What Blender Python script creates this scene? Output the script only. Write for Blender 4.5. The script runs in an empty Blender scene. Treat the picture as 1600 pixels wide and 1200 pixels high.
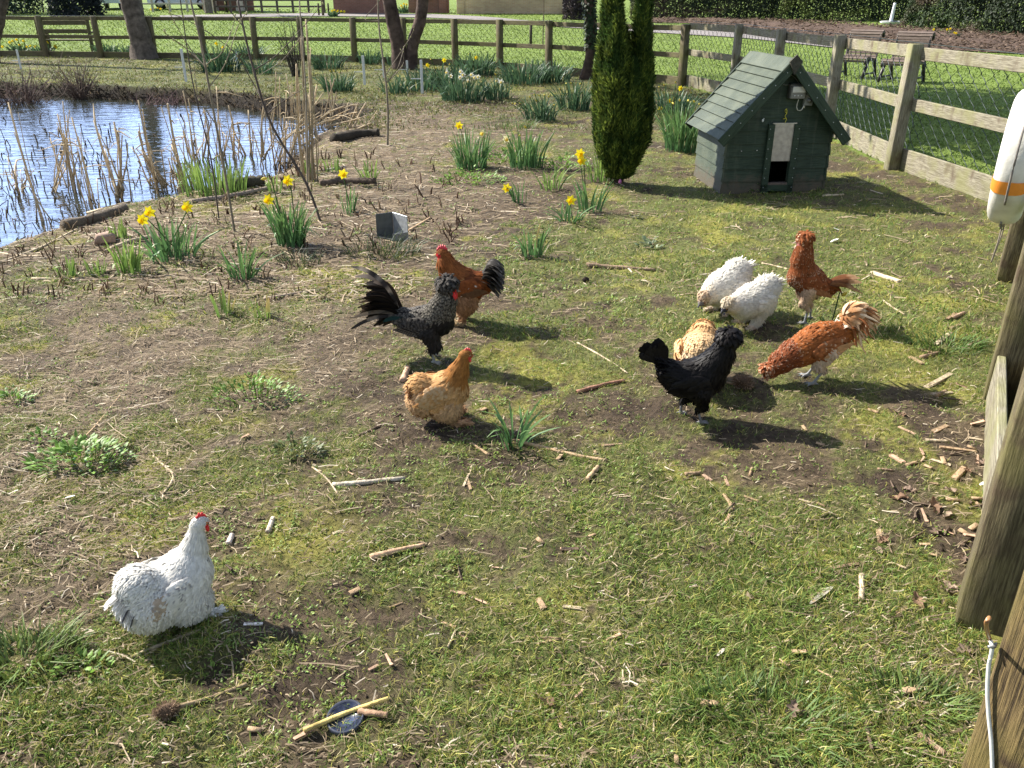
import bpy, math, random
import numpy as np
from mathutils import Vector, Matrix
rng = np.random.default_rng(7)
random.seed(7)
R = math.radians
SC = bpy.context.scene
COL = SC.collection

# ------------------------------------------------------------------ camera
CH, TH, FPX = 1.6, R(24.88), 1300.0
cd = bpy.data.cameras.new("camera"); cam = bpy.data.objects.new("camera", cd); COL.objects.link(cam)
cam.location = (0, 0, CH); cam.rotation_euler = (R(90) - TH, 0, 0)
cd.sensor_width = 36; cd.lens = 36 * FPX / 1600; cd.clip_start = 0.05; cd.clip_end = 2000
SC.camera = cam
# ------------------------------------------------------------------ world and sun
SUN_EL, SUN_AZ = R(40), R(31)          # azimuth: degrees forward of due left
w = bpy.data.worlds.new("World"); SC.world = w; w.use_nodes = True
nt = w.node_tree; nt.nodes.clear()
out = nt.nodes.new("ShaderNodeOutputWorld"); bg = nt.nodes.new("ShaderNodeBackground")
sky = nt.nodes.new("ShaderNodeTexSky"); sky.sky_type = 'NISHITA'; sky.sun_disc = False
sky.sun_elevation = SUN_EL
sdir = Vector((-math.cos(SUN_EL) * math.cos(SUN_AZ), math.cos(SUN_EL) * math.sin(SUN_AZ), math.sin(SUN_EL)))
sky.sun_rotation = math.atan2(sdir.x, sdir.y)
tc = nt.nodes.new("ShaderNodeTexCoord"); mp = nt.nodes.new("ShaderNodeMapping"); mp.inputs['Scale'].default_value = (1, 1, 2.2)
nz = nt.nodes.new("ShaderNodeTexNoise"); nz.inputs['Scale'].default_value = 2.6; nz.inputs['Detail'].default_value = 8
rp = nt.nodes.new("ShaderNodeValToRGB"); rp.color_ramp.elements[0].position = 0.48; rp.color_ramp.elements[1].position = 0.72
mx = nt.nodes.new("ShaderNodeMixRGB"); mx.inputs['Color2'].default_value = (12, 13, 15, 1)
L = nt.links.new
L(tc.outputs['Generated'], mp.inputs['Vector']); L(mp.outputs[0], nz.inputs['Vector']); L(nz.outputs['Fac'], rp.inputs[0])
dt = nt.nodes.new("ShaderNodeVectorMath"); dt.operation = 'DOT_PRODUCT'; dt.inputs[1].default_value = Vector((-.52, .82, .24)).normalized()
L(tc.outputs['Generated'], dt.inputs[0])
mr_ = nt.nodes.new("ShaderNodeMapRange"); mr_.interpolation_type = 'SMOOTHSTEP'; mr_.inputs[1].default_value = .84; mr_.inputs[2].default_value = .985; L(dt.outputs['Value'], mr_.inputs[0])
mb_ = nt.nodes.new("ShaderNodeMixRGB"); mb_.inputs['Color2'].default_value = (12, 16.5, 27, 1)   # added bright bank low on the sun's side, lights up the pond reflection
L(mr_.outputs[0], mb_.inputs['Fac'])
L(rp.outputs[0], mx.inputs['Fac']); L(sky.outputs[0], mx.inputs['Color1']); L(mx.outputs[0], mb_.inputs['Color1']); L(mb_.outputs[0], bg.inputs['Color'])
bg.inputs['Strength'].default_value = 0.062
L(bg.outputs[0], out.inputs[0])
sd = bpy.data.lights.new("sun", 'SUN'); sd.energy = 5.0; sd.angle = R(0.5); sd.color = (1.0, 0.94, 0.84)
sun = bpy.data.objects.new("sun", sd); COL.objects.link(sun)
sun.rotation_euler = sdir.to_track_quat('Z', 'Y').to_euler()
SC.view_settings.view_transform = 'Standard'; SC.view_settings.look = 'None'
SC.view_settings.exposure = 1.36; SC.view_settings.gamma = 1.0

# ------------------------------------------------------------------ helpers
ct, st = math.cos(TH), math.sin(TH)
def at(px, py, z=0.0):
    u, v = (px - 800) / FPX, (py - 600) / FPX
    dz, dy = -st - v * ct, ct - v * st
    t = (z - CH) / dz
    return Vector((u * t, dy * t, z))
def atY(px, py, Y):
    u, v = (px - 800) / FPX, (py - 600) / FPX
    t = Y / (ct - v * st)
    return Vector((u * t, Y, CH + t * (-st - v * ct)))
def atx(px, d, z=0.0):
    return (px - 800) / FPX * (d * ct + (CH - z) * st)

def vnoise(x, y, seed=0):
    x = np.asarray(x, float); y = np.asarray(y, float)
    ix, iy = np.floor(x).astype(np.int64), np.floor(y).astype(np.int64)
    fx, fy = x - ix, y - iy
    fx, fy = fx * fx * (3 - 2 * fx), fy * fy * (3 - 2 * fy)
    def h(a, b):
        n = (a * 374761393 + b * 668265263 + seed * 1442695041) & 0xffffffff
        n = ((n ^ (n >> 13)) * 1274126177) & 0xffffffff
        return ((n ^ (n >> 16)) & 0xffff) / 65535.0
    return (h(ix, iy) * (1 - fx) + h(ix + 1, iy) * fx) * (1 - fy) + (h(ix, iy + 1) * (1 - fx) + h(ix + 1, iy + 1) * fx) * fy
def fbm(x, y, s, seed=0, o=4):
    r, a, t = 0, 1.0, 0
    for i in range(o):
        r = r + a * vnoise(np.asarray(x) * s * 2 ** i + 17.3 * i, np.asarray(y) * s * 2 ** i - 9.1 * i, seed + i); t += a; a *= 0.55
    return r / t
def inpoly(x, y, P):
    x = np.asarray(x); y = np.asarray(y); r = np.zeros(x.shape, bool); n = len(P)
    for i in range(n):
        (x1, y1), (x2, y2) = P[i], P[(i + 1) % n]
        if y1 == y2: continue
        c = ((y1 > y) != (y2 > y)) & (x < (x2 - x1) * (y - y1) / (y2 - y1) + x1)
        r ^= c
    return r
def polydist(x, y, P, closed=True):
    d = np.full(np.shape(x), 1e9); n = len(P)
    for i in range(n if closed else n - 1):
        (x1, y1), (x2, y2) = P[i], P[(i + 1) % n]
        l2 = (x2 - x1) ** 2 + (y2 - y1) ** 2 + 1e-12
        t = np.clip(((x - x1) * (x2 - x1) + (y - y1) * (y2 - y1)) / l2, 0, 1)
        d = np.minimum(d, np.hypot(x - x1 - t * (x2 - x1), y - y1 - t * (y2 - y1)))
    return d
def sstep(a, b, x):
    t = np.clip((x - a) / (b - a), 0, 1); return t * t * (3 - 2 * t)

WZ = -0.22
POND = [tuple(at(a, b, WZ)[:2]) for a, b in [(-420, 470), (-60, 420), (0, 400), (60, 385), (110, 362), (180, 345), (240, 334), (300, 318), (340, 312), (400, 300), (440, 272), (462, 246), (505, 224), (548, 208), (560, 196), (530, 188), (470, 182), (420, 176), (360, 166), (300, 159), (200, 156), (90, 150), (0, 148), (-260, 146), (-700, 170)]]
def ground_z(x, y):
    x = np.asarray(x, float); y = np.asarray(y, float)
    d = polydist(x, y, POND); ins = inpoly(x, y, POND)
    wd = np.where(y > 11, .06, .35) + 0.25 * fbm(x, y, 1.3, 5, 2)
    d = d * (0.75 + 0.6 * fbm(x, y, 2.5, 9, 3))
    bank = WZ * (1 - sstep(0, 1, d / wd))
    z = np.where(ins, WZ - np.minimum(0.5, d * 0.7) - 0.005, bank)
    z = z + np.maximum(0, y - 28) * 0.03
    near = 1 - sstep(9, 26, np.hypot(x, y))
    z = z + near * np.where(ins, 0, 1) * ((fbm(x, y, 1.1, 21, 3) - 0.5) * 0.06 + (fbm(x, y, 9, 31, 3) - 0.5) * 0.038)
    return z
def gz(x, y): return float(ground_z(np.array([x]), np.array([y]))[0])
def gat(px, py):
    p = at(px, py, 0)
    if p.y < 0 or p.y > 27:
        u, v = (px - 800) / FPX, (py - 600) / FPX
        s = -(-st - v * ct) / (ct - v * st)
        d = (CH + 0.84) / (s + 0.03); d = min(max(d, 5), 260)
        t = d / (ct - v * st)
        return Vector((u * t, d, gz(u * t, d)))
    z = 0
    for _ in range(6):
        z = gz(p.x, p.y); p = at(px, py, z)
    p.z = gz(p.x, p.y); return p
def ppm(p):   # photo pixels per metre at a world point
    return FPX / (p.y * ct + (CH - p.z) * st)

# ------------------------------------------------------------------ mesh building
class MB:
    def __init__(s): s.V = []; s.C = []; s.F = []; s.N = []; s.n = 0
    def add(s, v, f, c=(0.5, 0.5, 0.5), nv=None):
        v = np.asarray(v, float).reshape(-1, 3); c = np.asarray(c, float)
        if c.ndim == 1: c = np.broadcast_to(c, v.shape)
        s.V.append(v); s.C.append(c); s.N.append(nv)
        if isinstance(f, np.ndarray): f = [f]
        elif f and not isinstance(f[0], np.ndarray):
            g = {}
            for q in f: g.setdefault(len(q), []).append(q)
            f = [np.array(q) for q in g.values()]
        for q in f: s.F.append(q + s.n)
        s.n += len(v)
        return s
    def data(s, name):
        me = bpy.data.meshes.new(name)
        V = np.concatenate(s.V); C = np.concatenate(s.C)
        me.vertices.add(len(V)); me.vertices.foreach_set('co', V.astype(np.float32).ravel())
        loops = np.concatenate([q.ravel() for q in s.F]).astype(np.int32)
        sizes = np.concatenate([np.full(len(q), q.shape[1]) for q in s.F]).astype(np.int32)
        starts = np.concatenate([[0], np.cumsum(sizes)[:-1]]).astype(np.int32)
        me.loops.add(len(loops)); me.loops.foreach_set('vertex_index', loops)
        me.polygons.add(len(sizes)); me.polygons.foreach_set('loop_start', starts); me.polygons.foreach_set('loop_total', sizes)
        a = me.color_attributes.new('Col', 'FLOAT_COLOR', 'POINT')
        a.data.foreach_set('color', np.concatenate([C, np.ones((len(C), 1))], 1).astype(np.float32).ravel())
        me.update(calc_edges=True); me.validate(); return me
    def build(s, name, mat, parent=None, smooth=True, loc=None):
        me = s.data(name); me.materials.append(mat)
        me.polygons.foreach_set('use_smooth', np.full(len(me.polygons), smooth))
        if s.N and s.N[0] is not None and all(q is not None for q in s.N): me.normals_split_custom_set_from_vertices(np.concatenate(s.N))
        o = bpy.data.objects.new(name, me); COL.objects.link(o)
        if parent: o.parent = parent
        if loc is not None: o.location = loc
        return o
def tag(o, label=None, cat=None, group=None, kind=None):
    if label: o['label'] = label
    if cat: o['category'] = cat
    if group: o['group'] = group
    if kind: o['kind'] = kind
    return o
def empty(name, loc=(0, 0, 0), rz=0):
    o = bpy.data.objects.new(name, None); o.empty_display_size = 0.1; COL.objects.link(o); o.location = loc; o.rotation_euler = (0, 0, rz); return o
def copy_tree(o, parent=None):
    c = o.copy(); COL.objects.link(c)
    if parent: c.parent = parent
    for ch in list(o.children): copy_tree(ch, c)
    return c
def tube(mb, P, rad, n=7, c=(0.5, 0.5, 0.5), cap=True, wob=0, seed=0):
    P = np.asarray(P, float); m = len(P); rad = np.broadcast_to(np.asarray(rad, float), (m,))
    T = np.gradient(P, axis=0); T /= np.linalg.norm(T, axis=1)[:, None] + 1e-9
    ref = np.array([0, 0, 1.0]) if abs(T[0][2]) < 0.85 else np.array([1.0, 0, 0])
    A = np.cross(T, ref); A /= np.linalg.norm(A, axis=1)[:, None] + 1e-9; B = np.cross(T, A)
    th = np.arange(n) * 2 * np.pi / n
    rr = rad[:, None] * np.ones(n)
    if wob: rr = rr * (1 + wob * (np.random.default_rng(seed).random((m, n)) - 0.5))
    V = P[:, None] + rr[..., None] * (np.cos(th)[None, :, None] * A[:, None] + np.sin(th)[None, :, None] * B[:, None])
    i = np.arange(m - 1)[:, None] * n; j = np.arange(n)[None]; k = (j + 1) % n
    F = [np.stack([i + j, i + k, i + n + k, i + n + j], -1).reshape(-1, 4)]
    V = V.reshape(-1, 3); c = np.asarray(c, float)
    if c.ndim == 2: c = np.repeat(c, n, 0)
    if cap:
        V = np.concatenate([V, P[:1], P[-1:]])
        if c.ndim == 2: c = np.concatenate([c, c[:1], c[-1:]])
        j = np.arange(n); k = (j + 1) % n; e = (m - 1) * n
        F.append(np.concatenate([np.stack([k, j, np.full(n, m * n)], 1), np.stack([e + j, e + k, np.full(n, m * n + 1)], 1)]))
    mb.add(V, F, c)
def curve(pts, n=12):
    pts = np.asarray(pts, float); t = np.linspace(0, len(pts) - 1, n); i = np.clip(t.astype(int), 0, len(pts) - 2); f = (t - i)[:, None]
    p0 = pts[np.maximum(i - 1, 0)]; p1 = pts[i]; p2 = pts[i + 1]; p3 = pts[np.minimum(i + 2, len(pts) - 1)]
    return 0.5 * (2 * p1 + (p2 - p0) * f + (2 * p0 - 5 * p1 + 4 * p2 - p3) * f ** 2 + (3 * p1 - p0 - 3 * p2 + p3) * f ** 3)
def cbox(mb, c, size, b=0.004, rot=None, col=(0.5, 0.5, 0.5), taper=None):
    hx, hy, hz = np.asarray(size, float) / 2; b = min(b, hx * 0.45, hy * 0.45, hz * 0.45); V = []; idx = {}
    for sx in (-1, 1):
        for sy in (-1, 1):
            for sz in (-1, 1):
                for a in range(3):
                    p = [sx * hx, sy * hy, sz * hz]
                    for q in range(3):
                        if q != a: p[q] -= (sx, sy, sz)[q] * b
                    idx[(sx, sy, sz, a)] = len(V); V.append(p)
    F = []
    for a in range(3):
        o = [q for q in range(3) if q != a]
        for s in (-1, 1):
            f = []
            for s1, s2 in ((-1, -1), (1, -1), (1, 1), (-1, 1)):
                k = [0, 0, 0]; k[a] = s; k[o[0]] = s1; k[o[1]] = s2; f.append(idx[(*k, a)])
            F.append(f)
    for a in range(3):
        o = [q for q in range(3) if q != a]
        for s1 in (-1, 1):
            for s2 in (-1, 1):
                f = []
                for s, ax in ((-1, o[0]), (1, o[0]), (1, o[1]), (-1, o[1])):
                    k = [0, 0, 0]; k[a] = s; k[o[0]] = s1; k[o[1]] = s2; f.append(idx[(*k, ax)])
                F.append(f)
    for sx in (-1, 1):
        for sy in (-1, 1):
            for sz in (-1, 1): F.append([idx[(sx, sy, sz, a)] for a in range(3)])
    V = np.array(V)
    G = []
    for f in F:   # outward winding
        p = V[f]; nrm = np.cross(p[1] - p[0], p[2] - p[0])
        G.append(f if nrm @ p.mean(0) > 0 else f[::-1])
    if taper: V[:, :2] *= np.where(V[:, 2:3] > 0, taper, 1)
    if rot is not None: V = V @ np.array(rot).T
    mb.add(V + np.asarray(c, float), G, col)
def ball(mb, c, r, col, n=10, m=7, rot=None):
    th = np.linspace(0, np.pi, m + 1); ph = np.arange(n) * 2 * np.pi / n
    V = np.stack([np.sin(th)[:, None] * np.cos(ph), np.sin(th)[:, None] * np.sin(ph), np.cos(th)[:, None] * np.ones(n)], -1).reshape(-1, 3) * np.asarray(r)
    if rot is not None: V = V @ np.array(rot).T
    i = np.arange(m)[:, None] * n; j = np.arange(n)[None]; k = (j + 1) % n
    mb.add(V + np.asarray(c, float), np.stack([i + j, i + n + j, i + n + k, i + k], -1).reshape(-1, 4), col)
def rotz(a): return Matrix.Rotation(a, 3, 'Z')
def frame(d, up=(0, 0, 1)):
    d = np.asarray(d, float); d = d / np.linalg.norm(d); s = np.cross(up, d); s /= np.linalg.norm(s) + 1e-9
    return d, s, np.cross(d, s)
def nrm(v): return v / (np.linalg.norm(v, axis=-1, keepdims=True) + 1e-9)

# blades of grass: curved tapering strips, vectorised
def blades(mb, P, H, W, lean, az, C0, C1, face=None):
    n = len(P)
    d = np.stack([np.cos(az), np.sin(az), np.zeros(n)], 1)
    fz = az + np.pi / 2 if face is None else face
    s = np.stack([np.cos(fz), np.sin(fz), np.zeros(n)], 1)
    up = np.array([0, 0, 1.0])
    def pt(u): return P + up * (H * u * (1 - 0.25 * lean * u))[:, None] + d * (H * lean * u * u)[:, None]
    hw = (W / 2)[:, None] * s
    m = pt(0.55); t = pt(1.0)
    V = np.stack([P - hw, P + hw, m + hw * 0.8, m - hw * 0.8, t], 1)
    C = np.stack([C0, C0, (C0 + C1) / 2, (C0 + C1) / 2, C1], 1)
    b = np.arange(n)[:, None] * 5
    mb.add(V.reshape(-1, 3), [b + np.array([0, 1, 2, 3]), b + np.array([3, 2, 4])], C.reshape(-1, 3))
# leaf cards: pointed ovals with a raised midrib
def cards(mb, P, D, N, Ln, W, C, fold=0.15):
    n = len(P); D = nrm(D); S = nrm(np.cross(D, N)); N = np.cross(S, D)
    Ln = Ln[:, None]; W = W[:, None]
    V = np.stack([P, P + D * Ln * .4 + S * W * .5, P + D * Ln * .45 + N * W * fold, P + D * Ln * .4 - S * W * .5, P + D * Ln], 1)
    b = np.arange(n)[:, None] * 5
    mb.add(V.reshape(-1, 3), [b + np.array([0, 1, 2]), b + np.array([0, 2, 3]), b + np.array([1, 4, 2]), b + np.array([2, 4, 3])], np.repeat(C, 5, 0))

# ------------------------------------------------------------------ materials
def newmat(name):
    m = bpy.data.materials.new(name); m.use_nodes = True; n = m.node_tree; n.nodes.clear()
    o = n.nodes.new("ShaderNodeOutputMaterial"); return m, n, o
def node(n, t, **k):
    x = n.nodes.new(t)
    for a, b in k.items():
        if a in x.inputs: x.inputs[a].default_value = b
        else: setattr(x, a, b)
    return x
def attr_mat(name, rough=0.7, transl=0.0, spec=0.3, var=0.25, vscale=60.0, bump=0.0, bscale=150.0, metal=0.0):
    m, n, o = newmat(name); L = n.links.new
    a = node(n, "ShaderNodeAttribute", attribute_name='Col'); b = node(n, "ShaderNodeBsdfPrincipled", Roughness=rough)
    b.inputs['Specular IOR Level'].default_value = spec; b.inputs['Metallic'].default_value = metal
    tc = node(n, "ShaderNodeTexCoord"); nz = node(n, "ShaderNodeTexNoise", Scale=vscale, Detail=4.0); L(tc.outputs['Object'], nz.inputs['Vector'])
    mr = node(n, "ShaderNodeMapRange"); mr.inputs[1].default_value = .3; mr.inputs[2].default_value = .7; mr.inputs[3].default_value = 1 - var; mr.inputs[4].default_value = 1 + var
    L(nz.outputs['Fac'], mr.inputs[0])
    mx = node(n, "ShaderNodeVectorMath", operation='SCALE'); L(a.outputs['Color'], mx.inputs[0]); L(mr.outputs[0], mx.inputs['Scale']); L(mx.outputs[0], b.inputs['Base Color'])
    if bump:
        nb = node(n, "ShaderNodeTexNoise", Scale=bscale, Detail=6.0); L(tc.outputs['Object'], nb.inputs['Vector'])
        bp = node(n, "ShaderNodeBump", Strength=bump, Distance=0.01); L(nb.outputs['Fac'], bp.inputs['Height']); L(bp.outputs[0], b.inputs['Normal'])
    if transl:
        t = node(n, "ShaderNodeBsdfTranslucent"); L(mx.outputs[0], t.inputs['Color'])
        ms = node(n, "ShaderNodeMixShader"); ms.inputs[0].default_value = transl
        L(b.outputs[0], ms.inputs[1]); L(t.outputs[0], ms.inputs[2]); L(ms.outputs[0], o.inputs[0])
    else: L(b.outputs[0], o.inputs[0])
    return m
def wood_mat(name, c1, c2, c3, stretch=(1.2, 14, 14), rough=0.8, bump=0.5, stain=0.6, c4=None):
    # grain runs along local X; lichen / damp patches from c3
    m, n, o = newmat(name); L = n.links.new
    b = node(n, "ShaderNodeBsdfPrincipled", Roughness=rough); b.inputs['Specular IOR Level'].default_value = 0.25
    tc = node(n, "ShaderNodeTexCoord"); mp = node(n, "ShaderNodeMapping"); mp.inputs['Scale'].default_value = stretch
    oi = node(n, "ShaderNodeObjectInfo"); ad = node(n, "ShaderNodeVectorMath", operation='ADD'); L(tc.outputs['Object'], ad.inputs[0])
    sc = node(n, "ShaderNodeVectorMath", operation='SCALE', Scale=7.0); cb = node(n, "ShaderNodeCombineXYZ"); L(oi.outputs['Random'], cb.inputs[0]); L(oi.outputs['Random'], cb.inputs[1]); L(oi.outputs['Random'], cb.inputs[2]); L(cb.outputs[0], sc.inputs[0]); L(sc.outputs[0], ad.inputs[1])
    L(ad.outputs[0], mp.inputs['Vector'])
    nz = node(n, "ShaderNodeTexNoise", Scale=6.0, Detail=9.0, Roughness=0.65); L(mp.outputs[0], nz.inputs['Vector'])
    r = node(n, "ShaderNodeValToRGB"); r.color_ramp.elements[0].position = .40; r.color_ramp.elements[1].position = .60
    r.color_ramp.elements[0].color = (*c1, 1); r.color_ramp.elements[1].color = (*c2, 1); L(nz.outputs['Fac'], r.inputs[0])
    n2 = node(n, "ShaderNodeTexNoise", Scale=5.0, Detail=6.0); L(ad.outputs[0], n2.inputs['Vector'])
    r2 = node(n, "ShaderNodeValToRGB"); r2.color_ramp.elements[0].position = .45; r2.color_ramp.elements[1].position = .66; r2.color_ramp.elements[1].color = (stain,) * 3 + (1,); L(n2.outputs['Fac'], r2.inputs[0])
    mx = node(n, "ShaderNodeMixRGB"); mx.inputs['Color2'].default_value = (*c3, 1); L(r2.outputs[0], mx.inputs['Fac']); L(r.outputs[0], mx.inputs['Color1'])
    last = mx
    if c4:
        n3 = node(n, "ShaderNodeTexNoise", Scale=9.0, Detail=5.0); mp3 = node(n, "ShaderNodeMapping"); mp3.inputs['Scale'].default_value = (1, 1, .5); mp3.inputs['Location'].default_value = (4, 2, 8); L(ad.outputs[0], mp3.inputs[0]); L(mp3.outputs[0], n3.inputs['Vector'])
        r3 = node(n, "ShaderNodeValToRGB"); r3.color_ramp.elements[0].position = .56; r3.color_ramp.elements[1].position = .7; L(n3.outputs['Fac'], r3.inputs[0])
        m3 = node(n, "ShaderNodeMixRGB"); m3.inputs['Color2'].default_value = (*c4, 1); L(r3.outputs[0], m3.inputs['Fac']); L(mx.outputs[0], m3.inputs['Color1']); last = m3
    L(last.outputs[0], b.inputs['Base Color'])
    bp = node(n, "ShaderNodeBump", Strength=bump, Distance=0.006); L(nz.outputs['Fac'], bp.inputs['Height']); L(bp.outputs[0], b.inputs['Normal']); L(b.outputs[0], o.inputs[0])
    return m
A3_ = lambda v: np.array(v, float)
M = {}
M['grass'] = attr_mat('grass', 0.6, 0.35, 0.3, 0.2, 8)
M['leaf'] = attr_mat('leaf', 0.5, 0.3, 0.35, 0.25, 30)
M['petal'] = attr_mat('petal', 0.6, 0.3, 0.2, 0.08, 80)
M['conifer'] = attr_mat('conifer sprays', 0.6, 0.4, 0.2, 0.3, 6)
M['foliage'] = attr_mat('foliage', 0.6, 0.18, 0.25, 0.3, 6)
M['feather'] = attr_mat('feather', 0.75, 0.28, 0.2, 0.12, 60)
M['dfeather'] = attr_mat('glossy feather', 0.5, 0.0, 0.12, 0.2, 60)
M['flesh'] = attr_mat('comb flesh', 0.5, 0.0, 0.4, 0.2, 120, 0.3, 400)
M['scale'] = attr_mat('leg scales', 0.6, 0.0, 0.3, 0.25, 200, 0.3, 500)
M['eye'] = attr_mat('eye', 0.1, 0, 0.8, 0.0, 10)
M['straw'] = attr_mat('dry straw', 0.8, 0.25, 0.2, 0.25, 30)
M['stick'] = attr_mat('dead wood', 0.85, 0.0, 0.2, 0.3, 45, 0.5, 90)
M['bark'] = attr_mat('bark', 0.9, 0.0, 0.15, 0.45, 9, 1.0, 22)
M['twig'] = attr_mat('twig bark', 0.8, 0.0, 0.25, 0.3, 20)
M['paint'] = attr_mat('paint', 0.45, 0.0, 0.4, 0.08, 30)
M['metal'] = attr_mat('galvanised metal', 0.45, 0.0, 0.5, 0.2, 25, 0.1, 40, 0.6)
M['plastic'] = attr_mat('plastic', 0.4, 0.0, 0.5, 0.08, 40)
M['gloss'] = attr_mat('car paint', 0.15, 0, 0.6, 0.03, 5)
M['ring'] = attr_mat('weathered white foam', 0.6, 0, 0.35, 0.12, 14, 0.15, 60)
M['fence'] = wood_mat('weathered fence timber', (.115, .10, .07), (.29, .265, .195), (.19, .19, .075), (1.6, 34, 34), .85, .5, .6, (.12, .095, .065))
M['fencenear'] = wood_mat('dark olive brown post', (.055, .043, .024), (.15, .125, .07), (.13, .12, .04), (2.0, 30, 30), .85, .7, .6, (.07, .05, .03))  # darker timber tone for the nearest posts
M['fencefar'] = wood_mat('brown mossy fence timber', (.075, .062, .038), (.16, .135, .08), (.13, .13, .045), (1.2, 12, 12), .9, .4, .6)
M['oldpost'] = wood_mat('deeply weathered post', (.022, .014, .008), (.19, .135, .058), (.15, .125, .034), (1.3, 42, 42), .8, 1.0, .55, (.05, .032, .018))
M['bench'] = wood_mat('bench slats', (.10, .075, .065), (.20, .155, .13), (.15, .12, .10), (1.5, 14, 14))
M['green'] = wood_mat('dark green stained boards', (.015, .029, .018), (.031, .052, .033), (.046, .066, .044), (1.2, 18, 18), .55, .45, .35)
def splash(src, name):   # mud splashed up from the ground, streaks of algae: dirt with its own ragged edge
    m = M[src].copy(); m.name = name; n = m.node_tree; L = n.links.new; b = [q for q in n.nodes if q.type == 'BSDF_PRINCIPLED'][0]; old = b.inputs['Base Color'].links[0].from_socket
    tc = node(n, "ShaderNodeTexCoord"); sp = node(n, "ShaderNodeSeparateXYZ"); L(tc.outputs['Object'], sp.inputs[0]); nz = node(n, "ShaderNodeTexNoise", Scale=16.0, Detail=7.0, Roughness=.7); L(tc.outputs['Object'], nz.inputs['Vector'])
    a = node(n, "ShaderNodeMath", operation='MULTIPLY_ADD'); a.inputs[1].default_value = -.42; L(nz.outputs['Fac'], a.inputs[0]); L(sp.outputs['Z'], a.inputs[2]); mr = node(n, "ShaderNodeMapRange"); mr.inputs[1].default_value = -.16; mr.inputs[2].default_value = -.03; mr.inputs[3].default_value = .85; mr.inputs[4].default_value = 0; L(a.outputs[0], mr.inputs[0])
    mx = node(n, "ShaderNodeMixRGB"); mx.inputs['Color2'].default_value = (.085, .068, .048, 1); L(mr.outputs[0], mx.inputs['Fac']); L(old, mx.inputs['Color1'])
    mp = node(n, "ShaderNodeMapping"); mp.inputs['Scale'].default_value = (26, 26, 1.6); L(tc.outputs['Object'], mp.inputs[0]); n2 = node(n, "ShaderNodeTexNoise", Scale=1.0, Detail=5.0); L(mp.outputs[0], n2.inputs['Vector']); r2 = node(n, "ShaderNodeMapRange"); r2.inputs[1].default_value = .56; r2.inputs[2].default_value = .74; r2.inputs[4].default_value = .5; L(n2.outputs['Fac'], r2.inputs[0])
    m2 = node(n, "ShaderNodeMixRGB"); m2.inputs['Color2'].default_value = (.075, .085, .062, 1); L(r2.outputs[0], m2.inputs['Fac']); L(mx.outputs[0], m2.inputs['Color1']); L(m2.outputs[0], b.inputs['Base Color']); M[name] = m
M['greenroof'] = wood_mat('lighter green roof boards', (.036, .048, .033), (.066, .084, .058), (.10, .115, .08), (1.0, 16, 16), .6, .5, .6)  # lighter green than the walls
splash('green', 'greenwall'); splash('greenroof', 'greenlit')  # second copy is the lighter one, for the wall facing the sun
# brick
def brick_mat(name, c1, c2, mort, scale=4.5):
    m, n, o = newmat(name); L = n.links.new
    b = node(n, "ShaderNodeBsdfPrincipled", Roughness=.9); tc = node(n, "ShaderNodeTexCoord"); mp = node(n, "ShaderNodeMapping"); mp.inputs['Rotation'].default_value = (R(90), 0, 0)
    br = node(n, "ShaderNodeTexBrick", Scale=scale); br.inputs['Color1'].default_value = (*c1, 1); br.inputs['Color2'].default_value = (*c2, 1); br.inputs['Mortar'].default_value = (*mort, 1)
    br.inputs['Mortar Size'].default_value = .03; br.inputs['Row Height'].default_value = .33; br.inputs['Brick Width'].default_value = 1.0
    L(tc.outputs['Object'], mp.inputs[0]); L(mp.outputs[0], br.inputs['Vector'])
    nz = node(n, "ShaderNodeTexNoise", Scale=.9, Detail=6.0); L(tc.outputs['Object'], nz.inputs['Vector'])
    mx = node(n, "ShaderNodeMixRGB", blend_type='OVERLAY'); mx.inputs['Fac'].default_value = .7; L(br.outputs['Color'], mx.inputs['Color1']); L(nz.outputs['Fac'], mx.inputs['Color2'])
    L(mx.outputs[0], b.inputs['Base Color']); L(b.outputs[0], o.inputs[0]); return m
M['brick'] = brick_mat('pale brick', (.42, .27, .15), (.5, .36, .2), (.45, .4, .32))
M['redbrick'] = brick_mat('red brick', (.17, .075, .05), (.22, .1, .07), (.2, .16, .13))
# water
m, n, o = newmat('pond water'); Lk = n.links.new
b = node(n, "ShaderNodeBsdfPrincipled", Roughness=.04, IOR=1.33); b.inputs['Base Color'].default_value = (.022, .026, .020, 1); b.inputs['Specular IOR Level'].default_value = 1.0
tc = node(n, "ShaderNodeTexCoord"); mp = node(n, "ShaderNodeMapping"); mp.inputs['Scale'].default_value = (1.1, 3.6, 1); mp.inputs['Rotation'].default_value = (0, 0, R(8)); Lk(tc.outputs['Object'], mp.inputs[0])
n1 = node(n, "ShaderNodeTexNoise", Scale=2.3, Detail=3.0, Distortion=.4); Lk(mp.outputs[0], n1.inputs['Vector'])
bp = node(n, "ShaderNodeBump", Strength=.26, Distance=.05); Lk(n1.outputs['Fac'], bp.inputs['Height']); Lk(bp.outputs[0], b.inputs['Normal']); Lk(b.outputs[0], o.inputs[0])
M['water'] = m
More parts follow.
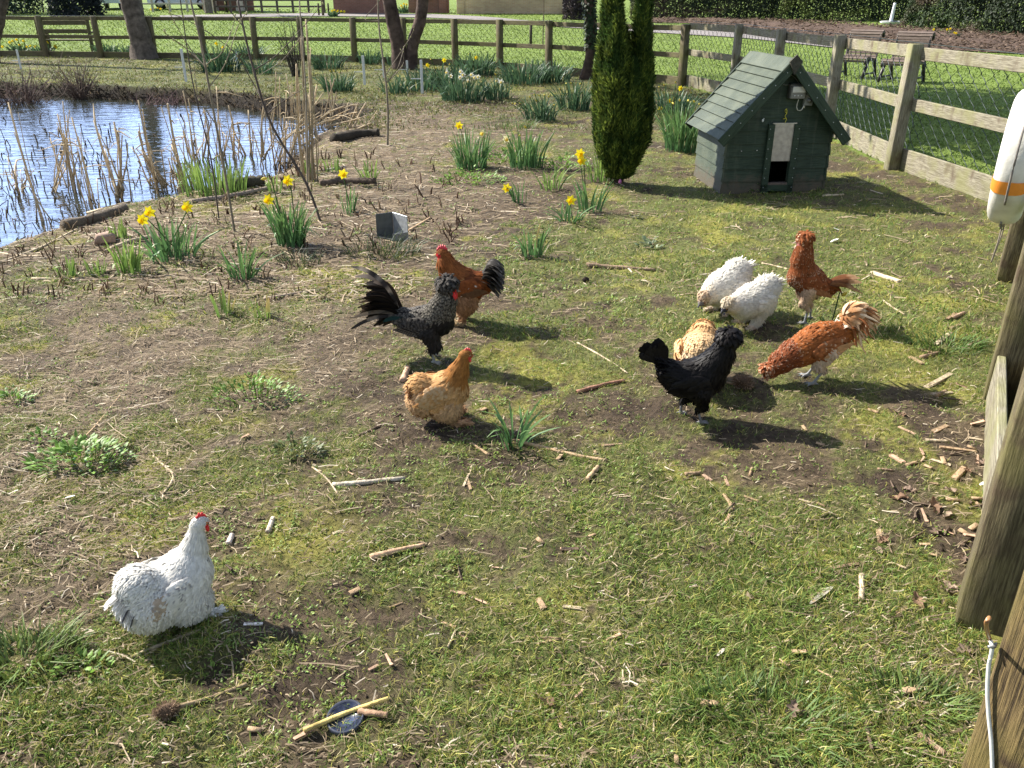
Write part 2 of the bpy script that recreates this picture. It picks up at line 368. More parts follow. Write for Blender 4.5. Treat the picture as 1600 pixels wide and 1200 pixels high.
# ground: soil / thatch / lawn from zone colour with fine procedural litter
m, n, o = newmat('ground soil and turf'); Lk = n.links.new
b = node(n, "ShaderNodeBsdfPrincipled", Roughness=.95); b.inputs['Specular IOR Level'].default_value = .15
a = node(n, "ShaderNodeAttribute", attribute_name='Col'); tc = node(n, "ShaderNodeTexCoord")
n1 = node(n, "ShaderNodeTexNoise", Scale=38.0, Detail=7.0, Roughness=.7); Lk(tc.outputs['Object'], n1.inputs['Vector'])
mr = node(n, "ShaderNodeMapRange"); mr.inputs[1].default_value = .3; mr.inputs[2].default_value = .7; mr.inputs[3].default_value = .35; mr.inputs[4].default_value = 1.75; Lk(n1.outputs['Fac'], mr.inputs[0])
vm = node(n, "ShaderNodeVectorMath", operation='SCALE'); Lk(a.outputs['Color'], vm.inputs[0]); Lk(mr.outputs[0], vm.inputs['Scale'])
n2 = node(n, "ShaderNodeTexNoise", Scale=3.0, Detail=8.0, Roughness=.7); Lk(tc.outputs['Object'], n2.inputs['Vector'])
mr2 = node(n, "ShaderNodeMapRange"); mr2.inputs[1].default_value = .3; mr2.inputs[2].default_value = .7; mr2.inputs[3].default_value = .75; mr2.inputs[4].default_value = 1.25; Lk(n2.outputs['Fac'], mr2.inputs[0])
vm2 = node(n, "ShaderNodeVectorMath", operation='SCALE'); Lk(vm.outputs[0], vm2.inputs[0]); Lk(mr2.outputs[0], vm2.inputs['Scale']); Lk(vm2.outputs[0], b.inputs['Base Color'])
n3 = node(n, "ShaderNodeTexNoise", Scale=70.0, Detail=8.0, Roughness=.75); Lk(tc.outputs['Object'], n3.inputs['Vector'])
bp = node(n, "ShaderNodeBump", Strength=.9, Distance=.02); Lk(n3.outputs['Fac'], bp.inputs['Height']); Lk(bp.outputs[0], b.inputs['Normal']); Lk(b.outputs[0], o.inputs[0])
M['ground'] = m
M['path'] = attr_mat('gravel path', .9, 0, .2, .3, 12, .6, 50)
# ------------------------------------------------------------------ fence lines (world), pen outline
FAR = [(-260, 28.2), (-170, 27.8), (-90, 27.4), (-15, 27.0), (66, 26.8), (152, 26.4), (237, 26.1), (316, 25.8), (397, 25.4), (470, 25.0), (552, 24.5), (630, 23.8), (711, 22.9), (781, 22.0), (858, 20.8), (921, 19.7), (1012, 18.6), (1069, 17.6)]
FARP = [(atx(a, d, .6), d, 1.13) for a, d in FAR]
RIGHT = [(1069, 17.6), (1149, 15.5), (1215, 13.2), (1302, 10.9), (1410, 8.69)]
RIGHTP = [(atx(a, d, .6), d, 1.19) for a, d in RIGHT] + [(4.12, 6.9, 1.2), (3.13, 5.03, 1.2), (2.17, 3.32, 1.25), (1.345, 1.87, 1.3)]
PEN = [(p[0], p[1]) for p in FARP] + [(p[0], p[1]) for p in RIGHTP[1:]] + [(.9, 1.0), (.3, -.7), (-30, -.7), (-60, 30)]

# ------------------------------------------------------------------ splat map of cover (world ellipses)
def splat(x, y, px, py, dx, dy):
    c = at(px, py); rx = dx / ppm(c); ry = abs(at(px, py - dy).y - at(px, py + dy).y) / 2
    return np.exp(-(((x - c.x) / rx) ** 2 + ((y - c.y) / ry) ** 2))
COVER = [(620, 500, 170, 110, -.38), (350, 560, 230, 80, -.12), (120, 600, 190, 110, -.26), (720, 330, 150, 30, -.7), (620, 190, 230, 40, -.6), (300, 370, 330, 45, -.5), (800, 290, 110, 25, -.5),
         (1500, 690, 60, 90, -1.2), (1500, 860, 35, 120, -.9), (1480, 1030, 40, 60, -.6), (1080, 610, 120, 50, -.25), (850, 640, 120, 50, -.4), (640, 640, 100, 50, -.5), (1010, 350, 170, 22, .2), (1150, 400, 300, 50, .35), (1250, 880, 220, 150, .35), (1180, 740, 130, 40, -.2),
         (500, 850, 220, 80, .15), (900, 1120, 500, 80, .2), (1380, 520, 130, 60, .4), (300, 1080, 250, 90, .2), (1460, 540, 70, 70, .5), (720, 850, 150, 50, .05), (60, 900, 120, 90, -.25), (1230, 320, 150, 30, .25), (640, 300, 120, 30, -.5), (1350, 480, 100, 50, .2), (900, 760, 200, 60, .1), (950, 640, 60, 30, -.3), (1340, 265, 60, 20, -.3), (450, 700, 150, 50, -.1), (180, 130, 300, 35, .45), (600, 130, 300, 25, .2)]
def cover(x, y):
    g = np.full(np.shape(x), .70)
    for s in COVER: g = g + s[4] * splat(x, y, *s[:4])
    g = g + (fbm(x, y, 2.2, 41, 4) - .5) * 1.25 + (fbm(x, y, 8, 51, 3) - .5) * 1.1 + (fbm(x, y, 30, 55, 2) - .5) * .7
    return np.clip(g, 0.0, 1)
def strawy(x, y):
    s = np.full(np.shape(x), .17)
    for q in [(300, 340, 330, 60, .85), (620, 200, 220, 50, .8), (120, 580, 330, 170, .6), (700, 290, 200, 60, .35), (450, 500, 260, 110, .4), (480, 240, 120, 40, .7), (1500, 680, 70, 110, .2), (100, 800, 230, 120, .45)]:
        s = s + q[4] * splat(x, y, *q[:4])
    return np.clip(s + (fbm(x, y, 3, 61, 3) - .5) * .5, 0, 1)

# ------------------------------------------------------------------ ground sheet
ys = np.concatenate([np.arange(-12, .6, .45), .6 * np.exp(np.arange(0, 640) * (math.log(420 / .6) / 639))])
NX = 460
t = np.linspace(-1, 1, NX); t = np.sign(t) * (0.55 * np.abs(t) + 0.45 * np.abs(t) ** 3)
hw = 1.15 * np.maximum(ys, 0) + 5.0
X = hw[:, None] * t[None]; Y = np.repeat(ys[:, None], NX, 1)
Z = ground_z(X.ravel(), Y.ravel()).reshape(X.shape)
xf, yf = X.ravel(), Y.ravel()
pen = inpoly(xf, yf, PEN) | (polydist(xf, yf, PEN) < .3) & (yf < 9); cv = cover(xf, yf); sw = strawy(xf, yf)
soil = np.array([.045, .032, .023]); thatch = np.array([.12, .092, .055]); turf = np.array([.125, .135, .045]); moss = np.array([.21, .20, .045]); lawn = np.array([.125, .175, .036]); litter = np.array([.185, .145, .10])
def mixc(a, b, t): return a * (1 - t[:, None]) + b * t[:, None]
c = mixc(np.broadcast_to(soil, (len(xf), 3)), thatch, np.clip(fbm(xf, yf, 6, 71, 3) * 1.5 - .35, 0, 1))
c = mixc(c, litter, np.clip(sw * 1.1 - .25, 0, 1) * .7)
c = mixc(c, turf * .8, sstep(.35, .85, cv))
mo = sstep(.55, .75, fbm(xf, yf, 2.6, 81, 4)) * sstep(.3, .6, cv) * .8
for q in [(480, 840, 90, 50), (1290, 860, 60, 20), (360, 660, 60, 20), (120, 1050, 120, 50)]: mo = np.maximum(mo, .8 * splat(xf, yf, *q) * sstep(.4, .6, fbm(xf, yf, 7, 83, 3)))
c = mixc(c, moss, np.clip(mo, 0, 1))
fb = ((yf > 12) & pen); c[fb] = c[fb] * (.35 + 1.0 * fbm(xf[fb], yf[fb], 1.3, 93, 5))[:, None]
c[~pen] = lawn * (.75 + .5 * fbm(xf[~pen], yf[~pen], .5, 91, 4))[:, None]
pd = polydist(xf, yf, POND); mud = np.where(inpoly(xf, yf, POND), 1, 1 - sstep(.10, .45, pd))
c = mixc(c, np.array([.016, .012, .009]), mud)  # near-black bank mud, also carrying the shade of the bank face
g = MB(); i = np.arange(len(ys) - 1)[:, None] * NX; j = np.arange(NX - 1)[None]
g.add(np.stack([xf, yf, Z.ravel()], 1), np.stack([i + j, i + j + 1, i + NX + j + 1, i + NX + j], -1).reshape(-1, 4), c)
tag(g.build('ground', M['ground']), kind='structure')
P = np.array(POND); cpt = P.mean(0); q = cpt + (P - cpt) * 1.04
mw = MB(); mw.add(np.concatenate([np.c_[q, np.full(len(q), WZ)], [[*cpt, WZ]]]), [[k, (k + 1) % len(q), len(q)][::-1] for k in range(len(q))], (.02, .025, .02))
wo = mw.build('water', M['water'], smooth=False); tag(wo, kind='structure')
if wo.data.polygons[0].normal.z < 0: wo.data.flip_normals()

# sheets lying on the ground (path, bed)
def sheet(name, pts, mat, col, lift=.012, n=60, m=8, rough=0.0):
    A = np.array([gat(a, b1)[:2] for a, b1, b2 in pts]); B = np.array([gat(a, b2)[:2] for a, b1, b2 in pts])
    A = curve(np.c_[A, np.zeros(len(A))], n)[:, :2]; B = curve(np.c_[B, np.zeros(len(B))], n)[:, :2]
    s = np.linspace(0, 1, m)[None, :, None]; G = (A[:, None] * (1 - s) + B[:, None] * s).reshape(-1, 2)
    z = ground_z(G[:, 0], G[:, 1]) + lift + rough * (fbm(G[:, 0], G[:, 1], 1.5, 3, 3) - .2) * np.sin(np.tile(np.linspace(0, np.pi, m), n))
    i = np.arange(n - 1)[:, None] * m; j = np.arange(m - 1)[None]; b = MB()
    b.add(np.c_[G, z], np.stack([i + j, i + m + j, i + m + j + 1, i + j + 1], -1).reshape(-1, 4), np.array(col) * (.8 + .4 * fbm(G[:, 0], G[:, 1], .8, 5, 3))[:, None])
    o = b.build(name, mat); tag(o, kind='structure')
    if o.data.polygons[0].normal.z < 0: o.data.flip_normals()
    return [tuple(q) for q in A] + [tuple(q) for q in B[::-1]]
PATHP = sheet('path', [(250, 25, 29), (400, 22.5, 27), (520, 21.5, 26), (660, 22.5, 28), (760, 27, 33), (870, 37, 42.5), (1010, 43.5, 51), (1150, 52, 59.5), (1225, 60, 67), (1310, 69, 76), (1420, 76, 83)], M['path'], (.21, .19, .18), .03)
BEDP = sheet('soil_bed', [(1010, 31, 36), (1090, 31, 38), (1200, 33, 55), (1310, 38, 68), (1440, 47, 77), (1600, 58, 86), (1700, 66, 94)], M['ground'], (.085, .058, .044), .03, 160, 40, .35)

# ------------------------------------------------------------------ grass of the pen, weeds, straw
def scatter(n, dmin, dmax, power=1.0):
    u = rng.random(n)
    d = (dmin ** (1 - power) + u * (dmax ** (1 - power) - dmin ** (1 - power))) ** (1 / (1 - power)) if power != 1 else dmin * (dmax / dmin) ** u
    x = (rng.random(n) * 2 - 1) * (.82 * d + .5)
    return x, d
def pen_ok(x, y, m=0.02): return inpoly(x, y, PEN) & ~inpoly(x, y, POND) & (polydist(x, y, POND) > m)
def grass(n, dmin, dmax, hs, ws, thr):
    x, y = scatter(n, dmin, dmax, .7)
    cvv = cover(x, y); k = pen_ok(x, y, .2) & (rng.random(n) < np.clip((cvv - thr) * 1.9, 0.10, 1))
    x, y, cvv = x[k], y[k], cvv[k]; n = len(x)
    # pull blades together into small tufts
    tx = np.round(x / .035) * .035 + (vnoise(x * 28, y * 28, 3) - .5) * .03; f = rng.random(n) * .7
    x = x * (1 - f) + tx * f
    z = ground_z(x, y) - .004
    lush = np.clip(fbm(x, y, 1.5, 43, 3) * 1.6 - .3, 0, 1) * np.clip(cvv, .3, 1)
    H = hs * (.45 + .9 * rng.random(n)) * (.65 + .7 * lush); W = ws * (.6 + .7 * rng.random(n)); r = rng.random(n) * (.4 + .6 * (tx * 0 + vnoise(x * 14, y * 14, 5)))
    c0 = np.array([.10, .17, .030]); c1 = np.array([.21, .295, .055]); c2 = np.array([.37, .355, .085]); c3 = np.array([.44, .37, .20])
    C = c0 * (1 - r[:, None]) + c1 * r[:, None]
    ye = (rng.random(n) < .26 + .2 * (1 - lush))[:, None]; C = np.where(ye, c2 * (.7 + .5 * rng.random((n, 1))), C)
    dr = (rng.random(n) < .10 + .17 * (1 - lush))[:, None]; C = np.where(dr, c3 * (.6 + .6 * rng.random((n, 1))), C)
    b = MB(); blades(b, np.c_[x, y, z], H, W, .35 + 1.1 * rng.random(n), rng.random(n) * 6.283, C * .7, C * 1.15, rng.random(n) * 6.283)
    return b
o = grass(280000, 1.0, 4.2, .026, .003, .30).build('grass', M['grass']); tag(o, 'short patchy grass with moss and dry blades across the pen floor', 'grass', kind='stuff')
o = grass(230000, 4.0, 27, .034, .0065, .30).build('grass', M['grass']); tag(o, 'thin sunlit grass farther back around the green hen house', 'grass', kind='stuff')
x, y = scatter(150000, 11.5, 29, .3); k = pen_ok(x, y, .15) & (rng.random(len(x)) < np.clip(fbm(x, y, .9, 47, 4) * 2.4 - .75, .05, 1)); x, y = x[k], y[k]; n = len(x); r = rng.random((n, 1))
C = np.array([.075, .105, .030]) * (1 - r) + np.array([.20, .20, .07]) * r; C = np.where(rng.random((n, 1)) < .15, np.array([.24, .18, .11]), C); b = MB(); blades(b, np.c_[x, y, ground_z(x, y) - .01], .04 + .05 * rng.random(n) ** 2, .011 + .0006 * y, .4 + rng.random(n), rng.random(n) * 6.283, C * .75, C * 1.1, rng.random(n) * 6.283)
tag(b.build('grass', M['grass']), 'dull tussocky grass on the far bank behind the pond', 'grass', kind='stuff')
# lawn outside
x, y = scatter(230000, 6.0, 60, .6); k = ~inpoly(x, y, PEN) & ~inpoly(x, y, PATHP) & ~inpoly(x, y, BEDP) & (polydist(x, y, PEN, True) > .05); x, y = x[k], y[k]; n = len(x)
r = rng.random((n, 1)); C = np.array([.12, .19, .032]) * (1 - r) + np.array([.22, .28, .07]) * r
b = MB(); blades(b, np.c_[x, y, ground_z(x, y) - .005], (.018 + .025 * rng.random(n)) * (1 + y / 60), (.010 + .0007 * y) * (.6 + .8 * rng.random(n)), .3 + .9 * rng.random(n), rng.random(n) * 6.283, C * .8, C * 1.1, rng.random(n) * 6.283)
tag(b.build('lawn_grass', M['grass']), 'bright mown lawn grass beyond the timber fence', 'grass', kind='stuff')
# small weeds: rosettes of rounded leaves
def weeds(n, dmin, dmax, sz):
    x, y = scatter(n, dmin, dmax, .8); k = pen_ok(x, y, .25) & (rng.random(n) < np.clip(fbm(x, y, 3.3, 101, 4) * 3.2 - 1.35, .02, 1) * np.where(x < .6 * y * .3, 1, .45) * (1 + 1.5 * splat(x, y, 790, 240, 140, 60))); x, y = x[k], y[k]
    m = 5; n = len(x); X = np.repeat(x, m) + (rng.random(n * m) - .5) * sz * 2.4; Y = np.repeat(y, m) + (rng.random(n * m) - .5) * sz * 2.4
    a = rng.random(n * m) * 6.283; el = .15 + .9 * rng.random(n * m)
    D = np.c_[np.cos(a) * np.cos(el), np.sin(a) * np.cos(el), np.sin(el)]
    Cb = np.array([.16, .25, .05]) * (.6 + .8 * rng.random((n * m, 1))) + rng.random((n * m, 1)) * np.array([.05, .03, .0])
    b = MB(); cards(b, np.c_[X, Y, ground_z(X, Y) + .003], D, np.tile([0, 0, 1.], (n * m, 1)), sz * (.6 + .8 * rng.random(n * m)), sz * .55 * (.7 + .6 * rng.random(n * m)), Cb); return b
tag(weeds(20000, 1.1, 5, .011).build('ground_weeds', M['leaf']), 'tiny green weeds and clover scattered over the bare soil', 'weeds', kind='stuff')
tag(weeds(14000, 4.5, 16, .018).build('ground_weeds', M['leaf']), 'low green weeds along the pond margin', 'weeds', kind='stuff')
# straw and reed litter
def straw(n, dmin, dmax, l0, wd, base=0.0, water=False):
    x, y = scatter(n, dmin, dmax, .8); s = strawy(x, y); k = pen_ok(x, y, -.1 if water else .05) & (rng.random(n) < np.clip(s - base, .05, 1)); x, y, s = x[k], y[k], s[k]; n = len(x)
    a = np.where(rng.random(n) < .5, rng.normal(.15, .5, n), rng.random(n) * 6.283); Ln = l0 * np.exp(rng.normal(0, .65, n)) * (.6 + .7 * s); wv = wd * (.5 + rng.random(n)); D = np.c_[np.cos(a), np.sin(a)]
    P0 = np.c_[x, y] - D * Ln[:, None] / 2; P2 = np.c_[x, y] + D * Ln[:, None] / 2; off = np.c_[-D[:, 1], D[:, 0]]; P1 = np.c_[x, y] + off * (Ln * rng.normal(0, .07, n))[:, None]
    z0, z1, z2 = [ground_z(p[:, 0], p[:, 1]) + .003 + .012 * rng.random(n) ** 2 for p in (P0, P1, P2)]; z1 = np.maximum(z1, (z0 + z2) / 2)
    hwv = off * wv[:, None] / 2
    def P(p, s, z): return np.c_[p + s * hwv, z + (s > 0) * wv * .35]
    V = np.stack([P(P0, -1, z0), P(P0, 1, z0), P(P1, -1, z1), P(P1, 1, z1), P(P2, -1, z2), P(P2, 1, z2)], 1)
    r = rng.random((n, 1)); C = np.array([.15, .105, .068]) * (1 - r ** 1.3) + np.array([.42, .335, .225]) * r ** 1.3; C = np.where(rng.random((n, 1)) < .07, np.array([.6, .52, .4]), C)
    b = MB(); i = np.arange(n)[:, None] * 6; b.add(V.reshape(-1, 3), [i + np.array([0, 2, 3, 1]), i + np.array([2, 4, 5, 3])], np.repeat(C, 6, 0)); return b
tag(straw(110000, 1.1, 5, .022, .0026).build('straw_litter', M['straw']), 'broken straw and bits of dry stem strewn over the soil', 'litter', kind='stuff')
tag(straw(110000, 4.6, 22, .055, .006, .1, True).build('straw_litter', M['straw']), 'dead reed litter thick along the pond edge', 'litter', kind='stuff')
# dark peaty crumbs of soil
x, y = scatter(7000, 1.2, 7, .8); k = pen_ok(x, y) & (rng.random(len(x)) < np.clip(.75 - cover(x, y), .03, 1)); x, y = x[k], y[k]; n = len(x)
s = .0025 + .006 * rng.random(n) ** 3; a = rng.random((n, 3)) * .6 + .7; z = ground_z(x, y)
O = np.array([[1, 0, 0], [0, 1, 0], [-1, 0, 0], [0, -1, 0], [0, 0, 1]]); V = np.c_[x, y, z][:, None] + O[None] * (s[:, None] * a)[:, None]
b = MB(); i = np.arange(n)[:, None] * 5; b.add(V.reshape(-1, 3), [np.concatenate([i + np.array(q) for q in ((0, 1, 4), (1, 2, 4), (2, 3, 4), (3, 0, 4))])], np.repeat(np.array([.075, .055, .04]) * (.5 + rng.random((n, 1))), 5, 0))
tag(b.build('soil_crumbs', M['ground'], smooth=False), 'dark crumbs of loose soil on the bare ground', 'soil', kind='stuff')

# fringe of dead grass and roots hanging over the pond bank, and brown stubs on the shore
PP = np.array(POND); sg = np.linalg.norm(np.roll(PP, -1, 0) - PP, axis=1); kk = rng.choice(len(PP), 9000, p=sg / sg.sum()); tt = rng.random((9000, 1)); Q = PP[kk] * (1 - tt) + PP[(kk + 1) % len(PP)] * tt + rng.normal(0, .10, (9000, 2)); Q = Q[(Q[:, 1] > 1) & (Q[:, 1] < 40)]; n = len(Q)
far_ = Q[:, 1] > 10; C = np.where((rng.random(n) < np.where(far_, .25, .6))[:, None], np.array([.22, .165, .105]), np.array([.04, .03, .02])) * (.5 + rng.random((n, 1)))
b = MB(); blades(b, np.c_[Q, ground_z(Q[:, 0], Q[:, 1]) - .02], np.where(far_, .16, .09) * (.4 + rng.random(n)), .008 + .0006 * Q[:, 1], .8 + 1.4 * rng.random(n), rng.random(n) * 6.283, C * .7, C, rng.random(n) * 6.283)
tag(b.build('bank_fringe', M['straw']), 'dark roots and dead grass fringing the edge of the pond', 'dead grass', kind='stuff')
m = MB()
for q in range(420):
    a, c = rng.uniform(-20, 720), rng.uniform(240, 480); p = gat(a, c)
    if inpoly(np.array([p.x]), np.array([p.y]), POND)[0] or c > 400 and a > 520: continue
    k = ppm(p); h = rng.uniform(6, 18) / k; w0 = rng.uniform(.7, 1.6) / k; cc = np.array([(.11, .065, .042), (.30, .22, .14)][int(rng.random() < .35)]) * rng.uniform(.6, 1.3)
    for t in range(rng.integers(1, 4)): d = rng.normal(0, .35, 3); d[2] = 1; o1 = A3_(p) + np.r_[rng.normal(0, .015, 2), 0]; tube(m, [o1 - [0, 0, .02], o1 + d * h * .6, o1 + d * h + rng.normal(0, .01, 3)], [w0, w0 * .8, w0 * .5], 4, cc, False)
tag(m.build('dead_stems', M['straw']), 'short reddish brown dead stems standing in the shore litter', 'dead stems', kind='stuff')
# bark and leaf scraps on the soil bed outside
bx = np.array(BEDP); n = 40000; x = rng.uniform(bx[:, 0].min(), bx[:, 0].max(), n); y = rng.uniform(bx[:, 1].min(), bx[:, 1].max(), n); k = inpoly(x, y, BEDP); x, y = x[k][:9000], y[k][:9000]; n = len(x); a = rng.random(n) * 6.283
b = MB(); cards(b, np.c_[x, y, ground_z(x, y) + .05 + .12 * rng.random(n)], np.c_[np.cos(a), np.sin(a), rng.normal(0, .3, n)], np.tile([0, 0, 1.], (n, 1)) + rng.normal(0, .4, (n, 3)), .10 + .12 * rng.random(n), .05 + .05 * rng.random(n), np.array([.12, .085, .06]) * (.3 + 1.3 * rng.random((n, 1))))
tag(b.build('bark_litter', M['straw']), 'brown bark scraps and dead leaves covering the soil bed', 'litter', kind='stuff')

# ------------------------------------------------------------------ fences
def post_mesh(h, w, name='post', top=.02):
    b = MB(); n = 9; zs = np.linspace(0, 1, n)   # along local X so that the grain runs up the post
    cbox(b, (h / 2 - .15, 0, 0), (h + .3, w, w), .006)
    me = b.data(name); return me
def along(o, a, b, up=(0, 0, 1)):
    a, b = Vector(a), Vector(b); x = (b - a).normalized(); y = Vector(up).cross(x).normalized(); z = x.cross(y)
    o.matrix_local = Matrix.Translation(a) @ Matrix((x, y, z)).transposed().to_4x4()
def plank(name, a, b, hgt, thick, mat, parent, bev=.005):
    ln = (Vector(b) - Vector(a)).length; m = MB(); cbox(m, (ln / 2, 0, 0), (ln, thick, hgt), bev); o = m.build(name, mat, parent, smooth=False); along(o, a, b); return o
def wire_mesh(segs, z0, z1, p, r, parent, mat, side=.05):
    b = MB(); a = p * .5; dz = p * .85
    for (x1, y1), (x2, y2), g1, g2 in segs:
        ln = math.hypot(x2 - x1, y2 - y1); nw = max(2, int(ln / p)); ux, uy = (x2 - x1) / ln, (y2 - y1) / ln; nx, ny = -uy, ux
        K = int((z1 - z0) / dz); pk = ln / nw
        k = np.repeat(np.arange(K + 1), 2); zz = z0 + k * dz + np.tile([0, a * .45], K + 1)
        for i in range(nw + 1):
            sx = i * pk + np.where((k + i) % 2 == 0, 1, -1) * pk * .46; sx = np.clip(sx, 0, ln); m = len(sx)
            Pm = np.c_[x1 + ux * sx + nx * side, y1 + uy * sx + ny * side, zz + g1 + (g2 - g1) * sx / ln]
            th = np.array([0, 2.094, 4.189]); V = Pm[:, None] + r * (np.cos(th)[None, :, None] * np.array([ux, uy, 0]) + np.sin(th)[None, :, None] * np.array([nx, ny, .4]))
            q = np.arange(m - 1)[:, None] * 3; jj = np.arange(3)[None]; kk = (jj + 1) % 3
            b.add(V.reshape(-1, 3), np.stack([q + jj, q + kk, q + 3 + kk, q + 3 + jj], -1).reshape(-1, 4), (.03, .045, .035))
        for zz1 in (z1 + .01,):
            tube(b, [(x1 + nx * side, y1 + ny * side, zz1 + g1), (x2 + nx * side, y2 + ny * side, zz1 + g2)], r, 3, (.03, .045, .035), False)
    return b.build('wire_mesh', mat, parent)
def fence(label, pts, mat, w=.1, rail_h=.085, rails=(.52, .96), board=.2, side=1, meshp=.085, meshr=.0022, skip=()):
    root = empty('timber_fence', (pts[0][0], pts[0][1], 0)); tag(root, label, 'fence'); ox, oy = pts[0][0], pts[0][1]
    G = [gz(p[0], p[1]) for p in pts]; segs = []
    for k, (x, y, h) in enumerate(pts):
        if k in skip: continue
        me = post_mesh(h, w * (1.25 if y < 5.5 else 1)); me.materials.append(M['fencenear'] if y < 5.5 else mat); o = bpy.data.objects.new('post', me); COL.objects.link(o); o.parent = root
        q = pts[min(k + 1, len(pts) - 1)]; q0 = pts[max(k - 1, 0)]; dr = Vector((q[0] - q0[0], q[1] - q0[1], 0)).normalized()
        ln = (random.random() - .5) * .03
        along(o, (x - ox, y - oy, G[k]), (x - ox + ln, y - oy + (random.random() - .5) * .03, G[k] + 1), dr)
    for k in range(len(pts) - 1):
        (x1, y1, h1), (x2, y2, h2) = pts[k], pts[k + 1]; d = Vector((x2 - x1, y2 - y1, 0)).normalized(); nn = Vector((-d.y, d.x, 0)) * side * (w / 2 + .02)
        A = Vector((x1 - ox, y1 - oy, G[k])) + nn; Bq = Vector((x2 - ox, y2 - oy, G[k + 1])) + nn
        for f in rails:
            e = d * .004; j1, j2 = (random.random() - .5) * .02, (random.random() - .5) * .02
            plank('rail', A + e + Vector((0, 0, h1 * f + j1)), Bq - e + Vector((0, 0, h2 * f + j2)), rail_h * 1.15, .036, mat, root)
        plank('gravel_board', A + d * .004 + Vector((0, 0, board / 2 - .01)), Bq - d * .004 + Vector((0, 0, board / 2 - .01)), board, .03, mat, root)
        o1 = nn * 1.75
        segs.append(((x1 - ox + o1.x, y1 - oy + o1.y), (x2 - ox + o1.x, y2 - oy + o1.y), G[k], G[k + 1]))
    wire_mesh(segs, .12, min(p[2] for p in pts) * .99, meshp, meshr, root, M['plastic'], 0.0)
    return root
fence('brown post and rail fence with wire netting across the far side of the pond', FARP, M['fencefar'], .13, .085, (.5, .94), .17, 1, .095, .0036)
fence('pale lichened post and rail fence with green wire netting running behind the hen house', RIGHTP, M['fence'], .115, .1, (.53, .93), .22, 1, .085, .0036, skip=(0,))
# wide board on the inside of the near bay
a0 = Vector((1.415, 2.0, .0)); a1 = Vector((2.13, 3.34, .0)); dv = (a1 - a0).normalized(); ln = (a1 - a0).length
lb = MB(); cbox(lb, (ln / 2, 0, .10), (ln, .034, .22), .004)
o = lb.build('board', M['fence'], None, smooth=False); o.matrix_world = Matrix.Translation(a0) @ Matrix((dv, Vector((0, 0, 1)).cross(dv), Vector((0, 0, 1)))).transposed().to_4x4()
tag(o, 'wide bare board standing on edge behind the nearest square fence post', 'board')
# nearest, deeply weathered post with wire
bp_ = MB(); n = 40; zz = np.linspace(-.2, 1.18, n); th = np.arange(28) * 2 * np.pi / 28
sq = .088 * (1 / np.maximum(np.abs(np.cos(th)), np.abs(np.sin(th)))) ** .75
rr = sq[None] * (1 + .05 * (fbm(np.tile(th * 3, (n, 1)), np.tile(zz[:, None] * .9, (1, 28)), 2.2, 4, 4) - .5))
V = np.stack([zz[:, None] * np.ones(28), rr * np.cos(th), rr * np.sin(th)], -1).reshape(-1, 3); V = np.concatenate([V, [[1.2, 0, 0]]])
i = np.arange(n - 1)[:, None] * 28; j = np.arange(28)[None]; k = (j + 1) % 28; jj = np.arange(28)
bp_.add(V, [np.stack([i + j, i + k, i + 28 + k, i + 28 + j], -1).reshape(-1, 4), np.stack([(n - 1) * 28 + jj, (n - 1) * 28 + (jj + 1) % 28, np.full(28, n * 28)], 1)])
root = empty('weathered_post', (1.115, 1.30, 0), R(24)); tag(root, 'thick split grained old post nearest the viewer with a white wire stapled down it', 'post')
o = bp_.build('shaft', M['oldpost'], root); o.rotation_euler = (0, R(-90), 0)
# ------------------------------------------------------------------ trees
def limb(mb, p, d, L, r, depth, col, tips, wob=.25, n=7):
    m = 7; pts = [A3(p)]; dd = A3(d) / np.linalg.norm(d)
    for k in range(m - 1):
        dd = dd + rng.normal(0, wob / m * 2, 3) + np.array([0, 0, .03]); dd /= np.linalg.norm(dd); pts.append(pts[-1] + dd * L / (m - 1))
    pts = np.array(pts); rad = np.linspace(r, r * .45, m); tube(mb, pts, rad, n, col, True, .15, int(rng.integers(1e6)))
    if depth == 0: tips.append((pts, dd)); return
    for k in range(3 if depth > 1 else 4):
        i = rng.integers(3, m); a = rng.random() * 6.283; sd = np.array([math.cos(a), math.sin(a), .35]); limb(mb, pts[i], dd * .7 + sd * .8, L * rng.uniform(.5, .75), rad[i] * .62, depth - 1, col, tips, wob, max(4, n - 1))
A3 = lambda v: np.array(v, float)
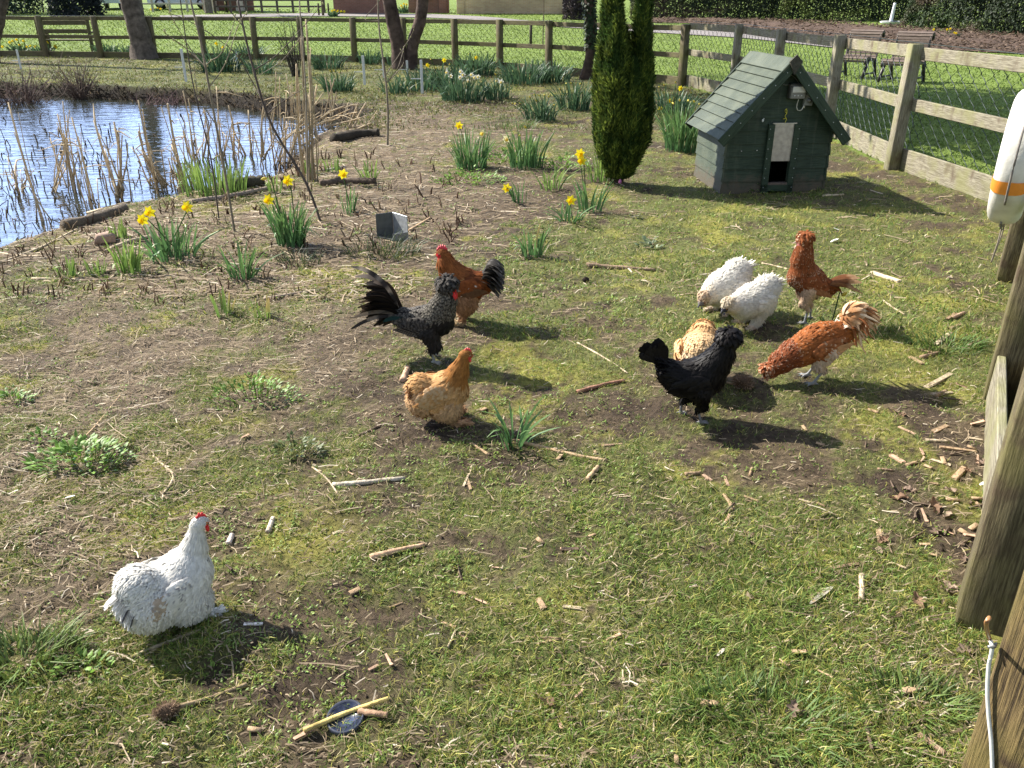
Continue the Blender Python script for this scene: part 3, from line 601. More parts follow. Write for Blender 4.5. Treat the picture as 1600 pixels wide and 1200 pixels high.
def tree(label, stems, col, crown='twigs', ch=5.5, group=None, cat='tree', seed=0, flare=1.35, leafcol=(.035, .06, .018), crad=1.6, ivy=None):
    """stems: list of [(px, py, width_px), ...] from the base up, all standing at the depth of the first base."""
    b0 = gat(stems[0][0][0], stems[0][0][1]); k = ppm(b0); root = empty('tree', b0); tag(root, label, cat, group); tips = []; o0 = A3(b0); tops = []
    for S in stems:
        mb = MB(); pts = []; rad = []
        for i, (x, y, wd) in enumerate(S):
            p = A3(atY(x, y, b0.y + .0)) - o0
            if i == 0: p[2] = -.15
            pts.append(p); rad.append(wd / k / 2)
        d = pts[-1] - pts[-2]; d = d / np.linalg.norm(d); d = d * .5 + np.array([0, 0, .6])
        for q in range(3): pts.append(pts[-1] + d * .8 + rng.normal(0, .05, 3)); rad.append(rad[-1] * .85)
        C = curve(pts, 36); Rr = np.interp(np.linspace(0, 1, 36), np.linspace(0, 1, len(rad)), rad); Rr[:5] *= np.linspace(flare, 1.02, 5)
        n = 16; cc = np.array(col) * (.7 + .6 * rng.random((36, 1))); tube(mb, C, Rr, n, cc, True, .16, seed); tops.append((C, Rr))
        for q in range(5):
            i = rng.integers(27, 36); a = q * 1.3 + rng.random(); limb(mb, C[i], (math.cos(a), math.sin(a), 1.0), ch * .35, Rr[i] * .55, 2, col, tips)
        mb.build('trunk', M['bark'], root)
    cm = MB()
    if crown == 'twigs':
        for pts, dd in tips:
            for q in range(4):
                i = rng.integers(1, 7); e = pts[i] + (rng.normal(0, .5, 3) + dd) * .35; tube(cm, [pts[i], (pts[i] + e) / 2 + rng.normal(0, .04, 3), e], [.012, .009, .004], 4, np.array(col) * .9, False)
        cm.build('crown', M['twig'], root)
    else:
        cc = np.array([.4, -2.6, 5.6]); n = 15000; cl = nrm(rng.normal(0, 1, (150, 3))) * np.cbrt(rng.random((150, 1))) * np.array([4.2, 4.0, 1.9]) + cc
        for e in cl[:26]: s0 = C[rng.integers(29, 36)]; tube(cm, curve([s0, s0 * .5 + e * .5 + rng.normal(0, .2, 3), e], 8), np.linspace(.06, .015, 8), 5, np.array(col), False)
        P = cl[rng.integers(0, 150, n)] + rng.normal(0, .42, (n, 3)); P = P[P[:, 2] > 3.2]; n = len(P)
        D = rng.normal(0, 1, (n, 3)); D[:, 2] -= .3; cards(cm, P, D, rng.normal(0, 1, (n, 3)), .20 + .10 * rng.random(n), .14 + .06 * rng.random(n), np.array(leafcol) * (.5 + rng.random((n, 1)))); cm.build('crown', M['foliage'], root)
    if ivy:   # ivy clinging to the trunk
        im = MB(); C, Rr = tops[0]; n = 1500; t = rng.uniform(ivy[0], ivy[1], n); i = (t * 35).astype(int); a = rng.random(n) * 6.283; rr = Rr[i] * (1.0 + .9 * rng.random(n) * np.interp(t, ivy, [.3, 1.0]))
        N = np.c_[np.cos(a), np.sin(a), .2 * np.ones(n)]; P = C[i] + N * rr[:, None] + np.c_[np.zeros((n, 2)), rng.normal(0, .05, n)]
        cards(im, P, np.c_[rng.normal(0, .5, (n, 2)), -np.ones(n)], N, np.full(n, .075), np.full(n, .07), np.array((.022, .038, .014)) * (.5 + rng.random((n, 1)))); im.build('ivy', M['foliage'], root)
    return root
tree('thick leaning tree trunk on the far bank in front of the fence', [[(226, 92, 38), (220, 60, 33), (208, 20, 29), (196, -20, 27)]], (.11, .09, .075), seed=1)
tree('twin stemmed bare tree forking from its base by the far fence', [[(628, 108, 24), (620, 60, 22), (611, 15, 21), (604, -20, 20)], [(640, 106, 20), (645, 70, 18), (657, 30, 18), (662, -20, 17)]], (.085, .06, .05), seed=2)
tree('dark ivy clad tree standing between the daffodils and the column conifer', [[(912, 124, 18), (921, 92, 14), (923, 50, 15), (921, -10, 15)]], (.06, .042, .033), 'ivy', 6.0, seed=3, crad=2.2, ivy=(.25, .95))
tree('grey trunk at the picture side leaning over the far bank', [[(-22, 98, 30), (-14, 60, 26), (-4, 20, 24), (12, -60, 22)]], (.09, .075, .065), seed=5)
# tall columnar conifer of several upright plumes
def conifer(label, base_px, hpx, wpx):
    b = gat(*base_px); root = empty('conifer', b); tag(root, label, 'conifer'); k = ppm(b); tm = MB(); cm = MB(); tube(tm, [(0, 0, -.1), (.01, 0, .3), (.0, .02, .9)], [.05, .04, .02], 8, (.06, .045, .035)); tm.build('trunk', M['bark'], root)
    Wd = wpx / k; LO = [(-.22, -.02, 2.0, .145), (.235, .04, 1.88, .125), (-.02, .10, 1.3, .13), (-.33, .05, 1.3, .09), (.34, -.02, 1.1, .10), (.10, -.16, 1.05, .16), (-.16, -.17, 1.45, .15), (.27, .12, 1.5, .11), (-.2, .2, 1.5, .14), (.20, -.14, .8, .11), (-.22, -.14, .85, .11), (.0, -.05, 1.15, .12)]
    for (x, y, h, r) in LO:
        x, y, r = x * Wd, y * Wd, r * Wd * 1.25; n = int(5200 * h * r / .07)
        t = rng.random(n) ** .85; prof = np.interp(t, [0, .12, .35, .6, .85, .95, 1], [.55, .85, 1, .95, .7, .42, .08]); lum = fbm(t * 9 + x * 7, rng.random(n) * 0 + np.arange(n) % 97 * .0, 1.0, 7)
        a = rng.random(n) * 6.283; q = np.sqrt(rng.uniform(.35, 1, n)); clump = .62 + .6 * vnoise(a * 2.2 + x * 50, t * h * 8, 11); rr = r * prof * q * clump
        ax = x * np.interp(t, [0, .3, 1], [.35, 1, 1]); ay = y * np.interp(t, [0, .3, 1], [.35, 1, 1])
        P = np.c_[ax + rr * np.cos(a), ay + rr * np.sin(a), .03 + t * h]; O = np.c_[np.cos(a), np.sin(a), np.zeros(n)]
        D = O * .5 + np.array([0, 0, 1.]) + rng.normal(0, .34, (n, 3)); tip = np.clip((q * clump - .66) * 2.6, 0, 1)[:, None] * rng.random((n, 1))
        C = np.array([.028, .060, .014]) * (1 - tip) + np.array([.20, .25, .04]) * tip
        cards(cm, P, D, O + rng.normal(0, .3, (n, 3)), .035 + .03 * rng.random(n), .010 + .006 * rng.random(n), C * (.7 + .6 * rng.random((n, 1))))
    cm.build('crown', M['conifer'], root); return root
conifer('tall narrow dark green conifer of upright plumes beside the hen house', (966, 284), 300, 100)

# ------------------------------------------------------------------ hedges and far buildings
def hedge(label, px0, px1, y0, y1, hgt, cols, n=26000, dep=2.0, cat='hedge', leaf=.10, name='hedge', lump=1.0):
    a, b = gat(px0, y0), gat(px1, y1); root = empty(name, (a + b) / 2); tag(root, label, cat); o = A3((a + b) / 2); d = A3(b - a); ln = np.linalg.norm(d[:2]); d /= ln; nn = np.array([-d[1], d[0], 0])
    s = rng.random(n); z = rng.random(n) ** .8; q = rng.random(n); bulge = (fbm(s * ln, z * hgt, .9, 5, 4) - .5) * 1.5 * lump; face = rng.random(n) < .75
    dd = np.where(face, bulge + .25 * rng.random(n), rng.random(n) * dep); dd = np.where(z > .96, rng.random(n) * dep, dd) + z ** 2 * .2
    P = A3(a) - o + d * (s * ln)[:, None] + nn * dd[:, None] + np.array([0, 0, 1.]) * (z * hgt * (1 + .12 * (fbm(s * ln, s * 0, .6, 9, 3) - .5)) - .05)[:, None]
    D = rng.normal(0, 1, (n, 3)); D[:, 2] -= .4; N = -nn + rng.normal(0, .6, (n, 3)); pick = fbm(s * ln + 3, z * hgt, .7, 15, 4)
    C = np.array(cols)[np.clip(((pick - .3) / .4 * len(cols)).astype(int), 0, len(cols) - 1)] * (.45 + 1.1 * rng.random((n, 1)))
    m = MB(); cards(m, P, D, N, leaf * (.7 + .7 * rng.random(n)), leaf * .65 * (.7 + .5 * rng.random(n)), C); m.build('foliage', M['foliage'], root)
    t = MB()
    for i in range(int(ln / .55)): e = A3(a) - o + d * (i * .55 + rng.random() * .3) + nn * (.3 * dep + .5 + .3 * rng.random()); tube(t, [e + [0, 0, -.1], e + rng.normal(0, .1, 3) + [0, 0, hgt * .45], e + rng.normal(0, .2, 3) + [0, 0, hgt * .85]], [.045, .03, .01], 5, (.05, .04, .03), False)
    t.build('stems', M['twig'], root); return root
DG, OL, BR, YG = (.026, .042, .018), (.062, .072, .032), (.085, .066, .042), (.10, .12, .028)
hedge('brownish clipped hedge behind the gravel path, beginning at the conifer', 985, 1215, 31, 32, 2.3, (DG, OL, BR, OL), 26000)
hedge('dark hedge with yellow green leaves behind the benches', 1212, 1440, 33, 33, 2.3, (DG, DG, YG, OL), 24000)
hedge('deep green hedge at the back of the soil bed beyond the white ornament', 1404, 1680, 42, 66, 2.4, (DG, DG, (.035, .06, .02), OL, BR), 34000)
hedge('dark conifer hedge at the far edge of the lawn, cut off by the picture side', -160, 64, 23, 22, 3.6, ((.03, .05, .035), (.022, .04, .028)), 16000, 3, leaf=.16)
hedge('broad dark rounded yew bush standing behind the far bench', 76, 158, 26, 25, 3.6, ((.012, .018, .02), (.018, .026, .026)), 15000, 3.0, 'bush', .14, 'bush', 1.6)
hedge('dark purple leaved shrub growing against the pale brick wall', 880, 914, 31, 31, 1.8, ((.03, .022, .026), (.06, .045, .045)), 5000, 1.0, 'shrub', .10, 'shrub', 1.3)
def wall(label, px0, px1, py, d, h, mat, piers=(), thick=.25, cap=True, name='brick_wall'):
    x0, x1 = atx(px0, d, 1), atx(px1, d, 1); g = gz(x0, d); root = empty(name, ((x0 + x1) / 2, d, g)); tag(root, label, 'wall'); m = MB(); cbox(m, (0, 0, h / 2 - .2), (x1 - x0, thick, h + .4), .01); m.build('wall', mat, root, False)
    if cap: m = MB(); cbox(m, (0, 0, h + .035), (x1 - x0 + .08, thick + .1, .07), .01, col=(.25, .19, .14)); m.build('coping', M['paint'], root, False)
    for p in piers:
        xp = atx(p, d, 1) - (x0 + x1) / 2; m = MB(); cbox(m, (0, 0, 0), (.45, .45, h + .75), .01); m.build('pier', mat, root, False, (xp, 0, h / 2 - .05))
    return root
WD = 53.5
wall('pale sunlit brick garden wall with a pier at its end', 716, 900, 19, WD, 1.75, M['brick'], (720,))
wall('dark red brick wall behind the yellow daffodil clump', 522, 612, 19, WD, 2.3, M['redbrick'])
wall('shaded brown brick wall between gate piers behind the forked tree', 642, 702, 20, WD + 1.2, 1.6, M['redbrick'], (645, 692))
# small black post box on the pier
m = MB(); p = atx(671, WD, 1); cbox(m, (0, 0, 0), (.42, .25, .5), .03, col=(.02, .02, .022)); cbox(m, (0, -.13, .12), (.3, .02, .05), .005, col=(.06, .06, .06)); o = m.build('letter_box', M['plastic'], None, False, (p, WD + .93, gz(p, WD) + 1.05)); tag(o, 'black letter box on the brown brick wall', 'letter box')
# white porch pillars and door
def porch():
    d = 57; x = atx(342, d, 1); root = empty('porch', (x, d, gz(x, d))); tag(root, 'red brick porch with two cream posts beyond the lawn', 'porch')
    m = MB(); cbox(m, (.45, .5, 1.2), (3.2, .2, 2.8), .01); m.build('wall', M['redbrick'], root, False)
    for q in (-.3, 1.35): m = MB(); cbox(m, (0, 0, 1.2), (.34, .34, 2.6), .02, col=(.62, .52, .44)); cbox(m, (0, 0, .1), (.46, .46, .25), .02, col=(.5, .44, .38)); m.build('post', M['paint'], root, False, (q, 0, 0))
    m = MB(); cbox(m, (.55, .38, 1.0), (.95, .05, 2.2), .01, col=(.16, .07, .05)); dr = m.build('door', M['paint'], root, False); m = MB(); ball(m, (.2, .33, 1.0), .05, (.5, .4, .2)); m.build('handle', M['metal'], dr)
    m = MB(); cbox(m, (.5, .1, 2.7), (3.6, 1.6, .18), .03, col=(.1, .08, .07)); m.build('roof', M['paint'], root, False)
porch()
m = MB(); d = 55; x = atx(356, d, .4); tube(m, [(0, 0, -.1), (0, 0, .75), (0, 0, .8), (0, 0, .83), (0, 0, .95), (0, 0, 1.02)], [.09, .085, .11, .08, .1, .03], 12, (.02, .02, .022)); tag(m.build('bollard', M['plastic'], None, True, (x, d, gz(x, d))), 'short black bollard in front of the porch door', 'bollard')
def railfence(label, px0, px1, d, n, h, rails, col, mat, name='rail_fence'):
    x0, x1 = atx(px0, d, .5), atx(px1, d, .5); g = gz((x0 + x1) / 2, d); root = empty(name, (x0, d, g)); tag(root, label, 'fence')
    for k in range(n): m = MB(); cbox(m, (0, 0, h / 2 - .1), (.12, .12, h + .2), .01, col=col); m.build('post', mat, root, False, ((x1 - x0) * k / (n - 1), 0, 0))
    for z in rails: m = MB(); cbox(m, ((x1 - x0) / 2, -.085, z), (x1 - x0, .04, .1), .008, col=col); m.build('rail', mat, root, False)
    return root
railfence('pale weathered two rail fence in front of the parked cars', 214, 322, 56, 5, 1.0, (.45, .9), (.42, .40, .36), M['paint'])
railfence('dark close railing with stout brown posts along the far drive', 338, 508, 54.5, 8, 1.9, (.35, .7, 1.05, 1.4), (.075, .06, .05), M['paint'])
def car(label, px, d, yaw, col, blue):
    x = atx(px, d, .8); root = empty('parked_car', (x, d, gz(x, d)), yaw); tag(root, label, 'car')
    prof = [(-2.0, .35), (-2.05, .75), (-1.75, .95), (-1.3, 1.0), (-.7, 1.42), (.6, 1.45), (1.25, 1.02), (1.9, .88), (2.05, .7), (2.0, .35)]
    def sec(y, k, up): return [(px_ * k, y, .35 + (pz - .35) * up) for px_, pz in prof]
    Y = [(-.84, .97, .93), (-.76, 1, 1), (.76, 1, 1), (.84, .97, .93)]; V = [v for y, k, u in Y for v in sec(y, k, u)]; n = len(prof); F = []
    for r in range(3):
        for i in range(n): F.append([r * n + i, r * n + (i + 1) % n, (r + 1) * n + (i + 1) % n, (r + 1) * n + i])
    F += [list(range(n))[::-1], list(range(3 * n, 4 * n))]; m = MB(); m.add(V, F, col); m.build('body', M['gloss'], root, False)
    for s in (-1, 1):
        m = MB(); m.add([(-1.15, s * .85, .98), (-.65, s * .85, 1.34), (.5, s * .85, 1.36), (1.05, s * .85, 1.0)], [[0, 1, 2, 3] if s < 0 else [3, 2, 1, 0]], (.03, .04, .05)); m.build('side_window', M['gloss'], root, False)
        for wx in (-1.25, 1.3):
            m = MB(); tube(m, [(wx, s * .66, .32), (wx, s * .86, .32)], [.32, .32], 18, (.015, .015, .016)); w_ = m.build('wheel', M['plastic'], root); m = MB(); tube(m, [(wx, s * .85, .32), (wx, s * .875, .32)], [.2, .19], 14, (.45, .45, .47)); m.build('rim', M['metal'], w_)
        m = MB(); cbox(m, (2.0, s * .6, .72), (.1, .3, .14), .03, col=(.8, .8, .78)); m.build('headlight', M['gloss'], root, False)
    m = MB(); m.add([(.62, -.66, 1.42), (.62, .66, 1.42), (1.22, .7, 1.05), (1.22, -.7, 1.05)], [[3, 2, 1, 0]], blue); o = m.build('windscreen', M['gloss'], root, False); o.location = (.02, 0, .02)
car('pale blue car parked behind the two rail fence', 286, 60, R(15), (.48, .56, .68), (.12, .2, .35))
car('silver blue car seen nose on past the thick leaning trunk', 180, 60, R(-80), (.55, .62, .75), (.2, .35, .6))
# background trunks, sapling with stakes
def bg_trunk(label, px, py, wpx, lean=0, col=(.13, .11, .095), h=6, name='tree'):
    b = gat(px, py); k = ppm(b); root = empty(name, b); tag(root, label, 'tree'); m = MB(); r = wpx / k / 2; tube(m, curve([(0, 0, -.2), (lean * .3, 0, 1.5), (lean, 0, h)], 12), np.linspace(r * 1.1, r * .6, 12), 12, np.array(col) * (.75 + .5 * rng.random((12, 1))), True, .15, 5); tips = []
    for q in range(5): limb(m, (lean * .8, 0, h * .8), (math.cos(q * 1.3), math.sin(q * 1.3), 1), 1.6, r * .4, 1, col, tips)
    m.build('trunk', M['bark'], root); c = MB()
    for pts, dd in tips:
        for q in range(3): e = pts[5] + rng.normal(0, .3, 3); tube(c, [pts[4], e], [.015, .006], 4, col, False)
    c.build('crown', M['twig'], root); return root
bg_trunk('stout grey trunk beside the cream porch post', 327, 21, 12)
bg_trunk('slim trunk just past the thick leaning tree', 223, 23, 5.5)
bg_trunk('slender trunk touching the yew bush', 154, 24, 5)
def staked(label, px, py, wpx, hpx, st):
    b = gat(px, py); k = ppm(b); root = empty('staked_sapling', b); tag(root, label, 'sapling'); m = MB(); h = hpx / k; tube(m, curve([(0, 0, -.1), (.02, 0, h * .5), (-.02, 0, h)], 10), np.linspace(wpx / k / 2, wpx / k / 4, 10), 8, (.11, .085, .06)); m.build('trunk', M['twig'], root)
    for dx in st: m = MB(); tube(m, [(dx, .1, -.1), (dx, .1, .65)], [.05, .05], 8, (.06, .05, .035)); m.build('stake', M['stick'], root)
    c = MB()
    for q in range(14): a = rng.random() * 6.28; z = h * (.7 + .3 * rng.random()); tube(c, [(0, 0, z), (math.cos(a) * .4, math.sin(a) * .4, z + .4)], [.012, .004], 4, (.1, .08, .06), False)
    c.build('crown', M['twig'], root)
staked('thin sapling between two short stakes on the sunny lawn', 848, 70, 1.8, 110, (-.42, .20))
staked('young tree with support stakes by the far drive', 505, 25, 4, 120, (-.25, .3))

# ------------------------------------------------------------------ benches
def plain_bench(label, px, d, yaw):
    x = atx(px, d, .5); root = empty('park_bench', (x, d, gz(x, d)), yaw); tag(root, label, 'bench'); c = (.10, .075, .055)
    for s in (-1, 1):
        m = MB(); cbox(m, (s * .78, .22, .5), (.09, .08, 1.0), .01, col=c); m.build('rear_leg', M['fencefar'], root, False); m = MB(); cbox(m, (s * .78, -.26, .31), (.09, .08, .62), .01, col=c); m.build('front_leg', M['fencefar'], root, False)
        m = MB(); cbox(m, (s * .78, -.045, .645), (.1, .62, .05), .01, col=c); m.build('armrest', M['fencefar'], root, False)
    m = MB(); [cbox(m, (0, -.23 + .12 * k, .42), (1.465, .10, .04), .008, col=c) for k in range(4)]; m.build('seat', M['fencefar'], root, False)
    m = MB(); [cbox(m, (0, .19, z), (1.465, .035, hh), .008, col=c) for z, hh in ((.92, .13), (.68, .12), (.55, .06))]; m.build('backrest', M['fencefar'], root, False)
plain_bench('dark timber bench just beyond the far fence', 107, 27.9, R(180))
def scroll_bench(label, px, py, yaw):
    b = gat(px, py); root = empty('slatted_bench', b, yaw); tag(root, label, 'bench', 'scroll backed benches on the lawn')
    prof = curve([(-.36, .33), (-.37, .40), (-.30, .445), (-.10, .42), (.12, .40), (.22, .46), (.26, .62), (.27, .80), (.31, .92), (.40, .955), (.47, .90), (.46, .82)], 60); sl = np.r_[0, np.cumsum(np.linalg.norm(np.diff(prof, axis=0), axis=1))]
    sm, bm = MB(), MB(); step = sl[-1] / 22
    for k in range(22):
        s0 = (k + .5) * step; p = np.array([np.interp(s0, sl, prof[:, i]) for i in (0, 1)]); p2 = np.array([np.interp(s0 + .01, sl, prof[:, i]) for i in (0, 1)]); an = math.atan2(p2[1] - p[1], p2[0] - p[0])
        cbox(sm if k < 9 else bm, (0, p[0], p[1]), (.72, step * .82, .024), .005, np.array(Matrix.Rotation(an, 3, 'X')), (.3, .22, .17))
    sm.build('seat', M['bench'], root, False); bm.build('backrest', M['bench'], root, False)
    for s in (-.33, .33):
        m = MB(); tube(m, [(s, y, z - .03) for y, z in prof[::3]], .025, 6, (.03, .025, .025)); tube(m, [(s, -.42, 0), (s, -.16, .41)], .035, 6, (.025, .022, .022)); tube(m, [(s, .36, 0), (s, .16, .40)], .035, 6, (.025, .022, .022)); tube(m, [(s, -.36, .1), (s, .30, .1)], .02, 6, (.025, .022, .022)); m.build('side_frame', M['paint'], root)
scroll_bench('slatted scroll backed bench, half behind the middle fence post', 1334, 121, R(-42))
scroll_bench('slatted scroll backed bench nearer the tall corner fence post', 1408, 128, R(-42))
# pale ornament in front of the hedge
b = gat(1391, 39); root = empty('garden_ornament', b); tag(root, 'white slender upright ornament rising from a round dish by the hedge', 'ornament'); m = MB(); tube(m, [(0, 0, 0), (0, 0, .08), (0, 0, .14), (0, 0, .17), (0, 0, .13)], [.36, .42, .50, .48, .05], 24, (.78, .82, .82)); m.build('dish', M['paint'], root); m = MB(); tube(m, curve([(0, 0, .1), (.02, 0, .5), (.05, 0, .95)], 10), np.linspace(.085, .06, 10), 12, (.8, .82, .82)); m.build('upright', M['paint'], root)

# ------------------------------------------------------------------ daffodils
def flower_mesh(mb, p, d, kind, s=1.0):
    d, sd, up = frame(d); petal, cup = {'y': ((.86, .74, .03), (.86, .58, .01)), 'p': ((.74, .70, .42), (.78, .60, .12)), 'w': ((.80, .79, .70), (.76, .62, .20)), 'b': ((.62, .52, .10), (.45, .45, .10))}[kind]; p = A3(p)
    if kind == 'b': tube(mb, [p, p + d * .012 * s, p + d * .03 * s, p + d * .045 * s], [.004 * s, .009 * s, .008 * s, .002 * s], 6, petal); return
    for k in range(6):
        a = k * 1.0472 + .2; o = sd * math.cos(a) + up * math.sin(a); t = np.cross(d, o); L_ = .038 * s; V = [p, p + o * L_ * .5 + t * .013 * s + d * .004, p + o * L_ * .5 - t * .013 * s + d * .004, p + o * L_ * .55 - d * .002, p + o * L_ - d * .004 * s]
        mb.add(V, [[0, 1, 3], [0, 3, 2], [1, 4, 3], [2, 3, 4]], np.array(petal) * rng.uniform(.85, 1.1))
    tube(mb, [p, p + d * .012 * s, p + d * .024 * s, p + d * .030 * s], [.007 * s, .009 * s, .012 * s, .016 * s], 10, cup, False, .2)
def daffodil(label, px, py, hpx, n, spread=.35, flowers=(), lean=.3, col=(.045, .105, .040), tipc=(.085, .15, .045), wl=None, dead=0, cat='daffodils', wpx=None, name='daffodil_clump', dz=0, group='daffodil clumps'):
    b = gat(px, py) + Vector((0, 0, dz)); k = ppm(b); H = hpx / k * 1.05; root = empty(name, b); tag(root, label, cat, group); W = (wl or max(.013, 1.7 / k)) * 1.25; n = int(n * 2.1); col = np.array(col) * 1.5; tipc = np.array(tipc) * 1.55
    m = MB(); rr = (wpx / k / 2 if wpx else H * spread); a = rng.random(n) * 6.283; q = np.sqrt(rng.random(n)) * rr; P = np.c_[np.cos(a) * q, np.sin(a) * q, np.full(n, -.02)]
    P[:, 2] = ground_z(P[:, 0] + b.x, P[:, 1] + b.y) - b.z - .02 if dz == 0 else P[:, 2]
    for i in range(n):   # strap leaves, arching, rounded tips, some kinked
        az = a[i] + rng.normal(0, .5); L_ = H * rng.uniform(.6, 1.08); ln = lean * rng.uniform(.2, 1.6) * (.4 + q[i] / (rr + 1e-6)); u = np.linspace(0, 1, 6)[:, None]; d = np.array([math.cos(az), math.sin(az), 0]); ctr = P[i] + np.array([0, 0, 1.]) * L_ * u * (1 - .3 * ln * u) + d * L_ * ln * u ** 1.8
        if rng.random() < .12: ctr[4:, 2] = ctr[3, 2] - np.array([.0, .12]) * L_; ctr[4:] += d * L_ * np.array([[.1], [.16]])
        f = rng.random() * 6.283; s = np.array([math.cos(f), math.sin(f), 0]) * W * rng.uniform(.6, 1.1) / 2; pw = np.array([.75, .95, 1, 1, .85, .3])[:, None]; c0, c1 = np.array(col) * rng.uniform(.7, 1.3), np.array(tipc) * rng.uniform(.7, 1.25)
        if rng.random() < dead: c1 = np.array([.35, .25, .1])
        V = np.stack([ctr - s * pw, ctr + s * pw], 1).reshape(-1, 3); C = np.repeat(c0 + (c1 - c0) * u, 2, 0); j = np.arange(5)[:, None] * 2; m.add(V, [j + np.array([0, 1, 3, 2])], C)
    m.build('leaves', M['leaf'], root)
    for (fx, fy, kd) in flowers:
        e = A3(atY(fx, fy, b.y + rng.uniform(-.04, .04) * (1 if k > 100 else 3))) - A3(b); s0 = P[rng.integers(n)] * .6; fm = MB(); f = rng.normal(0, .5, 2); d = A3((-.25 + .5 * f[0], -1 + .4 * f[1], -.15 + .2 * rng.random())); d /= np.linalg.norm(d); nk = e - d * .03 + np.array([0, 0, .0]); 
        if kd == 'b': d = d * .8 + np.array([0, 0, -.3 + rng.random()])
        sc = 1.2 * max(1.0, 3.2 / k / .04 * .5) * (1.0 if k > 90 else 1.15)
        tube(fm, curve([s0, (s0 + nk) / 2 + rng.normal(0, .008, 3), nk + np.array([0, 0, .012]), e - d * .004], 9), max(.004, .6 / k), 5, (.07, .13, .04)); flower_mesh(fm, e, d, kd, sc); fm.build('flower', M['petal'], root)
    return root
DK = dict(col=(.024, .056, .030), tipc=(.048, .085, .040))
YGc = dict(col=(.07, .13, .03), tipc=(.15, .21, .05))
D_ = daffodil
D_('short sparse daffodil leaves by the plank edged shore, no flowers', 203, 428, 62, 16, .28, (), .25, **YGc)
D_('daffodil clump with three yellow blooms, one tall, by the near shore', 270, 404, 64, 26, .5, ((293, 323, 'y'), (234, 331, 'y'), (223, 343, 'y')), .45, wl=.014)
D_('thin splayed daffodil leaves left of the thin leaning sapling foot', 380, 436, 60, 18, .3, (), .5)
D_('upright dense daffodil clump with three yellow blooms behind its leaves', 455, 384, 72, 40, .3, ((420, 312, 'y'), (417, 278, 'b'), (450, 282, 'y')), .28, wl=.014)
D_('stiff narrow green shoots on bare soil, the leftmost of two', 350, 492, 48, 7, .25, (), .15, dead=.3, **YGc)
D_('stiff green shoots with brown tips near a fallen reed', 411, 496, 42, 8, .35, (), .2, dead=.4, **YGc)
D_('single pale yellow daffodil standing alone among the reed litter', 548, 334, 40, 8, .25, ((536, 272, 'y'),), .2)
D_('dense leafy daffodil clump with one deep yellow and one faded bloom', 735, 262, 58, 55, .42, ((717, 196, 'y'), (755, 208, 'p')), .32)
D_('daffodil clump with a white and yellow bloom hanging at its side', 822, 262, 58, 50, .42, ((791, 217, 'p'), (822, 200, 'b'), (812, 213, 'b')), .22)
D_('grey green daffodil clump crowded with yellow buds', 845, 188, 40, 55, .6, tuple((x, y, 'b') for x, y in ((801, 162), (806, 161), (813, 162), (828, 153), (835, 148), (843, 150), (851, 148), (858, 152), (866, 163), (839, 158))), .4, **DK)
D_('dark daffodil clump with buds, left of the column conifer', 896, 172, 46, 55, .5, tuple((x, y, 'b') for x, y in ((875, 140), (893, 130), (908, 130), (902, 150), (884, 130), (915, 138))), .4, **DK)
D_('tall lush daffodil clump against the near wall of the hen house', 1066, 236, 72, 80, .38, tuple((x, y, 'b') for x, y in ((1050, 160), (1062, 158), (1075, 156), (1085, 160), (1093, 163))), .25)
D_('daffodil clump with drooping yellow heads below the fence board', 1050, 178, 40, 60, .75, tuple((x, y, k) for x, y, k in ((1030, 136, 'b'), (1038, 134, 'b'), (1056, 130, 'b'), (1063, 138, 'y'), (1047, 158, 'y'), (1053, 152, 'b'), (1072, 136, 'b'), (1080, 146, 'b'), (1032, 170, 'y'))), .45, **DK)
D_('few bright daffodil leaves on the bare soil left of the conifer', 860, 297, 44, 12, .35, (), .4, **YGc)
D_('tall stemmed daffodil pair of blooms at the foot of the conifer', 922, 330, 55, 16, .3, ((909, 251, 'y'), (906, 240, 'y')), .3)
D_('low daffodil with one bright bloom and bent grey leaves', 890, 347, 34, 14, .5, ((892, 313, 'y'),), .7)
D_('small daffodil with one half open bloom on open soil', 812, 318, 40, 9, .25, ((792, 294, 'y'),), .25)
D_('leafy daffodil tuft alone on the grass, no bloom', 831, 402, 52, 14, .28, (), .3, dead=.1)
D_('daffodil leaves half hidden at the conifer base', 938, 282, 50, 20, .35, (), .3, **YGc)
D_('foreground daffodil leaves sprouting in front of the buff hen', 803, 694, 86, 11, .22, (), .55, wl=.011)
D_('single bent daffodil bud rising between the two red birds', 1296, 508, 22, 4, .3, ((1316, 462, 'b'),), .3, wl=.010)
D_('pale green shoots with one rounded leaf near the log', 578, 282, 34, 12, .4, (), .35, **YGc)
WN = ((699, 113, 'w'), (704, 119, 'w'), (720, 112, 'w'), (724, 117, 'w'), (737, 117, 'w'), (742, 121, 'w'), (747, 120, 'w'), (731, 127, 'w'), (719, 121, 'w'))
D_('white narcissus drift with dark leaves right of the forked tree', 725, 158, 40, 80, .8, WN, .4, **DK)
D_('white narcissus clump standing a little apart from the drift', 778, 155, 34, 40, .6, ((777, 126, 'w'), (783, 128, 'w'), (775, 117, 'b')), .4, **DK)
D_('dark leafed daffodils with yellow heads under the forked tree', 690, 138, 38, 70, .8, ((668, 102, 'y'), (694, 94, 'y'), (682, 108, 'b'), (673, 92, 'b'), (703, 100, 'b')), .45, **DK)
D_('dark daffodil mound with one yellow bloom against the far fence', 742, 118, 34, 80, .9, ((744, 90, 'y'), (734, 84, 'b'), (752, 96, 'b')), .45, **DK)
D_('broad dark daffodil mound, flowerless, left of the ivy clad tree', 818, 130, 36, 90, 1.0, (), .45, **DK)
D_('second flowerless dark mound touching the ivy clad tree', 862, 128, 34, 70, .8, (), .45, **DK)
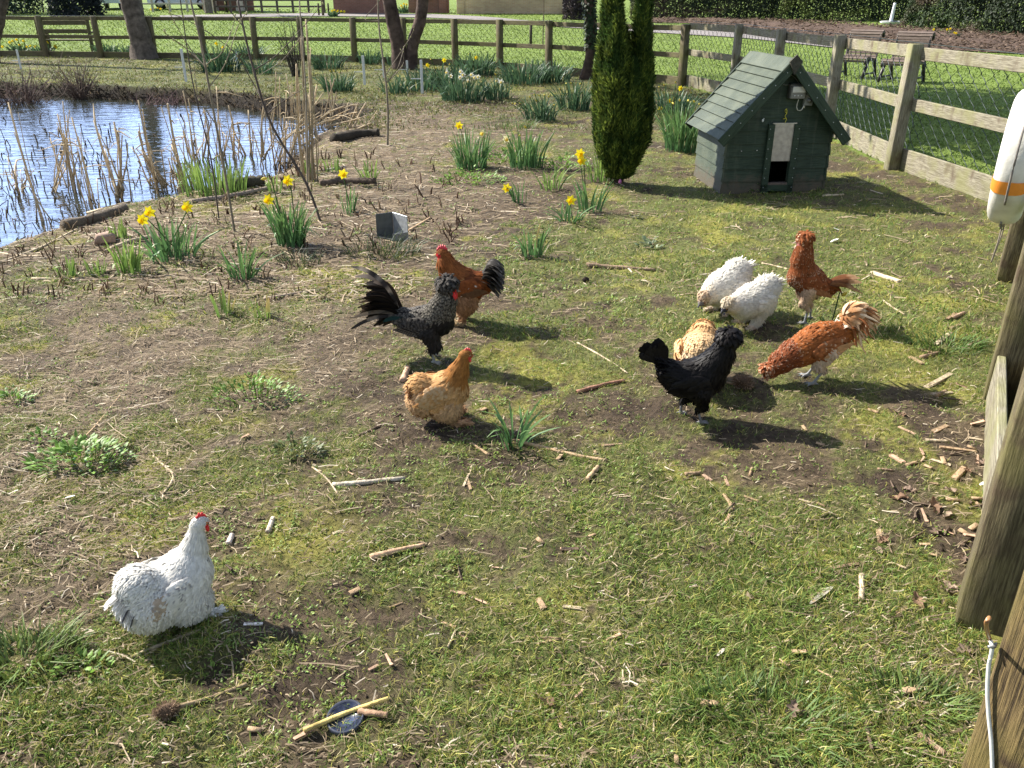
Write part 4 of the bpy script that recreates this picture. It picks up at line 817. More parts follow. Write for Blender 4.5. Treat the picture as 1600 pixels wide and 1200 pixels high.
for lab, x, y, h, n, fl in (('dark daffodil tuft below the fence, nearest the leaning reeds', 512, 108, 30, 40, ()), ('grey green leafless flowered clump in front of two dark tufts', 528, 142, 30, 60, ((517, 112, 'b'), (523, 112, 'b'), (531, 113, 'b'))), ('low dark tuft between the clear plant guards', 575, 100, 22, 30, ()), ('dark tuft at the left foot of the forked tree', 612, 102, 22, 25, ()),
        ('daffodil tuft in front of the forked tree base', 617, 146, 30, 30, ()), ('daffodil tuft beside the tall clear guard', 655, 142, 34, 35, ((660, 100, 'b'),)), ('dark daffodil bank by the far fence with two yellow heads', 345, 112, 40, 60, ((338, 68, 'y'), (349, 74, 'y'), (360, 103, 'y'))), ('dark tuft right of the yellow headed bank', 392, 92, 26, 45, ()), ('dark tuft below the far fence, left of the tall canes', 408, 115, 26, 35, ()), ('round dark leafy tuft beside the thick leaning trunk', 167, 88, 20, 45, ()), ('small dark tuft hard against the thick leaning trunk', 197, 84, 14, 25, ()),
        ('yellow daffodils blooming by the end of the far bench', 68, 86, 18, 30, tuple((x, y, 'y') for x, y in ((66, 65), (70, 62), (74, 66), (69, 70), (86, 72), (88, 74)))), ('drift of yellow daffodils behind the bare red shrub', 30, 84, 16, 40, tuple((x, y, 'y') for x, y in ((4, 73), (15, 66), (20, 64), (26, 62), (37, 64), (31, 70), (48, 72), (30, 78), (55, 73), (42, 73)))),
        ('yellow daffodil clump in front of the dark red brick wall', 521, 26, 9, 30, tuple((x, y, 'y') for x, y in ((519, 17), (523, 16), (528, 17), (533, 18), (538, 18), (526, 19)))), ('yellow daffodils by the gate pier behind the forked tree', 632, 20, 10, 25, tuple((x, y, 'y') for x, y in ((627, 9), (631, 6), (635, 7), (629, 12)))), ('scattered yellow daffodils in the soil bed under the hedge', 1486, 62, 12, 20, tuple((x, y, 'y') for x, y in ((1459, 46), (1480, 46), (1485, 45), (1491, 51), (1494, 52)))), ('yellow daffodils in front of the two rail fence', 247, 17, 5, 20, tuple((x, y, 'y') for x, y in ((242, 14), (247, 13), (251, 14), (236, 15))))):
    D_(lab, x, y, h, n, .7, fl, .45, **DK)
b = gat(966, 292); m = MB(); tube(m, curve([(0, 0, 0), (0, 0, .05), (.012, -.01, .075)], 6), .0025, 5, (.06, .08, .04)); tube(m, [(.012, -.01, .075), (.014, -.012, .06), (.014, -.012, .042), (.014, -.012, .034)], [.004, .014, .016, .010], 8, (.42, .16, .33)); tag(m.build('fritillary', M['petal'], None, True, b), 'tiny nodding pink fritillary bloom at the conifer base', 'flower')

# ------------------------------------------------------------------ leafy weeds, iris, reeds, shrubs, saplings
def weed(label, px, py, wpx, hpx, n=120, col=(.15, .26, .045), leaf=None, grassy=False):
    b = gat(px, py); k = ppm(b); m = MB(); rx = wpx / k / 2; ry = rx * .62; q = np.sqrt(rng.random(n)); a = rng.random(n) * 6.283; x, y = np.cos(a) * q * rx, np.sin(a) * q * ry; z = ground_z(b.x + x, b.y + y) - b.z; H = hpx / k * .75
    C = np.array(col) * (.6 + .8 * rng.random((n, 1)))
    if grassy: blades(m, np.c_[x, y, z - .01], H * (.6 + .6 * rng.random(n)), np.full(n, .006), .5 + rng.random(n), a + rng.normal(0, .6, n), C * .8, C * 1.2, rng.random(n) * 6.28)
    else:
        l = leaf or max(.022, 7 / k); el = rng.uniform(.1, 1.1, n); zz = z + H * rng.random(n) * (1 - q ** 2) ; D = np.c_[np.cos(a) * np.cos(el), np.sin(a) * np.cos(el), np.sin(el) * .8]
        cards(m, np.c_[x, y, zz], D, np.tile([0, 0, 1.], (n, 1)), l * (.6 + .8 * rng.random(n)), l * .62 * (.7 + .6 * rng.random(n)), C, .2)
        for i in range(0, n, 5): tube(m, [(x[i] * .7, y[i] * .7, z[i] - .01), (x[i], y[i], zz[i])], .0018, 3, np.array(col) * .7, False)
    tag(m.build('leafy_weed', M['leaf'], None, True, b), label, 'weed', 'clumps of weeds in the pen')
weed('bright leafy weed mound near the middle, behind the white hen', 400, 622, 150, 55, 240); weed('bright oval leaved weed mound above the white hen', 128, 722, 155, 60, 260, leaf=.03); weed('small tufted weed right of the bright mounds', 465, 706, 80, 40, 90, (.09, .12, .035)); weed('flat weed patch at the edge of the straw, cut by the picture side', 22, 626, 70, 30, 80); weed('flat pale weed patch behind the oval leaved mound', 70, 686, 60, 26, 60)
weed('long soft grass tuft in the lower corner below the white hen', 40, 1035, 170, 60, 330, (.11, .16, .035), grassy=True); weed('low leaves just under the tail of the white hen', 130, 1045, 90, 20, 60); weed('leafy ground cover beneath the faded daffodil', 735, 285, 120, 30, 200); weed('weedy ground cover under the narcissus clump with one white bloom', 800, 250, 110, 30, 180); weed('low green weeds between conifer and daffodils', 880, 262, 90, 28, 130); weed('grassy tuft beside the metal box', 600, 398, 110, 50, 160, (.06, .085, .03), grassy=True); weed('dark spiky tuft below the upright daffodil clump', 470, 410, 60, 40, 80, (.05, .07, .03), grassy=True); weed('small weed in front of the pop hole', 1190, 300, 40, 16, 40)
weed('grey green bent leaves lying on the grass', 1012, 386, 34, 26, 22, (.16, .20, .11), .05); weed('lush green tuft behind the budded clump', 800, 200, 90, 28, 150, (.08, .15, .03), grassy=True)
weed('fresh grass tuft by the nearest square post', 1475, 545, 110, 30, 260, (.08, .14, .03), grassy=True)
weed('straggling grass near the weathered post', 1420, 1100, 160, 50, 300, (.10, .15, .035), grassy=True); weed('broad grass patch in the near right corner', 1200, 1130, 260, 50, 420, (.09, .145, .032), grassy=True)
def iris(label, px, py, wpx, hpx, n):
    D_(label, px, py, hpx, n, .5, (), .16, wpx=wpx, cat='water plants', name='iris_clump', dz=-.02, group='green water plants', **YGc)
iris('upright green iris leaves in the shallow water by the mossy log', 335, 302, 95, 58, 60); 
for i, (x, y, w, h, n) in enumerate(((150, 171, 60, 18, 45), (200, 172, 70, 26, 70), (255, 172, 60, 26, 60))):
    b = at(x, y, WZ); k = ppm(b); D_(('short green water plants under the far bank', 'dense strip of green water plants below the leaning trunk', 'green water plants under the purple twiggy bank')[i], x, y, h, n, .5, (), .16, wpx=w, cat='water plants', name='iris_clump', dz=WZ - gz(b.x, b.y) if False else .12, group='green water plants', **YGc)
for lab, x, y, h in (('pale green shoots at the water edge below the tall canes', 488, 272, 26), ('green shoots by the mossy log end', 430, 300, 30), ('young shoots on the litter, nearest the water lily leaf', 520, 268, 24), ('yellow green shoots among brown stubs, near the plank edge', 105, 432, 34), ('two short shoots on the straw near the stone', 152, 426, 28), ('green sprig beside the flat brown stone', 187, 372, 34), ('pale sprig at the waterline', 75, 350, 30)): D_(lab, x, y, h, 8, .4, (), .15, cat='shoots', name='green_shoots', group='green shoots on the shore', **YGc)
def reeds(label, stems, wpx=3.2, col=(.60, .49, .33), name='dry_reeds'):
    b = at(stems[0][0], stems[0][1], WZ); b = Vector((b.x, b.y, min(WZ, gz(b.x, b.y)))) if inpoly(np.array([b.x]), np.array([b.y]), POND)[0] else gat(stems[0][0], stems[0][1]); root = empty(name, b); k = ppm(b); tag(root, label, 'reeds', 'dead reeds standing in and around the pond')
    ex = []
    for (x0, y0, x1, y1) in stems:
        for q in range(4 if len(stems) < 6 else 2): f = rng.uniform(.3, .95); dx, dy = rng.normal(0, 9), rng.normal(0, 4); ex.append((x0 + dx, y0 + dy, x0 + dx + (x1 - x0) * f + rng.normal(0, 8), y0 + dy + (y1 - y0) * f))
    w00 = wpx
    for (x0, y0, x1, y1) in list(stems) + ex:
        wpx = w00 * (.85 if (x0, y0, x1, y1) in stems else .5)
        s = A3(atY(x0, y0, b.y + rng.uniform(-.1, .1))) - A3(b); e = A3(atY(x1, y1, b.y + rng.uniform(-.25, .25))) - A3(b); s2 = s + (s - e) / np.linalg.norm(s - e) * .12; md = (s + e) / 2 + rng.normal(0, .02, 3); m = MB(); c = np.array(col) * rng.uniform(.7, 1.15); w_ = wpx / k / 2 * rng.uniform(.8, 1.25); C = c * np.linspace(.7, 1.1, 9)[:, None]
        tube(m, curve([s2, s, md, e], 9), np.linspace(w_ * 1.15, w_ * .55, 9), 5, C, True, .25, int(rng.integers(1e6)))
        if rng.random() < .55: q = md + (e - md) * rng.random(); d = rng.normal(0, .5, 3); d[2] = abs(d[2]) * .4 - .1; tube(m, [q, q + d * .12, q + d * .3 - np.array([0, 0, .05])], [w_ * .6, w_ * .5, w_ * .2], 4, c, False)
        m.build('stem', M['straw'], root)
reeds('long lone reed leaning over the open water', [(66, 342, 13, 160)], 4); reeds('short cut reeds in front of the dark reflection', [(28, 300, 12, 243), (25, 285, 26, 250), (36, 290, 37, 262)], 3.5)
reeds('bunch of four upright reeds in open water', [(114, 298, 98, 158), (110, 275, 90, 178), (121, 285, 104, 180), (86, 292, 106, 218)], 4); reeds('single brown reed right of the upright bunch', [(144, 325, 112, 183)], 4.5); reeds('crossed thick reeds with a slanting brown stem', [(190, 312, 178, 190), (184, 300, 179, 200), (178, 288, 147, 188)], 5)
reeds('pair of stiff pale reeds before the trunk reflection', [(246, 300, 216, 156), (243, 280, 226, 205), (252, 276, 232, 245), (240, 268, 216, 205)], 4.5); reeds('thick sheaf of straw coloured reeds left of the iris', [(297, 308, 262, 162), (288, 306, 270, 218), (292, 302, 268, 226), (282, 300, 276, 240)], 5); reeds('slim reed behind the iris leaves', [(305, 255, 286, 142)], 3.5)
reeds('cluster of broken reeds behind the thin saplings', [(365, 245, 357, 165), (345, 240, 338, 135), (395, 255, 388, 172), (380, 235, 362, 190)], 4); reeds('reeds with flagging leaves left of the tall canes', [(430, 262, 420, 180), (410, 230, 412, 165), (445, 255, 443, 180), (455, 240, 470, 180)], 4)
reeds('two very tall pale canes', [(482, 282, 470, 60), (488, 282, 478, 30), (474, 270, 463, 100)], 5, (.46, .37, .24)); reeds('bristling reeds at the far end of the pond', [(425, 200, 431, 112), (440, 205, 437, 120), (470, 200, 463, 100), (492, 200, 495, 132), (512, 205, 516, 125), (520, 205, 508, 120), (532, 210, 545, 160), (500, 210, 523, 122), (455, 205, 447, 115)], 4)
reeds('tangle of snapped reeds lying over the bank', [(440, 225, 500, 175), (455, 235, 530, 200), (480, 200, 540, 165), (500, 215, 585, 190), (520, 195, 575, 180), (470, 190, 505, 145), (530, 225, 590, 205), (450, 240, 420, 200), (545, 200, 560, 160), (555, 195, 572, 160)], 3.5); reeds('broken reed stalks near the reed sheaf', [(325, 250, 318, 170), (318, 245, 330, 190), (300, 250, 286, 205)], 3.5)
# dark broken stubble poking from the water
n = 420; x = rng.random(n); pts = []
while len(pts) < 210:
    a, c = rng.uniform(-20, 560), rng.uniform(180, 400); p = at(a, c, WZ)
    if inpoly(np.array([p.x]), np.array([p.y]), POND)[0] and rng.random() < (.25 + .75 * min(1, max(0, (c - 190) / 130))): pts.append(p)
m = MB()
for p in pts:
    k = ppm(p); h = rng.uniform(5, 20) / k; d = rng.normal(0, .4, 3); d[2] = 1; q = A3(p); e = q + d * h; f = e + np.array([rng.normal(0, 1), rng.normal(0, .4), -rng.random() * 1.2]) * h * .6; tube(m, [q - [0, 0, .1], e, f] if rng.random() < .6 else [q - [0, 0, .1], e], .8 / k * rng.uniform(.7, 1.5), 4, np.array([.09, .07, .05]) * rng.uniform(.5, 2.6), False)
tag(m.build('reed_stubble', M['straw']), 'dark broken reed stubs poking out of the pond', 'reed stubs', kind='stuff')
def shrub(label, px, py, wpx, hpx, n, col):
    b = gat(px, py); k = ppm(b); root = empty('bare_shrub', b); tag(root, label, 'shrub'); st, tw = MB(), MB(); H = hpx / k; W = wpx / k / 2
    for i in range(n):
        a = rng.random() * 6.283; l = H * rng.uniform(.5, 1.1); e = np.array([math.cos(a) * W * rng.uniform(.2, 1), math.sin(a) * W * .6, l]); P = curve([(rng.normal(0, .06), rng.normal(0, .06), -.05), e * np.array([.35, .35, .5]) + rng.normal(0, .03, 3), e], 8); c = np.array(col) * rng.uniform(.6, 1.3); tube(st, P, np.linspace(.012, .004, 8), 4, c, False)
        for q in range(5): i0 = rng.integers(2, 8); s = P[i0]; d = rng.normal(0, .5, 3) + np.array([0, 0, .5]); tube(tw, [s, s + d * .12, s + d * .25 + rng.normal(0, .03, 3)], [.005, .004, .0025], 3, c * 1.1, False)
    st.build('stems', M['twig'], root); tw.build('twigs', M['twig'], root)
shrub('big bare reddish shrub on the far bank at the picture side', 25, 142, 150, 78, 90, (.10, .065, .055)); shrub('smaller bare shrub on the far bank below the bench', 122, 136, 90, 56, 45, (.10, .07, .055)); shrub('low purple twigged shrub hanging over the water', 265, 143, 110, 22, 60, (.13, .08, .08)); shrub('thin dark bare bush in front of the far fence', 462, 120, 60, 80, 22, (.05, .045, .035))
def sapling(label, main, branches, w0, w1, col, buds=0):
    b = gat(*main[0]); root = empty('sapling', b); k = ppm(b); tag(root, label, 'sapling', 'bare saplings by the pond'); P = [A3(atY(x, y, b.y + .25 * i / len(main))) - A3(b) for i, (x, y) in enumerate(main)]; P[0][2] = -.05; d = P[-1] - P[-2]; d = d / np.linalg.norm(d); P += [P[-1] + d * .6 + [.03, 0, .1], P[-1] + d * 1.2 + [-.02, .05, .25]]
    w0 *= .62; w1 *= .62
    m = MB(); C = curve(P, 30); tube(m, C, np.linspace(w0, w1, 30) / k / 2, 7, np.array(col) * (.85 + .3 * rng.random((30, 1))), True, .12, 3); m.build('trunk', M['twig'], root)
    for br in branches:
        m = MB(); Q = [A3(atY(x, y, b.y + .15 + rng.uniform(-.15, .15))) - A3(b) for x, y in br]; Q[0] = C[np.argmin(np.linalg.norm(C - Q[0], axis=1))]; Q = curve(Q, 12); tube(m, Q, np.linspace(w1 * .95, w1 * .4, 12) / k / 2, 5, col, False)
        for q in range(buds): i = rng.integers(3, 12); ball(m, Q[i] + rng.normal(0, .004, 3), (.006, .006, .010), (.42, .40, .2), 5, 4)
        m.build('branch', M['twig'], root)
TW, DW = (.19, .155, .11), (.075, .06, .05)
sapling('pale slender sapling leaning over the water with budding branches', [(367, 364), (355, 290), (336, 187), (314, 67), (300, 10), (296, -20)], [[(331, 160), (322, 105), (345, 85), (362, 48), (368, 22)], [(322, 110), (300, 80), (270, 30), (262, 10)], [(318, 120), (290, 75), (262, 55), (255, 45)], [(326, 140), (352, 100), (372, 40), (385, 20)], [(338, 195), (310, 150), (303, 100)]], 6.5, 3.2, TW, 8)
sapling('thin dark whip beside the pale sapling', [(342, 344), (330, 250), (308, 160), (296, 100)], [[(325, 220), (330, 190), (345, 165)]], 4, 2.2, DW)
sapling('dark diagonal sapling rising from the bare soil', [(503, 346), (478, 285), (424, 194), (394, 100), (374, 12), (372, -15)], [[(412, 165), (390, 120), (365, 80), (300, 35), (262, 20)], [(398, 112), (430, 88), (468, 48), (505, 5)], [(418, 180), (440, 160), (480, 135)], [(380, 40), (362, 20), (340, -10)]], 7, 3.2, (.085, .065, .055), 4)
sapling('straight pale sapling on the bank behind the log', [(605, 228), (606, 170), (601, 110), (593, 50), (590, -10)], [[(607, 130), (622, 105), (632, 70)], [(606, 120), (640, 60), (648, 40)], [(607, 135), (630, 100), (626, 78)], [(593, 40), (570, 30), (590, 5), (600, -10)]], 6, 2.5, TW, 2)
sapling('wispy grey sapling with a long bent branch by the far bank', [(480, 300), (478, 150), (472, 60), (468, 0)], [[(471, 60), (440, 95), (400, 120)], [(470, 15), (482, 20), (492, 10)]], 4, 2.4, (.24, .20, .15))
def guard(label, px, py, ty, wpx=5):
    b = gat(px, py); k = ppm(b); h = (py - ty) / k; root = empty('plant_guard', b); tag(root, label, 'plant guard', 'clear plastic plant guards'); m = MB(); w_ = wpx / k / 2; cbox(m, (0, 0, h / 2), (w_ * 1.6, w_ * .5, h), .003, col=(.55, .56, .56)); m.build('stake', M['plastic'], root, False); m = MB(); cbox(m, (-.1, .01, h * .45), (.2, .006, .016), .001, col=(.6, .6, .6)); m.build('tie', M['plastic'], root, False)
guard('clear plant guard standing alone on the far bank', 570, 133, 90); guard('clear plant guard by the white narcissus', 660, 147, 97); guard('pale plant guard near the far shrubs, nearest the water', 291, 128, 80); guard('pale plant guard against the straight sapling', 600, 122, 95, 4); guard('pale guard in the dark daffodil bank', 372, 108, 82, 4); guard('leaning pale guard under the forked tree', 637, 120, 96, 4); guard('pale guard inside the bare red shrub', 33, 108, 80, 4)
# ------------------------------------------------------------------ poultry
A_ = lambda *v: np.array(v, float)
class Bird:
    def __init__(s): s.p = []
    def cap(s, a, b, ra, rb, tag, flow=None, k=.02):
        a, b = A_(*a), A_(*b); s.p.append(('c', a, b, ra, rb, tag, nrm(b - a) if flow is None else nrm(A_(*flow)), k))
    def chain(s, pts, tag, flow=None, k=.02):
        for q, r in zip(pts[:-1], pts[1:]): s.cap(q[:3], r[:3], q[3], r[3], tag, flow, k)
    def ell(s, c, r, tag, pitch=0, flow=(-1, 0, -.25), k=.025, yaw=0):
        m = np.array(Matrix.Rotation(yaw, 3, 'Z') @ Matrix.Rotation(-R(pitch), 3, 'Y')); s.p.append(('e', A_(*c), A_(*r), m, 0, tag, nrm(A_(*flow)), k))
    def dist(s, q, P):
        if q[0] == 'c':
            _, a, b, ra, rb = q[:5]; ba = b - a; t = np.clip(((P - a) @ ba) / (ba @ ba + 1e-12), 0, 1)
            return np.linalg.norm(P - a - t[:, None] * ba, axis=1) - (ra + (rb - ra) * t)
        _, c, r, m = q[:4]; l = (P - c) @ m; k0 = np.linalg.norm(l / r, axis=1); k1 = np.linalg.norm(l / r ** 2, axis=1); return k0 * (k0 - 1) / np.maximum(k1, 1e-6)
    def bounds(s, q):
        if q[0] == 'c': return np.minimum(q[1] - q[3], q[2] - q[4]), np.maximum(q[1] + q[3], q[2] + q[4])
        r = q[2].max(); return q[1] - r, q[1] + r
    def mesh(s, h=.0045):
        lo = np.min([s.bounds(q)[0] for q in s.p], 0) - 3 * h; hi = np.max([s.bounds(q)[1] for q in s.p], 0) + 3 * h
        dim = np.ceil((hi - lo) / h).astype(int) + 1; D = np.full(dim, .08, np.float32); ax = [lo[i] + h * np.arange(dim[i]) for i in range(3)]
        for q in s.p:
            a, b = s.bounds(q); i0 = np.maximum(((a - .05 - lo) / h).astype(int), 0); i1 = np.minimum(((b + .05 - lo) / h).astype(int) + 2, dim)
            G = np.stack(np.meshgrid(*[ax[i][i0[i]:i1[i]] for i in range(3)], indexing='ij'), -1); d = s.dist(q, G.reshape(-1, 3)).reshape(G.shape[:3]).astype(np.float32)
            sl = tuple(slice(i0[i], i1[i]) for i in range(3)); e = D[sl]; k = q[7]; hh = np.clip(.5 + .5 * (e - d) / k, 0, 1); D[sl] = e * (1 - hh) + d * hh - k * hh * (1 - hh)
        S = D < 0; c8 = [S[i:dim[0] - 1 + i, j:dim[1] - 1 + j, k:dim[2] - 1 + k] for i in (0, 1) for j in (0, 1) for k in (0, 1)]
        cnt = sum(c.astype(int) for c in c8); act = (cnt > 0) & (cnt < 8); ids = np.full(act.shape, -1); I = np.argwhere(act); ids[act] = np.arange(len(I))
        acc = np.zeros((len(I), 3)); num = np.zeros(len(I)); off = [np.array(o) for o in ((0, 0, 0), (1, 0, 0), (0, 1, 0), (0, 0, 1), (1, 1, 0), (1, 0, 1), (0, 1, 1), (1, 1, 1))]
        for o1 in off:
            for a in range(3):
                if o1[a]: continue
                o2 = o1.copy(); o2[a] = 1; p, q = I + o1, I + o2; d1, d2 = D[tuple(p.T)], D[tuple(q.T)]; k = (d1 < 0) != (d2 < 0)
                t = d1 / (d1 - d2 + 1e-12); acc[k] += (p + (q - p) * t[:, None])[k]; num[k] += 1
        V = lo + h * acc / num[:, None]; F = []
        for a in range(3):
            b, c = (a + 1) % 3, (a + 2) % 3; s1 = [slice(0, dim[i]) for i in range(3)]; s2 = list(s1); s1[a] = slice(0, dim[a] - 1); s2[a] = slice(1, dim[a])
            E = np.argwhere(S[tuple(s1)] != S[tuple(s2)]); E = E[(E[:, b] > 0) & (E[:, c] > 0)]; sg = S[tuple(E.T)]
            def cell(db, dc):
                q = E.copy(); q[:, b] -= db; q[:, c] -= dc; return ids[tuple(q.T)]
            Q = np.stack([cell(1, 1), cell(0, 1), cell(0, 0), cell(1, 0)], 1); Q[~sg] = Q[~sg][:, ::-1]; F.append(Q)
        F = np.concatenate(F); F = F[(F >= 0).all(1)]
        for _ in range(2):   # relax
            acc = np.zeros_like(V); num = np.zeros(len(V))
            for i in range(4): np.add.at(acc, F[:, i], V[F[:, (i + 1) % 4]] + V[F[:, i - 1]]); np.add.at(num, F[:, i], 2)
            V = V * .5 + .5 * acc / np.maximum(num, 1)[:, None]
        return V, F
    def query(s, P):
        ds = np.stack([s.dist(q, P) for q in s.p], 1); w = np.exp(-(ds - ds.min(1, keepdims=True)) / .012); f = np.stack([q[6] for q in s.p])
        return np.array([q[5] for q in s.p])[ds.argmin(1)], nrm(w @ f / w.sum(1, keepdims=True))

def plume(mb, P, N, F, Ln, W, lift, curl, C, rows=4, blunt=.55):
    # C: list of `rows` colour arrays from root to tip
    n = len(P); F = nrm(F - (F * N).sum(1, keepdims=True) * N); S = nrm(np.cross(F, N)); D = nrm(F * np.cos(lift)[:, None] + N * np.sin(lift)[:, None]); U = np.cross(S, D)
    NN = np.stack([nrm(N * 1.0 + S * (.35 * q) + D * .15) for _ in range(rows) for q in (-1, 0, 1)], 1).reshape(-1, 3); us = np.linspace(0, 1, rows); prof = np.interp(us, [0, .3, .7, .92, 1], [.45, .9, 1, blunt + .2, blunt * .5]); V = []; CC = []
    for u, pw, c in zip(us, prof, C):
        ctr = P + D * (Ln * u)[:, None] - N * (curl * Ln * u * u)[:, None]
        for sgn in (-1, 0, 1): V.append(ctr + S * (sgn * W * pw * .5)[:, None] + (U * (W * .14)[:, None] if sgn == 0 else 0)); CC.append(c)
    V = np.stack(V, 1); CC = np.stack(CC, 1); m = rows * 3; b = np.arange(n)[:, None] * m; F = []
    for r in range(rows - 1):
        for q in (0, 1): a = r * 3 + q; F.append(b + np.array([a, a + 1, a + 4, a + 3]))
    mb.add(V.reshape(-1, 3), [np.concatenate(F)], CC.reshape(-1, 3), NN)
def sample(V, F, n, wt=None):
    a = V[F[:, 0]]; d1 = V[F[:, 2]] - a; d2 = V[F[:, 3]] - V[F[:, 1]]; nn = np.cross(d1, d2); ar = np.linalg.norm(nn, axis=1)
    w = ar if wt is None else ar * wt; i = rng.choice(len(F), n, p=w / w.sum()); u, v = rng.random((2, n, 1)); q = V[F[i]]
    return (q[:, 0] * (1 - u) + q[:, 1] * u) * (1 - v) + (q[:, 3] * (1 - u) + q[:, 2] * u) * v, nrm(nn)[i]
def quill(mb, root, d, L, W, bend, side, cf, rows=9, tipw=.6):
    # one long feather: gently bent strip with a rib
    root, d, bend, side = A_(*root), nrm(A_(*d)), A_(*bend), nrm(A_(*side)); u = np.linspace(0, 1, rows)[:, None]
    ctr = root + d * L * u + bend * L * u * u; T = nrm(np.gradient(ctr, axis=0)); S = nrm(side - (T @ side)[:, None] * T); N = np.cross(T, S)
    pw = np.interp(u[:, 0], [0, .15, .6, .9, 1], [.3, .7, 1, .8, tipw * .5])[:, None] * W / 2
    V = np.stack([ctr - S * pw, ctr + N * W * .1, ctr + S * pw], 1).reshape(-1, 3); C = np.repeat(np.array([cf(x) for x in u[:, 0]]), 3, 0)
    i = np.arange(rows - 1)[:, None] * 3; mb.add(V, [np.concatenate([i + np.array([0, 1, 4, 3]), i + np.array([1, 2, 5, 4])])], C)
def legs(B, hip, knee, hock, foot, r=.0065, side=1, thigh=(.045, .026), fl=(-.35, 0, -1), toe=.045, head=0.0):
    B.cap(hip, knee, *thigh, 'thigh', fl); B.cap(knee, hock, thigh[1], r * 1.5, 'thigh', fl, .012); B.cap(hock, foot, r * 1.15, r, 'shank', None, .006)
    for a in (-.5, 0, .5, 2.8):
        l = toe * (.6 if a > 2 else 1); a += head; e = A_(foot[0] + math.cos(a) * l, foot[1] + math.sin(a) * l, .004); mid = (A_(*foot) * .5 + e * .5) + A_(0, 0, .003)
        B.cap(foot, mid, r * .9, r * .75, 'shank', None, .005); B.cap(mid, e, r * .75, r * .3, 'shank', None, .004)
J = lambda n, a, s=.25: np.clip(np.asarray(a) * (1 + s * (rng.random((n, 1)) - .5)), 0, 1)
def mixr(n, *cols):
    return np.array(cols)[rng.integers(0, len(cols), n)]
def comb_mesh(mb, base, fwd, up, L, Hh, spikes, col, th=.005):
    base, fwd, up = A_(*base), nrm(A_(*fwd)), nrm(A_(*up)); sd = np.cross(up, fwd); n = spikes * 4 + 1; u = np.linspace(0, 1, n)
    z = (np.sin(u * np.pi) ** .6 * Hh * (.55 + .45 * np.abs(np.cos(u * np.pi * spikes)))) + .002; V = []
    for x, q in zip(u, z):
        b0 = base + fwd * L * (.5 - x); V += [b0 - sd * th - up * .006, b0 + sd * th - up * .006, b0 + sd * th * .8 + up * q * .6, b0 + up * q, b0 - sd * th * .8 + up * q * .6]
    i = np.arange(n - 1)[:, None] * 5; F = [np.concatenate([i + np.array([a, (a + 1) % 5, (a + 1) % 5 + 5, a + 5]) for a in range(5)])]
    mb.add(V, F, np.array(col)); mb.add([V[0], V[1], V[2], V[3], V[4]], [[0, 1, 2, 3, 4]], col); mb.add(V[-5:], [[4, 3, 2, 1, 0]], col)

def bird(label, cat, B, foot_px, yaw, fspec, ccol, fmat='feather', wings=None, tail=None, comb=None, wattle=None, eye=None, scale=1.0, crest=None, bu=.45, vs_=.5, dz=0.0, group='chickens in the pen'):
    """fspec: part -> (length, width, lift, jitter, density); ccol(part, P, n, u) -> colours at feather fraction u."""
    p = gat(*foot_px); root = empty('chicken', (p.x, p.y, p.z + dz), yaw); root.scale = (scale,) * 3; tag(root, label, cat, group)
    V, F = B.mesh(); tg, fl = B.query(V); C = np.zeros((len(V), 3))
    for t in set(tg): k = tg == t; C[k] = ccol(t, V[k], k.sum(), bu)
    mb = MB(); mb.add(V, F, C); mb.build('body', M[fmat], root)
    pl = MB(); P, N = sample(V, F, 24000); tg, fl = B.query(P)
    area = (np.linalg.norm(np.cross(V[F[:, 2]] - V[F[:, 0]], V[F[:, 3]] - V[F[:, 1]]), axis=1).sum() / 2) / 24000
    for t, (Ln, W, lift, jit, den) in fspec.items():
        W = W * .62; Ln = Ln * .92; lift = lift * 1.1; jit = jit * 1.35
        k = np.flatnonzero(tg == t)
        if not len(k): continue
        m = min(len(k), int(den * len(k) * area / (Ln * W * .28)) + 1); k = rng.permutation(k)[:m]; m = len(k)
        f = nrm(fl[k] + rng.normal(0, jit, (m, 3))); us = np.linspace(0, 1, 5)
        cs = [ccol(t, P[k], m, u) for u in us]
        v = 1 + vs_ * (rng.random((m, 1)) - .58)
        plume(pl, P[k] + N[k] * .0005, N[k], f, Ln * (.7 + .6 * rng.random(m)), W * (.75 + .5 * rng.random(m)), lift * (.6 + .9 * rng.random(m)), np.minimum(.25, .45 * lift) * (.6 + .8 * rng.random(m)), [np.clip(c * v, 0, 1) for c in cs], 5)
    tag(pl.build('plumage', M[fmat], root))
    if crest:   # ball of lax feathers on the crown
        c, r, n, Ln, W, cf = crest; c = A_(*c); r = A_(*r); d = nrm(rng.normal(0, 1, (n, 3)) + A_(0, 0, .35)); cm = MB()
        ball(cm, c, r * .8, cf(1, .3)[0], 14, 9)
        dn = nrm(d * A_(1, 1, .2) + A_(0, 0, -.55) + rng.normal(0, .25, (n, 3)))
        plume(cm, c + d * r * .82, d, dn, Ln * (.6 + .8 * rng.random(n)), np.full(n, W), .35 + .5 * rng.random(n), .35 + .2 * rng.random(n), [cf(n, u) for u in (0, .25, .5, .75, 1)], 5)
        cm.build('crest', M[fmat], root)
    if tail:
        tm = MB(); tail(tm); tm.build('tail', M['dfeather' if fmat == 'dfeather' else 'feather'], root)
    if wings:
        for s in (1, -1):
            wm = MB(); wings(wm, s); wm.build('wing', M[fmat], root)
    if comb:
        cmb = MB(); comb(cmb); cmb.build('comb', M['flesh'], root)
    if wattle:
        for s in (1, -1):
            q = MB(); wattle(q, s); q.build('wattle', M['flesh'], root)
    if eye:
        for s in (1, -1):
            q = MB(); e = A_(eye[0], eye[1] * s, eye[2]); ball(q, e, .0052, (.35, .12, .02), 10, 7); ball(q, e + A_(.0012, s * .003, 0), .0034, (.004, .004, .004), 8, 6); q.build('eye', M['eye'], root)
    return root
